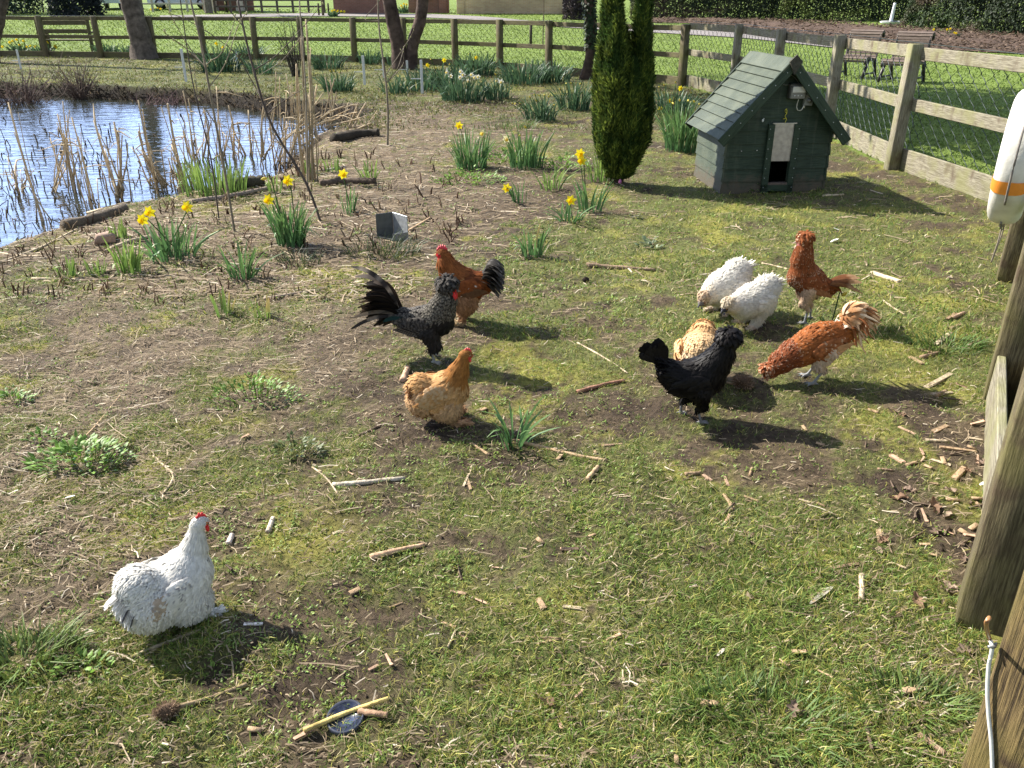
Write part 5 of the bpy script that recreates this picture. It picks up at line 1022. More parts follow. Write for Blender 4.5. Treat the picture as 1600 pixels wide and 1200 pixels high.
def folded_wing(c, r, pitch, yaw, cf, nb=46, Lc=.035, Lq=.085, wq=.02, flow=(-1, 0, -.3), nq=9):
    def f(mb, s):
        m = np.array(Matrix.Rotation(yaw * s, 3, 'Z') @ Matrix.Rotation(-R(pitch), 3, 'Y')); cc = A_(c[0], c[1] * s, c[2])
        ball(mb, cc, A_(*r) * .9, cf(1, .4, 0)[0], 14, 9, m)
        fl = nrm(A_(flow[0], flow[1] * s, flow[2]))
        # coverts
        t = rng.random(nb) * 6.283; q = np.sqrt(rng.random(nb)); l = np.c_[q * np.cos(t) * .95, np.full(nb, 0.), q * np.sin(t) * .95]; l[:, 1] = s * np.sqrt(np.maximum(0, 1 - l[:, 0] ** 2 - l[:, 2] ** 2))
        P = cc + (l * A_(*r)) @ m.T; N = nrm((l / A_(*r)) @ m.T); o = np.argsort(P[:, 0]); P, N = P[o], N[o]
        plume(mb, P, N, np.tile(fl, (nb, 1)) + rng.normal(0, .12, (nb, 3)), Lc * (.8 + .5 * rng.random(nb)), np.full(nb, Lc * .6), np.full(nb, .12), np.full(nb, .15), [cf(nb, u, 0) for u in (0, .25, .5, .75, 1)], 5)
        # flight feathers laid along the lower edge
        for k in range(nq):
            x = k / (nq - 1); rt = cc + (A_((.35 - .8 * x) * r[0], s * r[1] * (1.02 - .12 * x), (-.62 + .5 * x) * r[2])) @ m.T
            quill(mb, rt, fl + A_(0, -s * .05, .10 * x), Lq * (.8 + .3 * x), wq, (0, -s * .10, -.05), (0, .25 * s, 1), lambda u: cf(1, u, 1)[0])
    return f
RED = (.62, .025, .03)

# ---- 1. white hen in the foreground, squat, seen from behind
B = Bird()
B.ell((-.01, 0, .135), (.125, .105, .085), 'body', 12); B.ell((.055, 0, .165), (.075, .078, .08), 'body', 25, (-.5, 0, -1)); B.ell((-.085, 0, .13), (.088, .104, .09), 'fluff', 0, (-.5, 0, -1)); B.ell((-.10, 0, .20), (.066, .07, .06), 'saddle', -15, (-1, 0, -.35))
for s in (1, -1):
    B.ell((.02, s * .055, .085), (.07, .055, .06), 'thigh', 0, (-.2, 0, -1)); B.cap((.03, s * .05, .06), (.04, s * .055, .018), .03, .018, 'thigh', (0, 0, -1)); B.cap((.04, s * .055, .018), (.10, s * .075, .008), .014, .006, 'foot', (1, .3 * s, 0), .008)
B.chain([(.112, 0, .300, .020), (.106, 0, .275, .025), (.094, 0, .242, .036), (.072, 0, .20, .058)], 'neck', None, .012); B.ell((.125, 0, .313), (.029, .022, .023), 'head', 0, (-1, 0, -.3), .01); B.ell((.137, 0, .308), (.016, .0225, .015), 'face', 0, k=.006)
B.cap((.145, 0, .311), (.168, 0, .303), .008, .002, 'beak', None, .006)
def c1(t, P, n, u):
    wht = J(n, (.72, .70, .65), .12)
    if t == 'face': return J(n, RED)
    if t == 'beak': return J(n, (.55, .40, .2))
    if t == 'neck':
        k = ((P[:, 2] < .215) & (P[:, 2] > .17) & (rng.random(n) < .22))[:, None]; return np.where(k & (u > .4), A_(.16, .15, .15), wht)
    if t == 'saddle' : return np.where((rng.random(n) < .05)[:, None] & (u > .3), A_(.3, .29, .3), wht)
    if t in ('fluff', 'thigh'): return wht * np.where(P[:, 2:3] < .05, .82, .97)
    return wht
def w1(n, u, q):
    wht = J(n, (.71, .69, .64), .1); tan = J(n, (.46, .36, .26), .3)
    if q: return np.where((rng.random(n) < .4)[:, None], J(n, (.55, .47, .38), .3), J(n, (.7, .66, .6), .2))
    return wht if n == 1 else np.where((np.arange(n) < n * .32)[:, None] & (rng.random(n) < .75)[:, None], tan, np.where((rng.random(n) < .1)[:, None], A_(.3, .29, .3), wht))
def t1(mb):
    for k in range(30):
        a = (k - 14.5) / 14.5; dark = rng.random() < .3
        quill(mb, (-.135, a * .045, .205 - abs(a) * .03), (-.8, a * .5, .25 - .75 * abs(a)), .05 + .015 * rng.random(), .018, (-.1, a * .1, -.5), (0, 1, .2 * a), lambda u: (A_(.13, .12, .13) if dark and u > .5 else A_(.74, .72, .68)), 8)
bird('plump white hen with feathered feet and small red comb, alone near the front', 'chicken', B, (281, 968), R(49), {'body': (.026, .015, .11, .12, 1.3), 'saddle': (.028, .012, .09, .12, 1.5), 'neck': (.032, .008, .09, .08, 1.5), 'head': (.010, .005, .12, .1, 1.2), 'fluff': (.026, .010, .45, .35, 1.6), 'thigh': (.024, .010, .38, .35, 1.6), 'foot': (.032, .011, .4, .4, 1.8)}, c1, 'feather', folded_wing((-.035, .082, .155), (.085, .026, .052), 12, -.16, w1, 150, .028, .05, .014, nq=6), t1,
     lambda m_: comb_mesh(m_, (.133, 0, .332), (1, 0, -.25), (0, 0, 1), .036, .018, 3, RED), lambda m_, s: ball(m_, (.142, s * .012, .288), (.007, .004, .012), RED, 8, 6), (.139, .022, .315), .87, vs_=.2)

# ---- 2. dark barred crested cockerel with sickle tail
B = Bird(); K2 = []
B.ell((0, 0, .205), (.125, .078, .08), 'body', 14); B.ell((.07, 0, .225), (.072, .07, .078), 'breast', 30, (-.4, 0, -1)); B.ell((-.10, 0, .215), (.06, .05, .05), 'saddle', -10, (-1, 0, -.5))
B.chain([(.115, 0, .375, .033), (.11, 0, .335, .045), (.09, 0, .285, .06), (.06, 0, .24, .07)], 'neck'); B.ell((.13, 0, .39), (.034, .028, .03), 'head', 0, k=.012); B.ell((.148, 0, .382), (.018, .028, .022), 'face', 0, k=.006); B.cap((.16, 0, .384), (.188, 0, .375), .009, .002, 'beak', None, .006)
legs(B, (-.01, .045, .17), (.02, .05, .10), (-.005, .05, .075), (.01, .055, .01), .0075, thigh=(.05, .026)); legs(B, (.03, -.045, .17), (.06, -.05, .10), (.035, -.05, .075), (.055, -.055, .01), .0075, thigh=(.05, .026))
def barred(n, u, f=2.6, dk=(.018, .016, .015), lt=(.15, .135, .115), ph=0): return np.where(np.mod(u * f + ph, 1) < .55, J(n, dk, .5), J(n, lt, .4))
def c2(t, P, n, u):
    if t == 'face': return J(n, RED)
    if t == 'beak': return J(n, (.3, .27, .22))
    if t == 'shank': return J(n, (.3, .3, .28))
    if t == 'thigh': return J(n, (.03, .027, .026), .6)
    if t == 'breast': return barred(n, u, 2.0, lt=(.11, .10, .088))
    if t == 'neck': return barred(n, u, 2.4, lt=(.21, .19, .155))
    return barred(n, u, 2.2)
def t2(mb):
    dk = lambda u: A_(.020, .015, .012); br = lambda u: A_(.030, .02, .014) if u < .8 else A_(.05, .036, .027); bar = lambda u: (A_(.025, .02, .018) if (u * 9) % 1 < .6 else A_(.20, .165, .13)); teal = lambda u: A_(.016, .05, .055); edge = lambda u: A_(.11, .09, .07)
    for k in range(84):   # stacked arching feathers from low drooping to tall sickles
        e = (k / 83) ** .9; a = rng.uniform(-1, 1) * (1 - .6 * e); d = nrm(A_(-.86 + .56 * e, a * .32, .42 + .55 * e) + rng.normal(0, .07, 3)); L_ = (.09 + .22 * e ** 1.2) * rng.uniform(.8, 1.15); s = (1 if a >= 0 else -1)
        quill(mb, (-.105 - .03 * e, a * .04, .21 + .035 * e), d, L_, .030 + .014 * rng.random(), (-.30, a * .12, -.85 + .32 * e), (d[2], .5 * s * (1 - .6 * e), -d[0]), (dk, dk, br, dk, bar if e < .5 else dk)[k % 5], 11, .8)
    quill(mb, (-.135, .015, .245), (-.30, .10, .95), .42, .034, (-.34, .10, -.62), (.95, .1, .3), br, 14, .8); quill(mb, (-.13, -.012, .245), (-.26, -.02, .97), .46, .024, (-.30, .10, -.50), (.95, .3, .3), bar, 14)
    quill(mb, (-.135, -.035, .23), (-.62, -.35, .7), .19, .020, (-.42, -.12, -.62), (.7, .3, .6), edge, 12); quill(mb, (-.13, -.045, .225), (-.75, -.3, .5), .20, .02, (-.30, -.12, -.72), (.6, .4, .7), bar, 12); quill(mb, (-.13, .045, .225), (-.7, .3, .55), .2, .022, (-.3, .12, -.7), (.6, -.4, .7), bar, 12)
    for s in (1, -1): quill(mb, (-.10, s * .047, .225), (-.8, s * .3, .45), .10, .03, (-.1, s * .1, -.5), (.3, .3 * s, .9), teal, 8)  # teal feather sheen put into the colour of these quills
def w2(n, u, q): return barred(n, u, 3.0, lt=(.16, .14, .125)) if q else barred(n, u, 1.6, lt=(.09, .08, .07))
bird('dark barred cockerel with shaggy crest, red wattles and long arched tail', 'cockerel', B, (668, 561), R(-12), {'body': (.036, .022, .16, .12, 1.1), 'breast': (.03, .02, .14, .12, 1.2), 'saddle': (.05, .011, .15, .12, 1.4), 'neck': (.042, .012, .14, .1, 1.6), 'head': (.015, .008, .2, .2, 1.2), 'thigh': (.03, .016, .3, .25, 1.2)}, c2, 'feather', folded_wing((-.02, .072, .205), (.085, .018, .05), 6, .08, w2, 44, .034, .085, .02), t2,
     lambda m_: comb_mesh(m_, (.152, 0, .402), (1, 0, -.3), (0, 0, 1), .02, .008, 2, RED), lambda m_, s: ball(m_, (.155, s * .014, .352), (.011, .006, .026), RED, 9, 7), (.150, .028, .388), .95,
     ((.118, 0, .412), (.050, .052, .040), 420, .045, .012, lambda n, u: barred(n, u, 2.2, lt=(.09, .08, .07))), .05)

# ---- 3. red cockerel with tall comb and grey tail
B = Bird()
B.ell((0, 0, .225), (.12, .09, .095), 'body', 10); B.ell((.06, 0, .23), (.075, .08, .085), 'breast', 25, (-.4, 0, -1)); B.ell((-.09, 0, .24), (.07, .065, .06), 'saddle', -18, (-1, 0, -.55))
B.chain([(.105, 0, .395, .03), (.10, 0, .36, .043), (.075, 0, .31, .06), (.04, 0, .275, .072)], 'neck'); B.ell((.118, 0, .408), (.033, .025, .027), 'head', 0, k=.012); B.ell((.13, 0, .402), (.022, .0265, .023), 'face', 0, k=.006); B.cap((.147, 0, .404), (.173, 0, .396), .009, .002, 'beak', None, .006)
for s in (1, -1): B.ell((-.02, s * .05, .15), (.06, .05, .075), 'fluff', 0, (-.2, 0, -1)); B.cap((0, s * .05, .12), (.005, s * .055, .03), .035, .014, 'fluff', (0, 0, -1)); B.cap((.005, s * .055, .02), (.06, s * .07, .008), .014, .006, 'foot', (1, .3 * s, 0), .008)
def c3(t, P, n, u):
    if t == 'face': return J(n, (.66, .04, .05))
    if t == 'beak': return J(n, (.6, .48, .25))
    if t in ('neck', 'head'):
        lo = P[:, 2:3] < .30; c = J(n, (.30, .10, .028), .4); return np.where(lo & (u > .5), J(n, (.50, .28, .10), .4), c)
    if t == 'saddle': return J(n, (.28, .085, .022), .4)
    if t == 'breast': return J(n, (.25, .095, .035), .5)
    if t == 'fluff': return J(n, (.36, .20, .11), .4)
    if t == 'foot': return J(n, (.55, .42, .25), .3)
    return J(n, (.21, .062, .02), .5)
def t3(mb):
    ball(mb, (-.155, 0, .275), (.055, .05, .068), (.05, .045, .04), 14, 10)
    for k in range(70):
        a = rng.uniform(-1, 1); e = rng.uniform(0, 1); quill(mb, (-.10 - .03 * e, a * .055, .255 + .075 * e), (-.6 - .3 * (1 - e), a * .5, .15 + .85 * e), .11 + .04 * e, .036, (-.12, a * .06, -.9 + .15 * (1 - e)), (.5, .6 * (1 if a > 0 else -1), .4), lambda u: (A_(.17, .155, .14) if rng.random() < .22 else A_(.05, .045, .04)), 9, 1)
def w3(n, u, q): return (J(n, (.14, .07, .035), .5) if q else np.where((rng.random(n) < .08)[:, None], A_(.75, .7, .62), J(n, (.26, .075, .02), .5)))
bird('red brown cockerel with tall red comb and dark grey tail behind the barred bird', 'cockerel', B, (726, 503), R(176), {'body': (.036, .02, .15, .12, 1.1), 'breast': (.032, .02, .16, .14, 1.2), 'saddle': (.05, .011, .14, .12, 1.5), 'neck': (.045, .010, .12, .08, 1.6), 'head': (.012, .006, .15, .1, 1), 'fluff': (.032, .016, .4, .3, 1.2), 'foot': (.028, .010, .35, .4, 1.5)}, c3, 'feather', folded_wing((-.02, .085, .235), (.085, .018, .052), -6, .08, w3, 44, .034, .08, .02), t3,
     lambda m_: comb_mesh(m_, (.118, 0, .431), (1, 0, -.1), (0, 0, 1), .062, .03, 5, (.62, .05, .07)), lambda m_, s: ball(m_, (.132, s * .015, .372), (.011, .006, .024), (.62, .04, .05), 9, 7), (.130, .0265, .411), .93)

# ---- 4. buff hen, orange hackle
B = Bird()
B.ell((-.005, 0, .135), (.115, .098, .085), 'body', 14); B.ell((.055, 0, .165), (.068, .072, .082), 'breast', 30, (-.4, 0, -1)); B.ell((-.075, 0, .12), (.075, .085, .075), 'fluff', 0, (-.5, 0, -1)); B.ell((-.085, 0, .185), (.055, .055, .05), 'saddle', -15, (-1, 0, -.4))
for s in (1, -1):
    B.ell((.02, s * .052, .085), (.068, .052, .06), 'thigh', 0, (-.2, 0, -1)); B.cap((.03, s * .05, .06), (.045, s * .052, .018), .03, .016, 'thigh', (0, 0, -1)); B.cap((.045, s * .052, .018), (.105, s * .065, .008), .015, .008, 'foot', (1, .3 * s, 0), .008)
B.chain([(.112, 0, .310, .020), (.106, 0, .285, .027), (.09, 0, .245, .040), (.066, 0, .20, .062)], 'neck', None, .012); B.ell((.122, 0, .317), (.029, .021, .023), 'head', 0, k=.012); B.ell((.135, 0, .311), (.016, .0215, .015), 'face', 0, k=.006); B.cap((.144, 0, .314), (.168, 0, .306), .008, .002, 'beak', None, .006)
def c4(t, P, n, u):
    if t == 'face': return J(n, (.6, .07, .05))
    if t == 'beak': return J(n, (.62, .42, .3))
    if t in ('neck', 'head'): return J(n, (.34, .145, .035), .3) if u < .8 else J(n, (.40, .20, .065), .3)
    if t == 'foot': return J(n, (.58, .35, .20), .25)
    if t in ('fluff', 'thigh'): return J(n, (.58, .37, .20), .22)
    return J(n, (.53, .30, .12), .22) if u < .8 else J(n, (.62, .40, .20), .2)
def w4(n, u, q): return J(n, (.50, .28, .12), .35) if q else (J(n, (.50, .28, .115), .25) if u < .75 else J(n, (.54, .37, .21), .2))
def t4(mb):
    for k in range(44):
        a = (k - 21.5) / 21.5; quill(mb, (-.105, a * .035, .205 - abs(a) * .02), (-.85, a * .4, .35 - .6 * abs(a)), .04 + .02 * rng.random(), (.013 + .006 * rng.random()), (-.1, a * .1, -.6), (0, 1, .2 * a), lambda u: (A_(.30, .18, .09) if k % 3 == 0 and u > .5 else A_(.58, .34, .15)), 8)
bird('plump buff hen with orange neck beside the foreground daffodil leaves', 'chicken', B, (690, 656), R(12), {'body': (.032, .021, .15, .12, 1.1), 'breast': (.03, .02, .16, .12, 1.1), 'saddle': (.034, .019, .2, .15, 1.2), 'neck': (.036, .010, .1, .08, 1.5), 'head': (.010, .006, .12, .1, 1), 'fluff': (.032, .015, .45, .32, 1.3), 'thigh': (.028, .015, .4, .3, 1.3), 'foot': (.034, .014, .25, .3, 2.0)}, c4, 'feather', folded_wing((-.035, .078, .158), (.08, .026, .052), 12, -.16, w4, 120, .032, .07, .02), t4,
     lambda m_: comb_mesh(m_, (.131, 0, .336), (1, 0, -.2), (0, 0, 1), .034, .014, 4, (.6, .05, .05)), lambda m_, s: ball(m_, (.138, s * .012, .293), (.007, .004, .011), (.6, .05, .05), 8, 6), (.137, .021, .318), .90, vs_=.35)

# ---- 5, 6. white silky hens pecking
def silkie(label, px, yaw, sc, face, headz, hx, cr):
    B = Bird()
    B.ell((-.01, 0, .15), (.125, .092, .085), 'body', -14, (-1, 0, -.2)); B.ell((-.09, 0, .205), (.07, .065, .065), 'rump', 0, (-.7, 0, .5)); B.ell((.065, 0, .125), (.065, .068, .065), 'body', 0, (-.4, 0, -1)); B.ell((-.06, 0, .12), (.075, .075, .065), 'fluff', 0, (-.4, 0, -1))
    B.chain([(hx, 0, headz, .03), (hx * .5 + .045, 0, headz * .5 + .07, .042), (.085, 0, .14, .055)], 'neck'); B.ell((hx + .012, 0, headz - .002), (.03, .024, .026), 'head', -20, k=.012); B.ell((hx + .03, 0, headz - .012), (.017, .022, .018), 'face', -20, k=.006); B.cap((hx + .038, 0, headz - .015), (hx + .058, 0, headz - .036), .008, .002, 'beak', None, .005)
    for s in (1, -1): B.cap((-.03, s * .045, .10), (-.01, s * .05, .04), .042, .024, 'fluff', (-.1, 0, -1)); B.cap((-.01, s * .05, .04), (0, s * .05, .012), .016, .01, 'foot', (0, 0, -1), .01); B.cap((0, s * .05, .012), (.055, s * .065, .006), .013, .006, 'foot', (1, .2 * s, 0), .006)
    def cc(t, P, n, u):
        if t == 'face': return J(n, face)
        if t == 'beak': return J(n, (.16, .16, .18))
        if t == 'head': return J(n, cr, .2)
        if t == 'foot': return J(n, (.74, .62, .5), .2)
        if t == 'neck': return np.where(P[:, :1] > hx - .02, J(n, (.74, .66, .54), .2), J(n, (.71, .67, .60), .12))
        return J(n, (.72, .69, .62), .12)
    def ww(n, u, q): return J(n, (.70, .64, .55), .2) if q else J(n, (.71, .67, .60), .15)
    def tt(mb):
        for k in range(60):
            a = rng.uniform(-1, 1); e = rng.uniform(-.2, 1); quill(mb, (-.12 - .02 * rng.random(), a * .045, .215 + .03 * e), (-.6, a * .5, .35 + .7 * e), .05 + .02 * rng.random(), .012, (-.2, 0, -.3), (.3, 1, .2), lambda u: A_(.73, .70, .64), 6, .4)
    return bird(label, 'chicken', B, px, yaw, {'body': (.034, .007, .42, .28, 1.5), 'rump': (.04, .008, .55, .35, 1.6), 'fluff': (.034, .008, .5, .35, 1.5), 'neck': (.026, .006, .35, .25, 1.5), 'head': (.016, .005, .5, .4, 1.5), 'foot': (.024, .007, .3, .4, 1.5)}, cc, 'feather', folded_wing((-.02, .082, .155), (.08, .02, .045), -16, .1, ww, 60, .036, .05, .014), tt,
        lambda m_: ball(m_, (hx + .036, 0, headz + .008), (.010, .010, .007), (.13, .06, .08), 8, 6), lambda m_, s: ball(m_, (hx + .036, s * .012, headz - .036), (.006, .004, .008), (.1, .09, .12), 8, 6), (hx + .028, .023, headz - .006), sc, vs_=.2, crest=
        ((hx + .004, 0, headz + .024), (.043, .042, .036), 320, .024, .007, lambda n, u: J(n, cr, .2)))
silkie('white fluffy hen with pale tan crest, head down, farther of the two white peckers', (1128, 487), R(216), 1.0, (.2, .17, .16), .10, .15, (.56, .42, .29))
silkie('white fluffy hen with dark grey face pecking in front of the other white hen', (1170, 508), R(203), .93, (.05, .05, .065), .135, .155, (.58, .49, .36))

# ---- 7. pale buff hen partly hidden by the black one, seen from behind
B = Bird()
B.ell((0, 0, .15), (.12, .10, .09), 'body', -4); B.ell((-.085, 0, .13), (.07, .085, .08), 'fluff', 0, (-.5, 0, -1)); B.ell((-.07, 0, .20), (.06, .06, .045), 'saddle', -10, (-1, 0, -.3)); B.ell((.08, 0, .17), (.06, .07, .07), 'body', 0, (-.5, 0, -1))
B.chain([(.17, 0, .19, .026), (.14, 0, .20, .045), (.09, 0, .19, .066)], 'neck'); B.ell((.185, 0, .18), (.028, .022, .023), 'head', -25, k=.012); B.ell((.198, 0, .172), (.014, .022, .014), 'face', 0, k=.006); B.cap((.205, 0, .17), (.222, 0, .155), .008, .002, 'beak', None, .006)
for s in (1, -1): B.ell((.0, s * .05, .09), (.065, .05, .06), 'fluff', 0, (-.2, 0, -1)); B.cap((.01, s * .05, .07), (.015, s * .05, .02), .03, .014, 'fluff', (0, 0, -1)); B.cap((.015, s * .05, .016), (.07, s * .06, .007), .012, .006, 'foot', (1, .2 * s, 0), .006)
def c7(t, P, n, u):
    if t == 'face': return J(n, (.5, .08, .06))
    if t == 'beak': return J(n, (.6, .45, .28))
    if t == 'fluff': return J(n, (.72, .55, .36), .2)
    if t in ('neck', 'head'): return J(n, (.70, .45, .22), .25)
    return J(n, (.52, .34, .17), .25) if u < .75 else J(n, (.74, .53, .30), .2)
def t7(mb):
    for k in range(44):
        a = (k - 21.5) / 21.5; quill(mb, (-.10, a * .04, .20 - abs(a) * .02), (-.85, a * .4, .25 - .5 * abs(a)), .04 + .02 * rng.random(), (.013 + .006 * rng.random()), (-.1, a * .1, -.6), (0, 1, .2 * a), lambda u: A_(.68, .47, .25), 8)
bird('pale buff hen with its back turned, half hidden behind the black crested bird', 'chicken', B, (1090, 598), R(75), {'body': (.026, .018, .09, .14, 1.3), 'saddle': (.028, .017, .1, .15, 1.4), 'neck': (.030, .012, .09, .1, 1.5), 'head': (.010, .006, .12, .1, 1), 'fluff': (.032, .014, .45, .32, 1.3), 'foot': (.028, .010, .35, .4, 1.5)}, c7, 'feather', folded_wing((-.02, .092, .165), (.085, .022, .05), -8, .1, lambda n, u, q: J(n, (.60, .36, .16), .3) if u < .75 else J(n, (.72, .5, .28), .2), 50, .032, .07, .02), t7,
     lambda m_: comb_mesh(m_, (.193, 0, .2), (1, 0, -.5), (.4, 0, 1), .03, .012, 3, RED), lambda m_, s: ball(m_, (.2, s * .012, .155), (.007, .004, .01), RED, 8, 6), (.198, .022, .18), 1.0, vs_=.3)

# ---- 8. black crested hen
B = Bird()
B.ell((0, 0, .205), (.125, .080, .085), 'body', 8); B.ell((.065, 0, .225), (.07, .07, .08), 'body', 30, (-.4, 0, -1)); B.ell((-.095, 0, .225), (.06, .05, .055), 'saddle', -20, (-1, 0, .2)); B.cap((-.10, 0, .24), (-.165, 0, .30), .045, .02, 'saddle', (-1, 0, .8))
B.chain([(.125, 0, .355, .038), (.118, 0, .32, .048), (.095, 0, .28, .058), (.06, 0, .24, .068)], 'neck'); B.ell((.14, 0, .368), (.035, .028, .03), 'head', 0, k=.012); B.cap((.165, 0, .362), (.197, 0, .352), .010, .003, 'beak', None, .006)
legs(B, (-.02, .042, .16), (.0, .045, .10), (-.03, .045, .075), (-.03, .05, .008), .0065, thigh=(.05, .022), toe=.042); legs(B, (.02, -.042, .16), (.035, -.045, .095), (.015, -.045, .072), (.035, -.05, .008), .0065, thigh=(.055, .022), toe=.045)
blk = lambda n, *a: J(n, (.0065, .0055, .0055), .8)
def c8(t, P, n, u):
    if t == 'beak': return J(n, (.025, .022, .022))
    if t == 'shank': return J(n, (.17, .165, .17), .3)
    return blk(n)
def t8(mb):
    for k in range(26):
        a = (k % 13 - 6) / 6; s = 1 if k < 13 else -1; an = R(124 + 26 * a + rng.normal(0, 3)); quill(mb, (-.14, s * .012, .285), (math.cos(an), s * .10, math.sin(an)), .105 + .03 * rng.random(), .038, (-.08, s * .05, -.15), (-math.sin(an), .25 * s, math.cos(an)), lambda u: A_(.008, .007, .007), 9, 1.2)
    for k in range(40):
        a = rng.uniform(-1, 1); e = rng.random(); quill(mb, (-.10 - .05 * e, a * .03, .25 + .05 * e), (-.8, a * .3, .7 * e + .15), .065, .026, (-.1, 0, -.35), (.5, .8 * (1 if a > 0 else -1), .3), lambda u: A_(.007, .006, .006), 7)
bird('glossy black crested hen striding with grey legs in front of the buff hen', 'chicken', B, (1078, 655), R(6), {'body': (.034, .021, .2, .14, 1.2), 'saddle': (.036, .018, .25, .15, 1.3), 'neck': (.034, .014, .2, .14, 1.6), 'head': (.02, .01, .3, .2, 1.4), 'thigh': (.028, .015, .25, .2, 1.2)}, c8, 'dfeather', folded_wing((-.02, .075, .205), (.085, .018, .05), 4, .08, blk, 46, .034, .08, .02), t8,
     None, None, (.158, .026, .366), .93, ((.138, 0, .392), (.060, .056, .048), 520, .036, .013, lambda n, u: J(n, (.008, .0065, .0065), .8)))

# ---- 9. tall red crested bird, upright
B = Bird()
B.ell((0, 0, .255), (.10, .072, .082), 'body', 32); B.ell((.04, 0, .285), (.07, .068, .085), 'breast', 60, (-.3, 0, -1)); B.ell((-.085, 0, .22), (.06, .048, .05), 'saddle', 10, (-1, 0, -.4)); B.ell((0, 0, .185), (.06, .055, .045), 'belly', 10, (-.4, 0, -1))
B.chain([(.055, 0, .47, .034), (.055, 0, .43, .044), (.055, 0, .38, .054), (.045, 0, .32, .065)], 'neck'); B.ell((.062, 0, .485), (.036, .028, .03), 'head', 0, k=.012); B.ell((.080, 0, .475), (.018, .0265, .02), 'face', 0, k=.006); B.cap((.094, 0, .478), (.122, 0, .468), .009, .0025, 'beak', None, .006)
B.cap((.078, 0, .455), (.082, 0, .425), .016, .008, 'beard', (0, 0, -1))
legs(B, (-.005, .04, .21), (.02, .045, .125), (-.01, .045, .09), (.0, .05, .008), .0068, thigh=(.045, .022), toe=.05); legs(B, (-.03, -.04, .21), (-.015, -.045, .125), (-.045, -.045, .09), (-.05, -.05, .008), .0068, thigh=(.045, .022), toe=.05)
def lace(n, u, c=(.25, .075, .024), e=(.56, .36, .22), p=.45): return np.where((rng.random(n) < p)[:, None] & (u > .8), J(n, e, .3), J(n, c, .45))
def c9(t, P, n, u):
    if t == 'face': return J(n, (.55, .2, .17))
    if t == 'beak': return J(n, (.45, .36, .3))
    if t == 'shank': return J(n, (.24, .25, .26), .3)
    if t == 'beard': return J(n, (.66, .5, .38), .3)
    if t in ('belly', 'thigh'): return J(n, (.62, .45, .32), .3)
    if t == 'breast': return lace(n, u, (.27, .09, .035), (.66, .52, .38), .75)
    return lace(n, u)
def t9(mb):
    for k in range(38):
        a = (k - 18.5) / 18.5; quill(mb, (-.10 - .02 * rng.random(), a * .03, .22 + .02 * rng.random()), (-.72, a * .28, .78 - .3 * abs(a)), .11 + .06 * rng.random(), .02 + .012 * rng.random(), (-.25, a * .08, -.32 - .3 * rng.random()), (.4, .4, .8), lambda u: (A_(.30, .14, .07) if u < .75 else A_(.50, .33, .2)), 10, .7)
    for k in range(16):
        a = rng.uniform(-1, 1); quill(mb, (-.09, a * .035, .23), (-.8, a * .35, .3), .08, .02, (-.2, a * .1, -.6), (.3, .6, .6), lambda u: A_(.33, .11, .035), 8)
bird('tall upright rust red crested bird with tan tail and grey legs', 'chicken', B, (1254, 502), R(172), {'body': (.034, .02, .15, .12, 1.1), 'breast': (.028, .018, .15, .14, 1.3), 'saddle': (.045, .012, .15, .14, 1.4), 'neck': (.032, .011, .14, .1, 1.5), 'head': (.016, .008, .2, .2, 1.2), 'belly': (.03, .014, .35, .3, 1.2), 'thigh': (.018, .011, .15, .15, 1.2), 'beard': (.02, .007, .3, .2, 1.5)}, c9, 'feather', folded_wing((-.015, .066, .25), (.085, .016, .045), 28, .08, lambda n, u, q: J(n, (.36, .16, .07), .4) if q else lace(n, u), 46, .032, .085, .019, (-1, 0, -.75)), t9,
     lambda m_: ball(m_, (.096, 0, .49), (.010, .008, .006), (.55, .15, .13), 8, 6), lambda m_, s: ball(m_, (.088, s * .010, .452), (.006, .004, .009), (.55, .16, .14), 8, 6), (.078, .027, .483), .92,
     ((.052, 0, .502), (.046, .044, .038), 380, .036, .011, lambda n, u: np.where((rng.random(n) < .12)[:, None] & (u > .7), A_(.7, .5, .32), J(n, (.28, .09, .03), .4))))

# ---- 10. rust and cream crested cockerel with head down
B = Bird()
B.ell((0, 0, .20), (.13, .080, .085), 'body', -20, (-1, 0, .25)); B.ell((.085, 0, .155), (.075, .07, .068), 'breast', -20, (-1, 0, .1)); B.ell((-.10, 0, .235), (.06, .05, .052), 'saddle', -30, (-1, 0, -.2)); B.ell((-.04, 0, .155), (.08, .06, .05), 'belly', -20, (-1, 0, -.5))
B.chain([(.205, 0, .075, .03), (.18, 0, .10, .045), (.13, 0, .14, .06)], 'neck'); B.ell((.222, 0, .06), (.035, .028, .03), 'head', -40, k=.012); B.ell((.235, 0, .045), (.018, .026, .018), 'face', -40, k=.006); B.cap((.243, 0, .04), (.258, 0, .012), .009, .0025, 'beak', None, .006)
legs(B, (-.03, .042, .17), (.005, .045, .095), (-.03, .045, .075), (.02, .05, .006), .0066, thigh=(.048, .022), toe=.05); legs(B, (-.05, -.042, .17), (-.02, -.045, .095), (-.045, -.045, .075), (.0, -.05, .006), .0066, thigh=(.048, .022), toe=.05)
def c10(t, P, n, u):
    if t == 'face': return J(n, (.4, .16, .12))
    if t == 'beak': return J(n, (.45, .36, .28))
    if t == 'shank': return J(n, (.30, .31, .32), .25)
    if t in ('belly', 'thigh'): return J(n, (.66, .52, .40), .25)
    if t == 'saddle': return J(n, (.34, .115, .028), .4)
    if t in ('neck', 'head'): return np.where((rng.random(n) < .3)[:, None] & (u > .75), J(n, (.6, .42, .3), .3), J(n, (.24, .07, .025), .5))
    return np.where((rng.random(n) < .2)[:, None] & (u > .8), J(n, (.62, .40, .24), .3), J(n, (.33, .105, .028), .4))
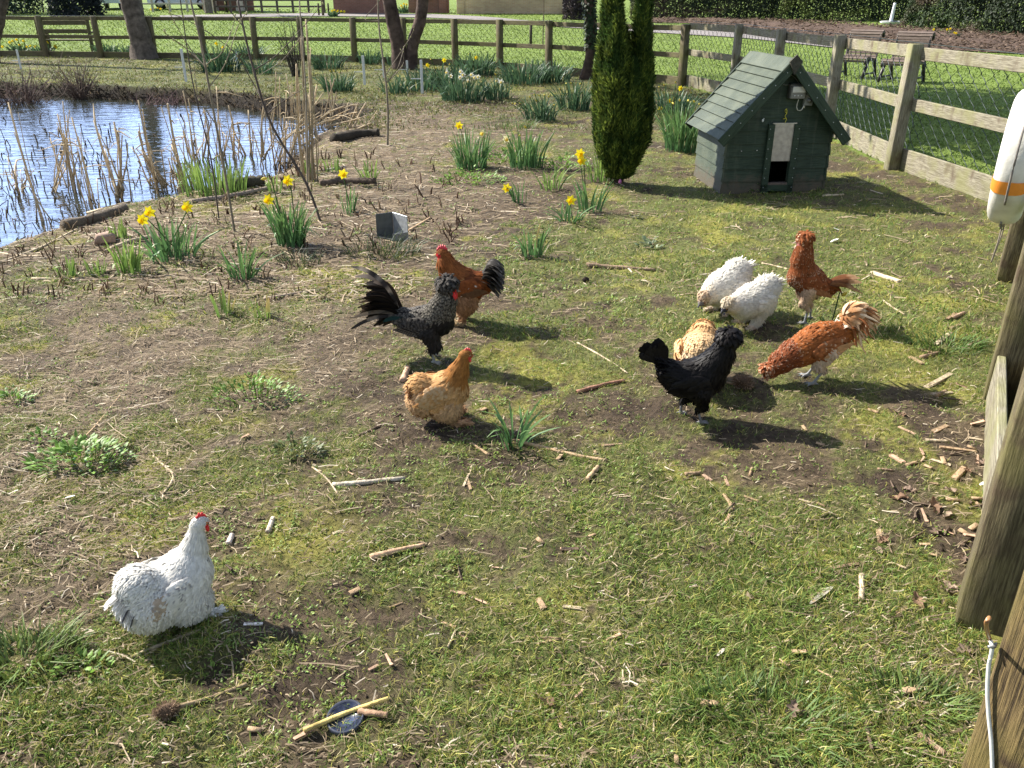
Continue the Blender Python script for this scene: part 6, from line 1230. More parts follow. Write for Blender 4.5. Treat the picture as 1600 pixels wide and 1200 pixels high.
def t10(mb):
    c, r = A_(-.165, 0, .315), A_(.060, .046, .066); ball(mb, c, r * .93, (.42, .22, .10), 18, 12); n = 170; d = nrm(rng.normal(0, 1, (n, 3)) + A_(0, 0, .1)); o = np.argsort(d[:, 0])[::-1]; d = d[o]
    fl = nrm(np.c_[np.full(n, -1.1), d[:, 1] * .3, -.55 + .9 * (d[:, 2] > .2)] + rng.normal(0, .25, (n, 3))); cr = (rng.random(n) < .25)[:, None]
    plume(mb, c + d * r, d, fl, .05 + .02 * rng.random(n), .020 + .008 * rng.random(n), .25 + .2 * rng.random(n), .45 + .3 * rng.random(n), [np.where(cr, J(n, (.66, .5, .33), .2), J(n, q, .3)) for q in ((.38, .18, .07), (.42, .21, .09), (.46, .24, .11), (.60, .38, .21), (.70, .50, .32))], 5)
    for k in range(54): a = rng.uniform(-1, 1); e = rng.random(); cr_ = rng.random() < .4; quill(mb, c + A_(-.02, a * .03, .035 * e), (-.6 + .2 * e, a * .3, .55 + .5 * e), .06 + .035 * rng.random(), .015 + .008 * rng.random(), (-.5, a * .15, -.85 - .4 * rng.random()), (.5, .4 * (1 if a > 0 else -1), .7), (lambda u: A_(.66, .48, .30) if u < .7 else A_(.8, .67, .5)) if cr_ else (lambda u: A_(.44, .23, .10) if u < .65 else A_(.62, .40, .22)), 11, 1.1)
    for k in range(150):
        q = nrm(rng.normal(0, 1, 3) + A_(-.35, 0, .25)); dr = nrm(q * .7 + A_(-.55, 0, .1) + rng.normal(0, .25, 3)); cr_ = rng.random()
        quill(mb, c + q * r * .9, dr, .035 + .035 * rng.random(), .009 + .006 * rng.random(), A_(-.3, 0, -.9) + rng.normal(0, .25, 3), nrm(np.cross(dr, rng.normal(0, 1, 3))), (lambda u: A_(.70, .55, .38)) if cr_ < .3 else (lambda u: A_(.40, .19, .075) if u < .7 else A_(.60, .40, .24)) if cr_ < .75 else (lambda u: A_(.27, .10, .035)), 8, .9)
    for k in range(60): a = rng.uniform(-1, 1); quill(mb, (-.085 - .05 * rng.random(), a * .045, .255 + .02 * rng.random()), (-.8, a * .3, .45), .055 + .03 * rng.random(), .013, (-.2, a * .1, -.45), (.4, .7 * (1 if a > 0 else -1), .5), lambda u: A_(.38, .15, .055) if u < .7 else A_(.56, .32, .16), 8)
    for k in range(22): quill(mb, (-.095, rng.uniform(-.045, .045), .275), (-.1, rng.uniform(-.6, .6), .9), .03, .009, (-.3, 0, -.3), (.4, 1, 0), lambda u: A_(.74, .64, .54), 6)
bird('rust red cockerel with curled buff and cream tail, head down pecking', 'cockerel', B, (1268, 594), R(189), {'body': (.034, .019, .16, .14, 1.2), 'breast': (.03, .018, .16, .14, 1.2), 'saddle': (.05, .011, .16, .14, 1.5), 'neck': (.03, .012, .2, .16, 1.5), 'head': (.02, .009, .3, .3, 1.3), 'belly': (.03, .014, .35, .3, 1.2), 'thigh': (.026, .013, .25, .2, 1.2)}, c10, 'feather', folded_wing((-.01, .074, .195), (.09, .017, .045), -20, .08, lambda n, u, q: J(n, (.56, .32, .16), .35) if q else np.where((rng.random(n) < .3)[:, None] & (u > .7), J(n, (.62, .42, .27), .3), J(n, (.32, .115, .04), .45)), 46, .032, .09, .02, (-1, 0, .05)), t10,
     lambda m_: ball(m_, (.245, 0, .062), (.008, .008, .006), (.4, .12, .1), 8, 6), lambda m_, s: ball(m_, (.236, s * .012, .025), (.005, .004, .008), (.4, .14, .12), 8, 6), (.234, .026, .052), .95,
     ((.236, 0, .078), (.036, .036, .03), 240, .030, .010, lambda n, u: np.where((rng.random(n) < .4)[:, None] & (u > .5), A_(.6, .42, .28), J(n, (.3, .1, .04), .4))))
# ------------------------------------------------------------------ hen house
def coop():
    fl, fr, bl = gat(1123, 299), gat(1289, 301), gat(1088, 272); x = (fr - fl); x.z = 0; Wd = x.length; yaw = .07; D = .84; c0 = (fl + fr) / 2
    root = empty('hen_house', (c0.x, c0.y, c0.z - .01), yaw); tag(root, 'small dark green wooden hen house with boarded pitched roof', 'hen house')
    hw, eave, ridge = Wd / 2, .56, 1.10; g = M['green']
    def front_w(z): return hw * 1.0 if z < eave else hw * max(0, (ridge - z)) / (ridge - eave)
    # lapped boards, front and back gables, with the pop hole cut out of the front
    ox0, ox1, oz0, oz1 = -.06, .115, .085, .49; nb = 10; bh = ridge / nb
    for side, yy in (('front', 0), ('back', D)):
        m = MB()
        for k in range(nb):
            z0, z1 = k * bh, (k + 1) * bh + .012; sg = -1 if side == 'front' else 1
            w0, w1 = front_w(z0), front_w(min(z1, ridge)); spans = [(-1, 1)]
            def slab(xa0, xb0, xa1, xb1):
                yo0, yo1 = yy + sg * .017, yy + sg * .004; yi = yy - sg * .008
                V = [(xa0, yo0, z0), (xb0, yo0, z0), (xb1, yo1, z1), (xa1, yo1, z1), (xa0, yi, z0), (xb0, yi, z0), (xb1, yi, z1), (xa1, yi, z1)]
                F = [[0, 1, 2, 3], [5, 4, 7, 6], [4, 5, 1, 0], [3, 2, 6, 7], [4, 0, 3, 7], [1, 5, 6, 2]]; m.add(V, F if sg < 0 else [f[::-1] for f in F])
            if side == 'front' and z1 > oz0 + .02 and z0 < oz1 - .02: slab(-w0, ox0, -w1, ox0); slab(ox1, w0, ox1, w1)
            else: slab(-w0, w0, -w1, w1)
        m.build(side + '_wall' if False else 'gable_wall', M['greenwall'], root, False)
    for s in (-1, 1):
        m = MB(); n5 = 5; h5 = eave / n5
        for k in range(n5):
            z0, z1 = k * h5, (k + 1) * h5 + .012; xo0, xo1, xi = s * (hw + .017), s * (hw + .004), s * (hw - .008)
            V = [(xo0, -.018, z0), (xo0, D + .018, z0), (xo1, D + .018, z1), (xo1, -.018, z1), (xi, -.018, z0), (xi, D + .018, z0), (xi, D + .018, z1), (xi, -.018, z1)]; F = [[0, 1, 2, 3], [5, 4, 7, 6], [4, 5, 1, 0], [3, 2, 6, 7], [4, 0, 3, 7], [1, 5, 6, 2]]
            m.add(V, F if s > 0 else [f[::-1] for f in F])
        o = m.build('side_wall', M['greenwall'] if s > 0 else M['greenlit'], root, False)  # sun-facing wall takes the lighter green, sunlight put into its colour
    m = MB(); cbox(m, (0, D / 2, .04), (Wd * .97, D * .97, .02), .002, col=(.1, .08, .05)); m.build('floor_board', M['green'], root, False)
    # roof: overlapping boards down each slope
    an = math.atan2(ridge - eave, hw); oh = .125; L_ = math.hypot(hw, ridge - eave) + oh; y0, y1 = -.13, D + .10; nb = 9
    for s in (-1, 1):
        rf = empty('roof', (0, 0, 0)); rf.parent = root; m = MB(); step = L_ / nb
        for k in range(nb):
            a0, a1 = k * step, (k + 1) * step + .02; yj0, yj1 = y0 + rng.normal(0, .002), y1 + rng.normal(0, .006)
            def pt(a, t, y): return (s * (a * math.cos(an) + t * math.sin(an)), y, ridge + .035 - a * math.sin(an) + t * math.cos(an))
            t0, t1 = .002, .020; V = [pt(a0, t0, yj0), pt(a0, t0, yj1), pt(a1, t1, yj1), pt(a1, t1, yj0), pt(a0, t0 - .016, yj0), pt(a0, t0 - .016, yj1), pt(a1, t1 - .016, yj1), pt(a1, t1 - .016, yj0)]
            F = [[0, 1, 2, 3], [4, 7, 6, 5], [4, 5, 1, 0], [2, 6, 7, 3], [4, 0, 3, 7], [1, 5, 6, 2]]; m.add(V, F if s < 0 else [f[::-1] for f in F])
        o = m.build('roof_boards', M['greenroof'], root, False); o.name = 'roof'; bpy.data.objects.remove(rf)
        # barge board on the gable edge
        for yy in (y0 - .012, y1 + .012):
            m = MB(); cbox(m, (0, 0, 0), (L_ + .03, .02, .085), .004); b = m.build('barge_board', g, root, False)
            mid = Vector((s * (L_ / 2 * math.cos(an)), yy, ridge + .01 - L_ / 2 * math.sin(an))); b.location = mid; b.rotation_euler = (0, s * an, 0)
        nm = MB()
        for q in range(6):
            a = (.1 + .8 * q / 5) * L_; ball(nm, (s * a * math.cos(an), y0 - .023, ridge + .005 - a * math.sin(an)), (.005, .003, .005), (.4, .42, .4), 8, 5)
        nm.build('nails', M['metal'], root)
    for s in (-1, 1):
        m = MB(); cbox(m, (0, 0, 0), (.135, y1 - y0 + .05, .02), .003); b = m.build('ridge_board', M['greenroof'], root, False); b.location = (s * .052 , (y0 + y1) / 2, ridge + .052 - .052 * math.tan(an)+.006); b.rotation_euler = (0, s * an, 0)
    m = MB(); f = [(-.055, 0, .02), (0, 0, .075), (.055, 0, .02), (.0, 0, -.085)]; m.add([(a, -.012, c) for a, b, c in f] + [(a, .012, c) for a, b, c in f], [[0, 3, 2, 1], [4, 5, 6, 7], [0, 1, 5, 4], [1, 2, 6, 5], [2, 3, 7, 6], [3, 0, 4, 7]], (.055, .052, .04)); m.build('finial', M['stick'], root, False, (0, y0 - .036, ridge + .01))
    # pop hole: runners, sliding metal shutter half up, sill
    fr_ = empty('pop_hole_frame', (0, 0, 0)); fr_.parent = root; bpy.data.objects.remove(fr_)
    m = MB(); cbox(m, (ox0 - .028, -.034, .31), (.056, .028, .60), .003); cbox(m, (ox1 + .028, -.034, .31), (.056, .028, .60), .003); cbox(m, ((ox0 + ox1) / 2, -.033, .055), (ox1 - ox0 + .112, .03, .06), .003); df = m.build('pop_hole_frame', g, root, False)
    m = MB(); cbox(m, ((ox0 + ox1) / 2, -.03, .455), (ox1 - ox0 + .03, .006, .33), .001, col=(.40, .37, .35)); cbox(m, ((ox0 + ox1) / 2, -.036, .617), (ox1 - ox0 + .04, .016, .008), .001, col=(.5, .48, .45)); m.build('shutter', M['metal'], df, False)
    m = MB(); cbox(m, ((ox0 + ox1) / 2, -.022, .092), (ox1 - ox0, .05, .02), .002, col=(.11, .085, .07)); m.build('sill', M['stick'], df, False)
    m = MB()
    for s in (ox0 - .042, ox1 + .042):
        for q in range(7): ball(m, (s, -.049, .06 + q * .085), (.0045, .003, .0045), (.42, .44, .42), 8, 5)
    m.build('nails', M['metal'], df)
    xs = (ox0 + ox1) / 2; m = MB(); tube(m, curve([(xs, -.034, .62), (xs + .008, -.03, .65), (xs - .006, -.028, .68), (xs + .006, -.028, .70), (xs, -.026, .74)], 14), .003, 5, (.55, .50, .04)); tube(m, curve([(xs - .02, -.03, .652), (xs, -.04, .66), (xs + .012, -.03, .645)], 8), .003, 5, (.55, .5, .04)); tube(m, curve([(xs, -.03, .705), (xs - .014, -.035, .715), (xs - .008, -.03, .735), (xs + .006, -.03, .72)], 10), .003, 5, (.55, .5, .04)); m.build('yellow_string', M['plastic'], root)
    # opener control box and light sensor
    bx = MB(); cbox(bx, (.085, -.05, .885), (.14, .065, .125), .008, col=(.06, .06, .055)); cbox(bx, (.085, -.09, .872), (.128, .018, .092), .004, col=(.16, .155, .14)); cbox(bx, (.088, -.101, .902), (.112, .008, .048), .002, col=(.52, .50, .45)); o = bx.build('opener_box', M['plastic'], root, False)
    k = MB(); [ball(k, (.055 + .03 * q, -.101, .852), (.006, .005, .006), (.5, .5, .48), 8, 6) for q in (0, 1, 2)]; k.build('button', M['plastic'], o)
    sb = MB(); cbox(sb, (.20, -.045, .815), (.075, .05, .10), .006, col=(.17, .18, .17)); cbox(sb, (.195, -.045, .872), (.055, .045, .02), .005, col=(.2, .21, .2)); o = sb.build('sensor_box', M['plastic'], root, False); k = MB(); tube(k, [(.202, -.069, .808), (.202, -.078, .808)], [.024, .022], 16, (.10, .105, .10)); tube(k, [(.202, -.078, .808), (.202, -.082, .808)], [.010, .009], 12, (.25, .25, .24)); k.build('lens', M['plastic'], o)
    wi = MB(); tube(wi, curve([(.115, -.05, .825), (.105, -.05, .76), (.125, -.045, .725), (.155, -.045, .73), (.165, -.045, .755), (.172, -.045, .77)], 20), .004, 6, (.5, .49, .45)); tube(wi, [(.172, -.045, .77), (.172, -.045, .745)], [.010, .009], 8, (.5, .49, .45)); tube(wi, curve([(.10, -.05, .945), (.05, -.04, 1.0), (.0, -.03, 1.02)], 10), .003, 5, (.10, .10, .09)); tube(wi, curve([(.03, -.05, .94), (-.02, -.04, .935), (-.06, -.03, .96)], 8), .003, 5, (.10, .10, .09)); wi.build('cable', M['plastic'], root)
    m = MB(); ball(m, (-.17, -.022, .64), (.010, .003, .013), (.7, .72, .72), 7, 5); ball(m, (-.163, -.022, .655), (.006, .003, .006), (.7, .72, .72), 6, 4); ball(m, (-.19, -.022, .385), (.006, .003, .005), (.6, .6, .58), 6, 4); ball(m, (-.33, -.022, .38), (.006, .003, .004), (.5, .5, .48), 6, 4); m.build('paint_splashes', M['paint'], root)
coop()

# ------------------------------------------------------------------ life ring on the fence
def ring():
    c = atY(1592, 246, 4.62); root = empty('life_ring', c); tag(root, 'white life ring with orange bands hung on the fence near the pecking birds', 'life ring')
    ax = Vector((.86, -.51, 0)).normalized(); ax = (Matrix.Rotation(R(-2), 3, 'Z') @ ax).normalized(); u = Vector((0, 0, 1)); v = u.cross(ax).normalized(); Rj, a, b = .285, .075, .085
    def torus(m, t0, t1, grow, col, n=48, k=18):
        t = np.linspace(t0, t1, n); p = np.linspace(0, 2 * np.pi, k, endpoint=False); T, Pq = np.meshgrid(t, p, indexing='ij'); rad = Rj + (a + grow) * np.sign(np.cos(Pq)) * np.abs(np.cos(Pq)) ** .8; off = (b + grow) * np.sign(np.sin(Pq)) * np.abs(np.sin(Pq)) ** .8
        V = (np.cos(T) * rad)[..., None] * A3(u) + (np.sin(T) * rad)[..., None] * A3(v) + off[..., None] * A3(ax); i = np.arange(n - 1)[:, None] * k; j = np.arange(k)[None]; kk = (j + 1) % k
        gr = np.clip(fbm(T * 3, Pq * .8, 1.6, 77, 4) * 1.5 - .35 - .25 * np.cos(T), 0, 1).ravel()[:, None] * .6; dirt = np.array([.66, .65, .61]) * (1 - gr) + np.array([.36, .32, .22]) * gr if col is None else np.array(col)
        m.add(V.reshape(-1, 3), np.stack([i + j, i + k + j, i + k + kk, i + kk], -1).reshape(-1, 4), dirt)
    m = MB(); torus(m, 0, 2 * math.pi, 0, None, 73); m.build('ring', M['ring'], root)
    for q in (72, 252): m = MB(); t = R(q); torus(m, t - .10, t + .10, .004, (.70, .25, .035), 9); m.build('band', M['paint'], root)
    m = MB()
    for q in range(4):
        t0, t1 = R(62 + 90 * q - 4), R(62 + 90 * q + 60); t = np.linspace(t0, t1, 14); r = Rj + a + .012 + .012 * np.sin(np.linspace(0, np.pi, 14)); P = np.cos(t)[:, None] * r[:, None] * A3(u) + np.sin(t)[:, None] * r[:, None] * A3(v); tube(m, P, .0055, 6, (.22, .2, .18))
    m.build('grab_line', M['straw'], root)
    lo = A3(-u * (Rj + a)); m = MB(); tube(m, curve([lo, lo + A_(-.01, -.02, -.09), lo + A_(-.02, -.02, -.22), lo + A_(.0, 0, -.17), lo + A_(.02, .01, -.05), lo + A_(.01, 0, .0)], 24), .004, 6, (.26, .22, .17)); ball(m, lo + A_(0, 0, -.01), .014, (.3, .25, .18)); m.build('cord', M['straw'], root)
    m = MB(); tp = A3(u * (Rj - a * .6)); tube(m, [tp + A_(.05, .05, -.0), tp + A_(-.1, -.1, .0)], .012, 8, (.3, .3, .3)); m.build('hook', M['metal'], root)
ring()
# wire on the weathered post: wire is pinned to it with staples
def post_wire():
    root = bpy.data.objects['weathered_post']; S = A3(root.location); pts = [(1546, 965), (1541, 975), (1545, 995), (1550, 1008), (1549, 1022), (1545, 1040), (1543, 1080), (1545, 1120), (1549, 1160), (1551, 1215)]
    cz = root.matrix_basis.to_3x3()
    rz = Matrix.Rotation(-root.rotation_euler.z, 3, 'Z'); P = []
    c = np.array([1.115, 1.30])
    for x, y in pts:   # put the wire on the post's front face
        best = None
        for Y in np.linspace(1.0, 1.5, 400):
            q = atY(x, y, Y); l = rz @ Vector((q.x - c[0], q.y - c[1], 0)); d = (abs(l.x) ** 1.33 * 0 + max(abs(l.x), abs(l.y)))
            if d < .095: best = q; break
        if best is None: best = atY(x, y, 1.22)
        P.append(A3(rz @ (best - root.location)))
    m = MB(); C = curve(P, 40); w = np.linspace(0, 1, 40)[:, None]; tube(m, C, .0042, 8, np.where(w < .27, A_(.34, .17, .07), A_(.66, .66, .62))); m.build('wire', M['plastic'], root)
    m = MB(); q = P[3]; tube(m, [q + A_(-.012, 0, 0), q + A_(0, -.006, .0), q + A_(.012, 0, 0)], .0035, 8, (.25, .25, .24)); m.build('staple', M['metal'], root)
post_wire()

# ------------------------------------------------------------------ bent metal box
b = gat(612, 374); root = empty('metal_box', b, R(0)); tag(root, 'open grey sheet metal box on the soil behind the cockerels', 'metal box'); h = .175
def panel(name, p0, p1, hh, col, parent, t=.006, z=0):
    m = MB(); p0, p1 = Vector(p0), Vector(p1); ln = (p1 - p0).length; cbox(m, (ln / 2, 0, hh / 2 + z), (ln, t, hh), .002, col=col); o = m.build(name, M['metal'], parent, False); o.rotation_euler = (0, 0, math.atan2(p1.y - p0.y, p1.x - p0.x)); o.location = p0
panel('side_panel', (-.115, .05, 0), (.0, .115, 0), h, (.10, .11, .11), root); panel('side_panel', (.003, .115, 0), (.125, -.02, 0), h, (.42, .44, .46), root); panel('side_panel', (.122, -.024, 0), (.02, -.075, 0), h * .35, (.25, .26, .27), root)  # shade and sunlight put into the panel colours: left dark, right pale
m = MB(); m.add([(-.115, .045, .012), (0, .11, .012), (.12, -.018, .012), (.02, -.07, .012), (-.115, .045, .004), (0, .11, .004), (.12, -.018, .004), (.02, -.07, .004)], [[3, 2, 1, 0], [4, 5, 6, 7], [0, 1, 5, 4], [1, 2, 6, 5], [2, 3, 7, 6], [3, 0, 4, 7]], (.08, .085, .085)); m.build('base', M['metal'], root, False)

# ------------------------------------------------------------------ logs, sticks, chips
def stick(label, pts, wpx, col, name='stick', cat='stick', group=None, flat=False, lift=.0, n=12, taper=.8):
    W = [gat(*p) for p in pts]; b = W[0].copy(); k = ppm(W[len(W) // 2]); r = wpx / k / 2; P = curve([A3(w_) - A3(b) + A_(0, 0, r * (.45 if not flat else .3) + lift) for w_ in W], n); m = MB(); cc = np.array(col) * (.75 + .5 * rng.random((n, 1)))
    rad = np.linspace(r, r * taper, n)
    if flat:
        d = P[-1] - P[0]; ln = np.linalg.norm(d); d, s, u = frame(d); mid = P.mean(0); cbox(m, mid, (ln, r * 2, r * .9), r * .15, np.stack([d, s, u], 1), np.array(col)); V = m.V[0]; V += rng.normal(0, r * .12, V.shape) 
    else: tube(m, P, rad, 8, cc, True, .3, int(rng.integers(1e6)))
    o = m.build(name, M['stick'], None, not flat, b); tag(o, label, cat, group); return o
PALE, TAN, GREY, DRK, PINK = (.46, .37, .25), (.36, .25, .15), (.34, .31, .27), (.12, .085, .06), (.42, .28, .19)
stick('short dark rounded log at the water edge by the shore', [(100, 357), (150, 346), (196, 330)], 20, (.12, .095, .068), 'log', 'log', n=20, taper=.85)
stick('mossy black log end in the shallow water beside the iris', [(345, 300), (380, 292), (412, 288)], 22, (.05, .045, .03), 'log', 'log', n=16); stick('thick brown log at the top of the shore, cut end facing out', [(500, 290), (540, 286), (586, 287)], 12, (.10, .072, .052), 'log', 'log', n=16, taper=.95); stick('dark rotting log at the reed tangle', [(522, 222), (550, 216), (575, 213), (592, 212)], 17, (.045, .036, .026), 'log', 'log', n=14)
stick('long bleached pole running down the shore by the dark log', [(0, 412), (60, 390), (130, 355), (175, 342)], 5, PALE, 'pole', 'pole'); stick('straight pale pole along the waterline above the dark log', [(112, 340), (170, 325), (228, 310)], 5.5, PALE, 'pole', 'pole'); stick('flat grey plank edging the shore below the iris', [(300, 316), (360, 309), (420, 296)], 8, (.24, .19, .15), 'plank', 'plank'); stick('pale pole on the litter below the two yellow blooms', [(165, 395), (200, 381), (235, 371)], 7, PALE, 'pole', 'pole'); stick('grey fallen pole right of the lone daffodil', [(340, 292), (430, 276), (540, 262)], 5, GREY, 'pole', 'pole'); stick('long thin reed lying on straw near the shoots', [(0, 396), (30, 400), (62, 402)], 4, PALE, 'fallen_reed', 'reed'); stick('pale bent reed lying along the shore, hooked at its end', [(50, 436), (120, 438), (165, 438), (178, 432)], 4, PALE, 'fallen_reed', 'reed')
stick('grey reed stalk lying before the green shoots', [(412, 468), (460, 460), (510, 451)], 5, (.34, .27, .2), 'fallen_reed', 'reed'); stick('stick leaning out from behind the metal box', [(640, 362), (655, 353), (672, 342)], 6, TAN); stick('brown split stick on grass left of the white peckers', [(916, 415), (965, 420), (1024, 424)], 8, (.24, .17, .11), flat=False); stick('thin straight straw pointing at the black hen', [(902, 536), (945, 560), (981, 584)], 3, PALE, 'straw', 'straw'); stick('reddish stick on bare soil left of the black hen', [(902, 614), (945, 602), (975, 596)], 7, (.28, .15, .10)); stick('pale brown curved stick right of the foreground leaves', [(806, 690), (850, 701), (905, 714), (948, 721)], 7, TAN); stick('dark twig left of the buff hen', [(560, 682), (590, 668), (626, 648)], 5, DRK)
stick('bleached thick reed stub with a thin tail', [(520, 760), (575, 755), (632, 749)], 9, (.44, .38, .3), 'fallen_reed', 'reed'); stick('thin crooked tail twig beside the bleached reed', [(488, 730), (510, 748), (528, 772)], 3, PALE, 'twig', 'twig'); stick('stout peeled pointed stick in the middle of the foreground grass', [(579, 873), (620, 862), (664, 853)], 11, (.46, .30, .19), n=14, taper=.55); stick('short bark free stick upright to the viewer near the white feather', [(1345, 940), (1346, 920), (1346, 900)], 11, (.46, .36, .26)); stick('short stick on soil beside the cut straw, right of centre', [(917, 752), (925, 742), (935, 731)], 9, TAN); stick('long grey reed beneath the white hen', [(205, 1028), (260, 1005), (314, 985)], 6, (.36, .3, .2), 'fallen_reed', 'reed')
stick('small wood stub behind the buff hen', [(629, 598), (633, 588), (637, 577)], 11, PINK); stick('short pale stub on the grass right of the white hen head', [(357, 852), (360, 845), (363, 837)], 10, (.5, .42, .36)); stick('pale stub farther right of the white hen head', [(419, 833), (423, 822), (427, 811)], 9, (.5, .42, .33)); stick('white straw chip lying in the shadow of the white hen', [(381, 976), (396, 976), (411, 975)], 6, (.6, .55, .5), 'wood_chip', 'wood chip', flat=True); stick('thin bent yellow straw above the white hen', [(240, 713), (258, 730), (271, 742), (266, 758), (254, 773)], 4, PALE, 'straw', 'straw'); stick('straight thin straw over the oval leaved weed', [(116, 700), (150, 665), (188, 618)], 3, TAN, 'straw', 'straw'); stick('long thin stalk behind the head of the white hen', [(232, 782), (280, 770), (335, 752)], 3, (.3, .24, .16), 'straw', 'straw')
stick('pale flat splinter on the grass right of the tall red bird', [(1362, 426), (1384, 434), (1405, 441)], 9, (.62, .50, .36), 'wood_chip', 'wood chip', flat=True); stick('thin pale straw right of the curled cream tail', [(1380, 470), (1397, 482), (1413, 492)], 3, PALE, 'straw', 'straw'); stick('pale straw behind the white peckers', [(1190, 412), (1210, 416), (1230, 421)], 3, PALE, 'straw', 'straw'); stick('pale straw in the shade of the hen house', [(1285, 308), (1300, 306), (1318, 305)], 4, PALE, 'straw', 'straw')
# bits of split wood along the near fence and over the grass
EX = [(1446, 607, 1486, 585, 9), (1420, 558, 1442, 570, 8), (1438, 560, 1468, 552, 8), (1440, 548, 1465, 553, 6), (1456, 617, 1488, 614, 8), (1462, 620, 1478, 612, 8), (1404, 667, 1430, 679, 5), (1458, 676, 1480, 666, 9), (1446, 689, 1482, 691, 7), (1468, 699, 1526, 707, 7), (1391, 712, 1412, 724, 10), (1416, 728, 1433, 723, 7), (1453, 718, 1485, 728, 8), (1490, 750, 1506, 732, 11), (1371, 733, 1395, 736, 5), (1452, 755, 1466, 757, 6), (1513, 685, 1535, 689, 7), (1070, 742, 1095, 740, 8), (1098, 742, 1112, 752, 6), (1131, 772, 1147, 797, 6), (1126, 824, 1147, 806, 7), (1162, 775, 1184, 783, 5), (1132, 745, 1138, 760, 5), (1171, 745, 1175, 732, 6), (1248, 781, 1265, 786, 6), (1275, 786, 1289, 792, 6), (1436, 1150, 1476, 1180, 14), (841, 936, 850, 952, 10), (880, 948, 908, 952, 8), (823, 997, 876, 999, 7), (704, 924, 728, 929, 7), (690, 973, 712, 980, 6), (700, 1012, 712, 985, 5), (718, 990, 730, 1000, 5), (576, 1047, 592, 1040, 8), (608, 950, 630, 942, 4), (966, 1062, 1010, 1066, 9), (840, 1005, 880, 998, 6), (654, 776, 680, 776, 3), (730, 748, 736, 766, 5), (724, 760, 738, 728, 4), (738, 695, 765, 712, 6), (1302, 888, 1350, 880, 7), (1372, 828, 1376, 848, 8), (1392, 880, 1418, 890, 6), (1400, 960, 1417, 950, 7), (940, 697, 972, 694, 5), (1356, 640, 1372, 646, 6), (1460, 540, 1486, 520, 7), (1494, 490, 1480, 500, 8), (1488, 498, 1506, 490, 8), (1500, 508, 1484, 514, 7), (520, 835, 536, 829, 7), (640, 640, 655, 642, 4)]
for i, (x0, y0, x1, y1, wd) in enumerate(EX):
    stick('small split wood chip lying loose on the pen floor', [(x0, y0), ((x0 + x1) / 2, (y0 + y1) / 2), (x1, y1)], wd * .85, np.array([PALE, TAN, PINK, TAN][i % 4]) * rng.uniform(.55, .95), 'wood_chip', 'wood chip', 'wood chips scattered over the pen floor', flat=i % 3 != 2, n=6)
vs = []
for v in range(3):
    m = MB(); ln = (.055, .04, .07)[v]; cbox(m, (0, 0, .004), (ln, (.010, .014, .007)[v], .006), .001, col=(PINK, TAN, DRK)[v]); m.V[0] += rng.normal(0, .0012, m.V[0].shape); me = m.data('wood_chip'); me.materials.append(M['stick']); vs.append(me)
for i in range(70):
    if i < 30: px, py = rng.uniform(1430, 1530), rng.uniform(600, 900)
    else: px, py = rng.uniform(350, 1440), rng.uniform(640, 1190)
    p = gat(px, py)
    if not inpoly(np.array([p.x]), np.array([p.y]), PEN)[0]: continue
    o = bpy.data.objects.new('wood_chip', vs[i % 3]); COL.objects.link(o); o.location = p + Vector((0, 0, .004)); o.rotation_euler = (rng.normal(0, .15), rng.normal(0, .12), rng.random() * 6.28); s = rng.uniform(.5, 1.15); o.scale = (s, s, s); tag(o, 'small split wood chip lying loose on the pen floor', 'wood chip', 'wood chips scattered over the pen floor')
# fallen oak leaves
def leaf_mesh(v):
    m = MB(); n = 13; u = np.linspace(0, 1, n); wv = (.018 + .008 * np.sin(u * 22 + v)) * np.sin(np.clip(u * 1.05, 0, 1) * np.pi) ** .6; z = .006 + .012 * np.sin(u * 5 + v) ** 2; Lf = .075
    V = np.stack([np.c_[u * Lf, -wv, z + .008 * rng.random(n)], np.c_[u * Lf, 0 * u, z * .6], np.c_[u * Lf, wv, z + .010 * rng.random(n)]], 1).reshape(-1, 3); i = np.arange(n - 1)[:, None] * 3; m.add(V, [np.concatenate([i + np.array([0, 3, 4, 1]), i + np.array([1, 4, 5, 2])])], np.array([(.20, .125, .08), (.27, .20, .145), (.19, .135, .10)][v]) * (.8 + .4 * rng.random((n * 3, 1)))); me = m.data('dead_leaf'); me.materials.append(M['straw']); return me
lm = [leaf_mesh(v) for v in range(3)]
for i, (x, y) in enumerate([(1410, 645), (1398, 648), (1522, 723), (1512, 735), (1495, 770), (1517, 790), (1462, 805), (1475, 812), (1455, 838), (1372, 850), (1360, 862), (1376, 878), (1455, 905), (1478, 930), (1432, 770), (1420, 780), (1245, 1117), (1232, 1125), (1322, 1158), (1330, 1165), (1516, 1015), (1510, 1000), (1260, 760), (1178, 838), (1440, 955), (1180, 935), (890, 770), (870, 1105), (1495, 925), (1500, 880)]):
    p = gat(x, y)
    o = bpy.data.objects.new('dead_leaf', lm[i % 3]); COL.objects.link(o); o.location = p; o.rotation_euler = (rng.normal(0, .3), rng.normal(0, .25), rng.random() * 6.28); s = rng.uniform(.5, .95); o.scale = (s, s, s); tag(o, 'curled brown dead leaf on the ground', 'leaf', 'dead leaves along the fence')
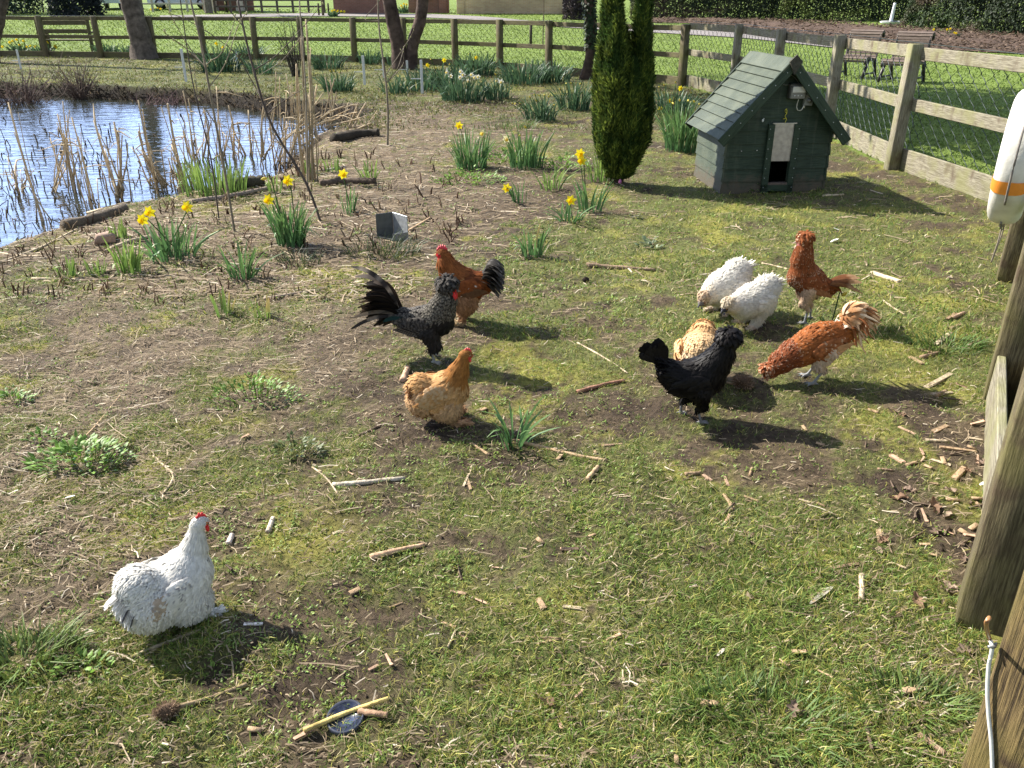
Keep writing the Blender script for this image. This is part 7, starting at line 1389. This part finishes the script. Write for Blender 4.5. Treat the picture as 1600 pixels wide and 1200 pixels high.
# dark blue lid with a yellow stick across it
b = gat(541, 1125); m = MB(); th = np.linspace(0, 2 * np.pi, 28, endpoint=False); r = .047; V = []
for k_, (rr, z) in enumerate(((r, .004), (r, .013), (r * .93, .016), (r * .86, .011), (.0, .011))): V.append(np.c_[np.cos(th) * rr, np.sin(th) * rr * 1.05, np.full(28, z + .002)])
j = np.arange(28); F = np.concatenate([np.stack([q * 28 + j, q * 28 + (j + 1) % 28, (q + 1) * 28 + (j + 1) % 28, (q + 1) * 28 + j], 1) for q in range(4)]); m.add(np.concatenate(V), F, np.concatenate([np.tile((.05, .055, .075), (28 * 3, 1)), np.array([.018, .023, .045]) * (.6 + .9 * rng.random((56, 1)))])); o = m.build('jar_lid', M['gloss'], None, True, b); o.rotation_euler = (.1, -.06, 0); tag(o, 'round dark blue lid with scuffed shine under the yellow stick', 'lid')
stick('long yellow split stick lying across the dark blue lid', [(476, 1149), (540, 1122), (608, 1098)], 8, (.55, .42, .15), lift=.013); stick('short brown stick touching the dark blue lid', [(562, 1117), (584, 1120), (606, 1123)], 11, (.30, .19, .12), lift=.008)
# teasel heads
def teasel(label, head, tail, rpx):
    b = gat(*head); k = ppm(b); r = rpx / k; root = empty('seed_head', b); tag(root, label, 'seed head'); m = MB(); d = A3(gat(*tail)) - A3(b); dn = d / np.linalg.norm(d); c = A_(0, 0, r * .75); rot = np.stack(frame(dn), 1); ball(m, c, (r * 1.15, r * .75, r * .75), (.13, .085, .055), 14, 10, rot)
    n = 420; N = nrm(rng.normal(0, 1, (n, 3))); P = c + (N * A_(r * 1.15, r * .75, r * .75)) @ rot.T; cards(m, P, N @ rot.T, nrm(rng.normal(0, 1, (n, 3))), np.full(n, r * .42), np.full(n, r * .12), np.array([.24, .165, .11]) * (.5 + rng.random((n, 1)))); m.build('head', M['straw'], root); m = MB(); tube(m, curve([c + dn * r, c * .4 + d * .5, d + A_(0, 0, .006)], 10), [.006 * 1.0] * 10, 6, (.27, .20, .12)); m.build('stalk', M['stick'], root)
teasel('bristly brown seed head with long stalk below the white hen', (262, 1119), (386, 1072), 15); teasel('bristly seed head with short stalk behind the black hen', (1160, 606), (1135, 600), 12)
# feathers, droppings, stone
def feather(label, p0, p1, wpx, col):
    a, c = gat(*p0), gat(*p1); k = ppm(a); m = MB(); d = A3(c) - A3(a); quill(m, A_(0, 0, .012), d + A_(0, 0, .004), np.linalg.norm(d), wpx / k, A_(0, 0, .006) + np.cross(nrm(d), A_(0, 0, 1)) * .02, np.cross(nrm(d), A_(0, 0, 1)) + A_(0, 0, .3), lambda u: np.array(col), 10, .6); tag(m.build('feather', M['feather'], None, True, a), label, 'feather')
feather('grey white downy feather on the grass by the upright stub', (1265, 948), (1298, 922), 11, (.36, .33, .27)); feather('small white feather with a rusty tip in the near grass', (1120, 1030), (1130, 1020), 7, (.5, .45, .4)); feather('tiny white feather near the hen house shade', (1298, 380), (1308, 376), 8, (.85, .85, .82)); feather('white fluff feather on the grass by the tall red bird', (1302, 358), (1310, 362), 7, (.85, .85, .82)); feather('pale scrap of feather left of the oval leaved weed', (14, 776), (30, 771), 9, (.8, .78, .72)); feather('white scrap of feather under the oval leaved weed', (103, 782), (118, 780), 10, (.85, .82, .76)); feather('white feather fallen near the fence board', (1530, 762), (1540, 758), 9, (.85, .83, .8))
b = gat(165, 378); m = MB(); cbox(m, (0, 0, .03), (.13, .16, .06), .02, np.array(rotz(.5)), (.30, .21, .16)); m.V[0] += rng.normal(0, .008, m.V[0].shape); tag(m.build('stone', M['path'], None, True, b), 'flat reddish stone on the shore litter', 'stone')
b = gat(915, 440); m = MB(); ball(m, (0, 0, .012), (.024, .018, .016), (.035, .025, .02), 9, 6); m.V[0] += rng.normal(0, .002, m.V[0].shape); tag(m.build('clod', M['ground'], None, True, b), 'dark lump of earth on the grass below the brown split stick', 'clod')
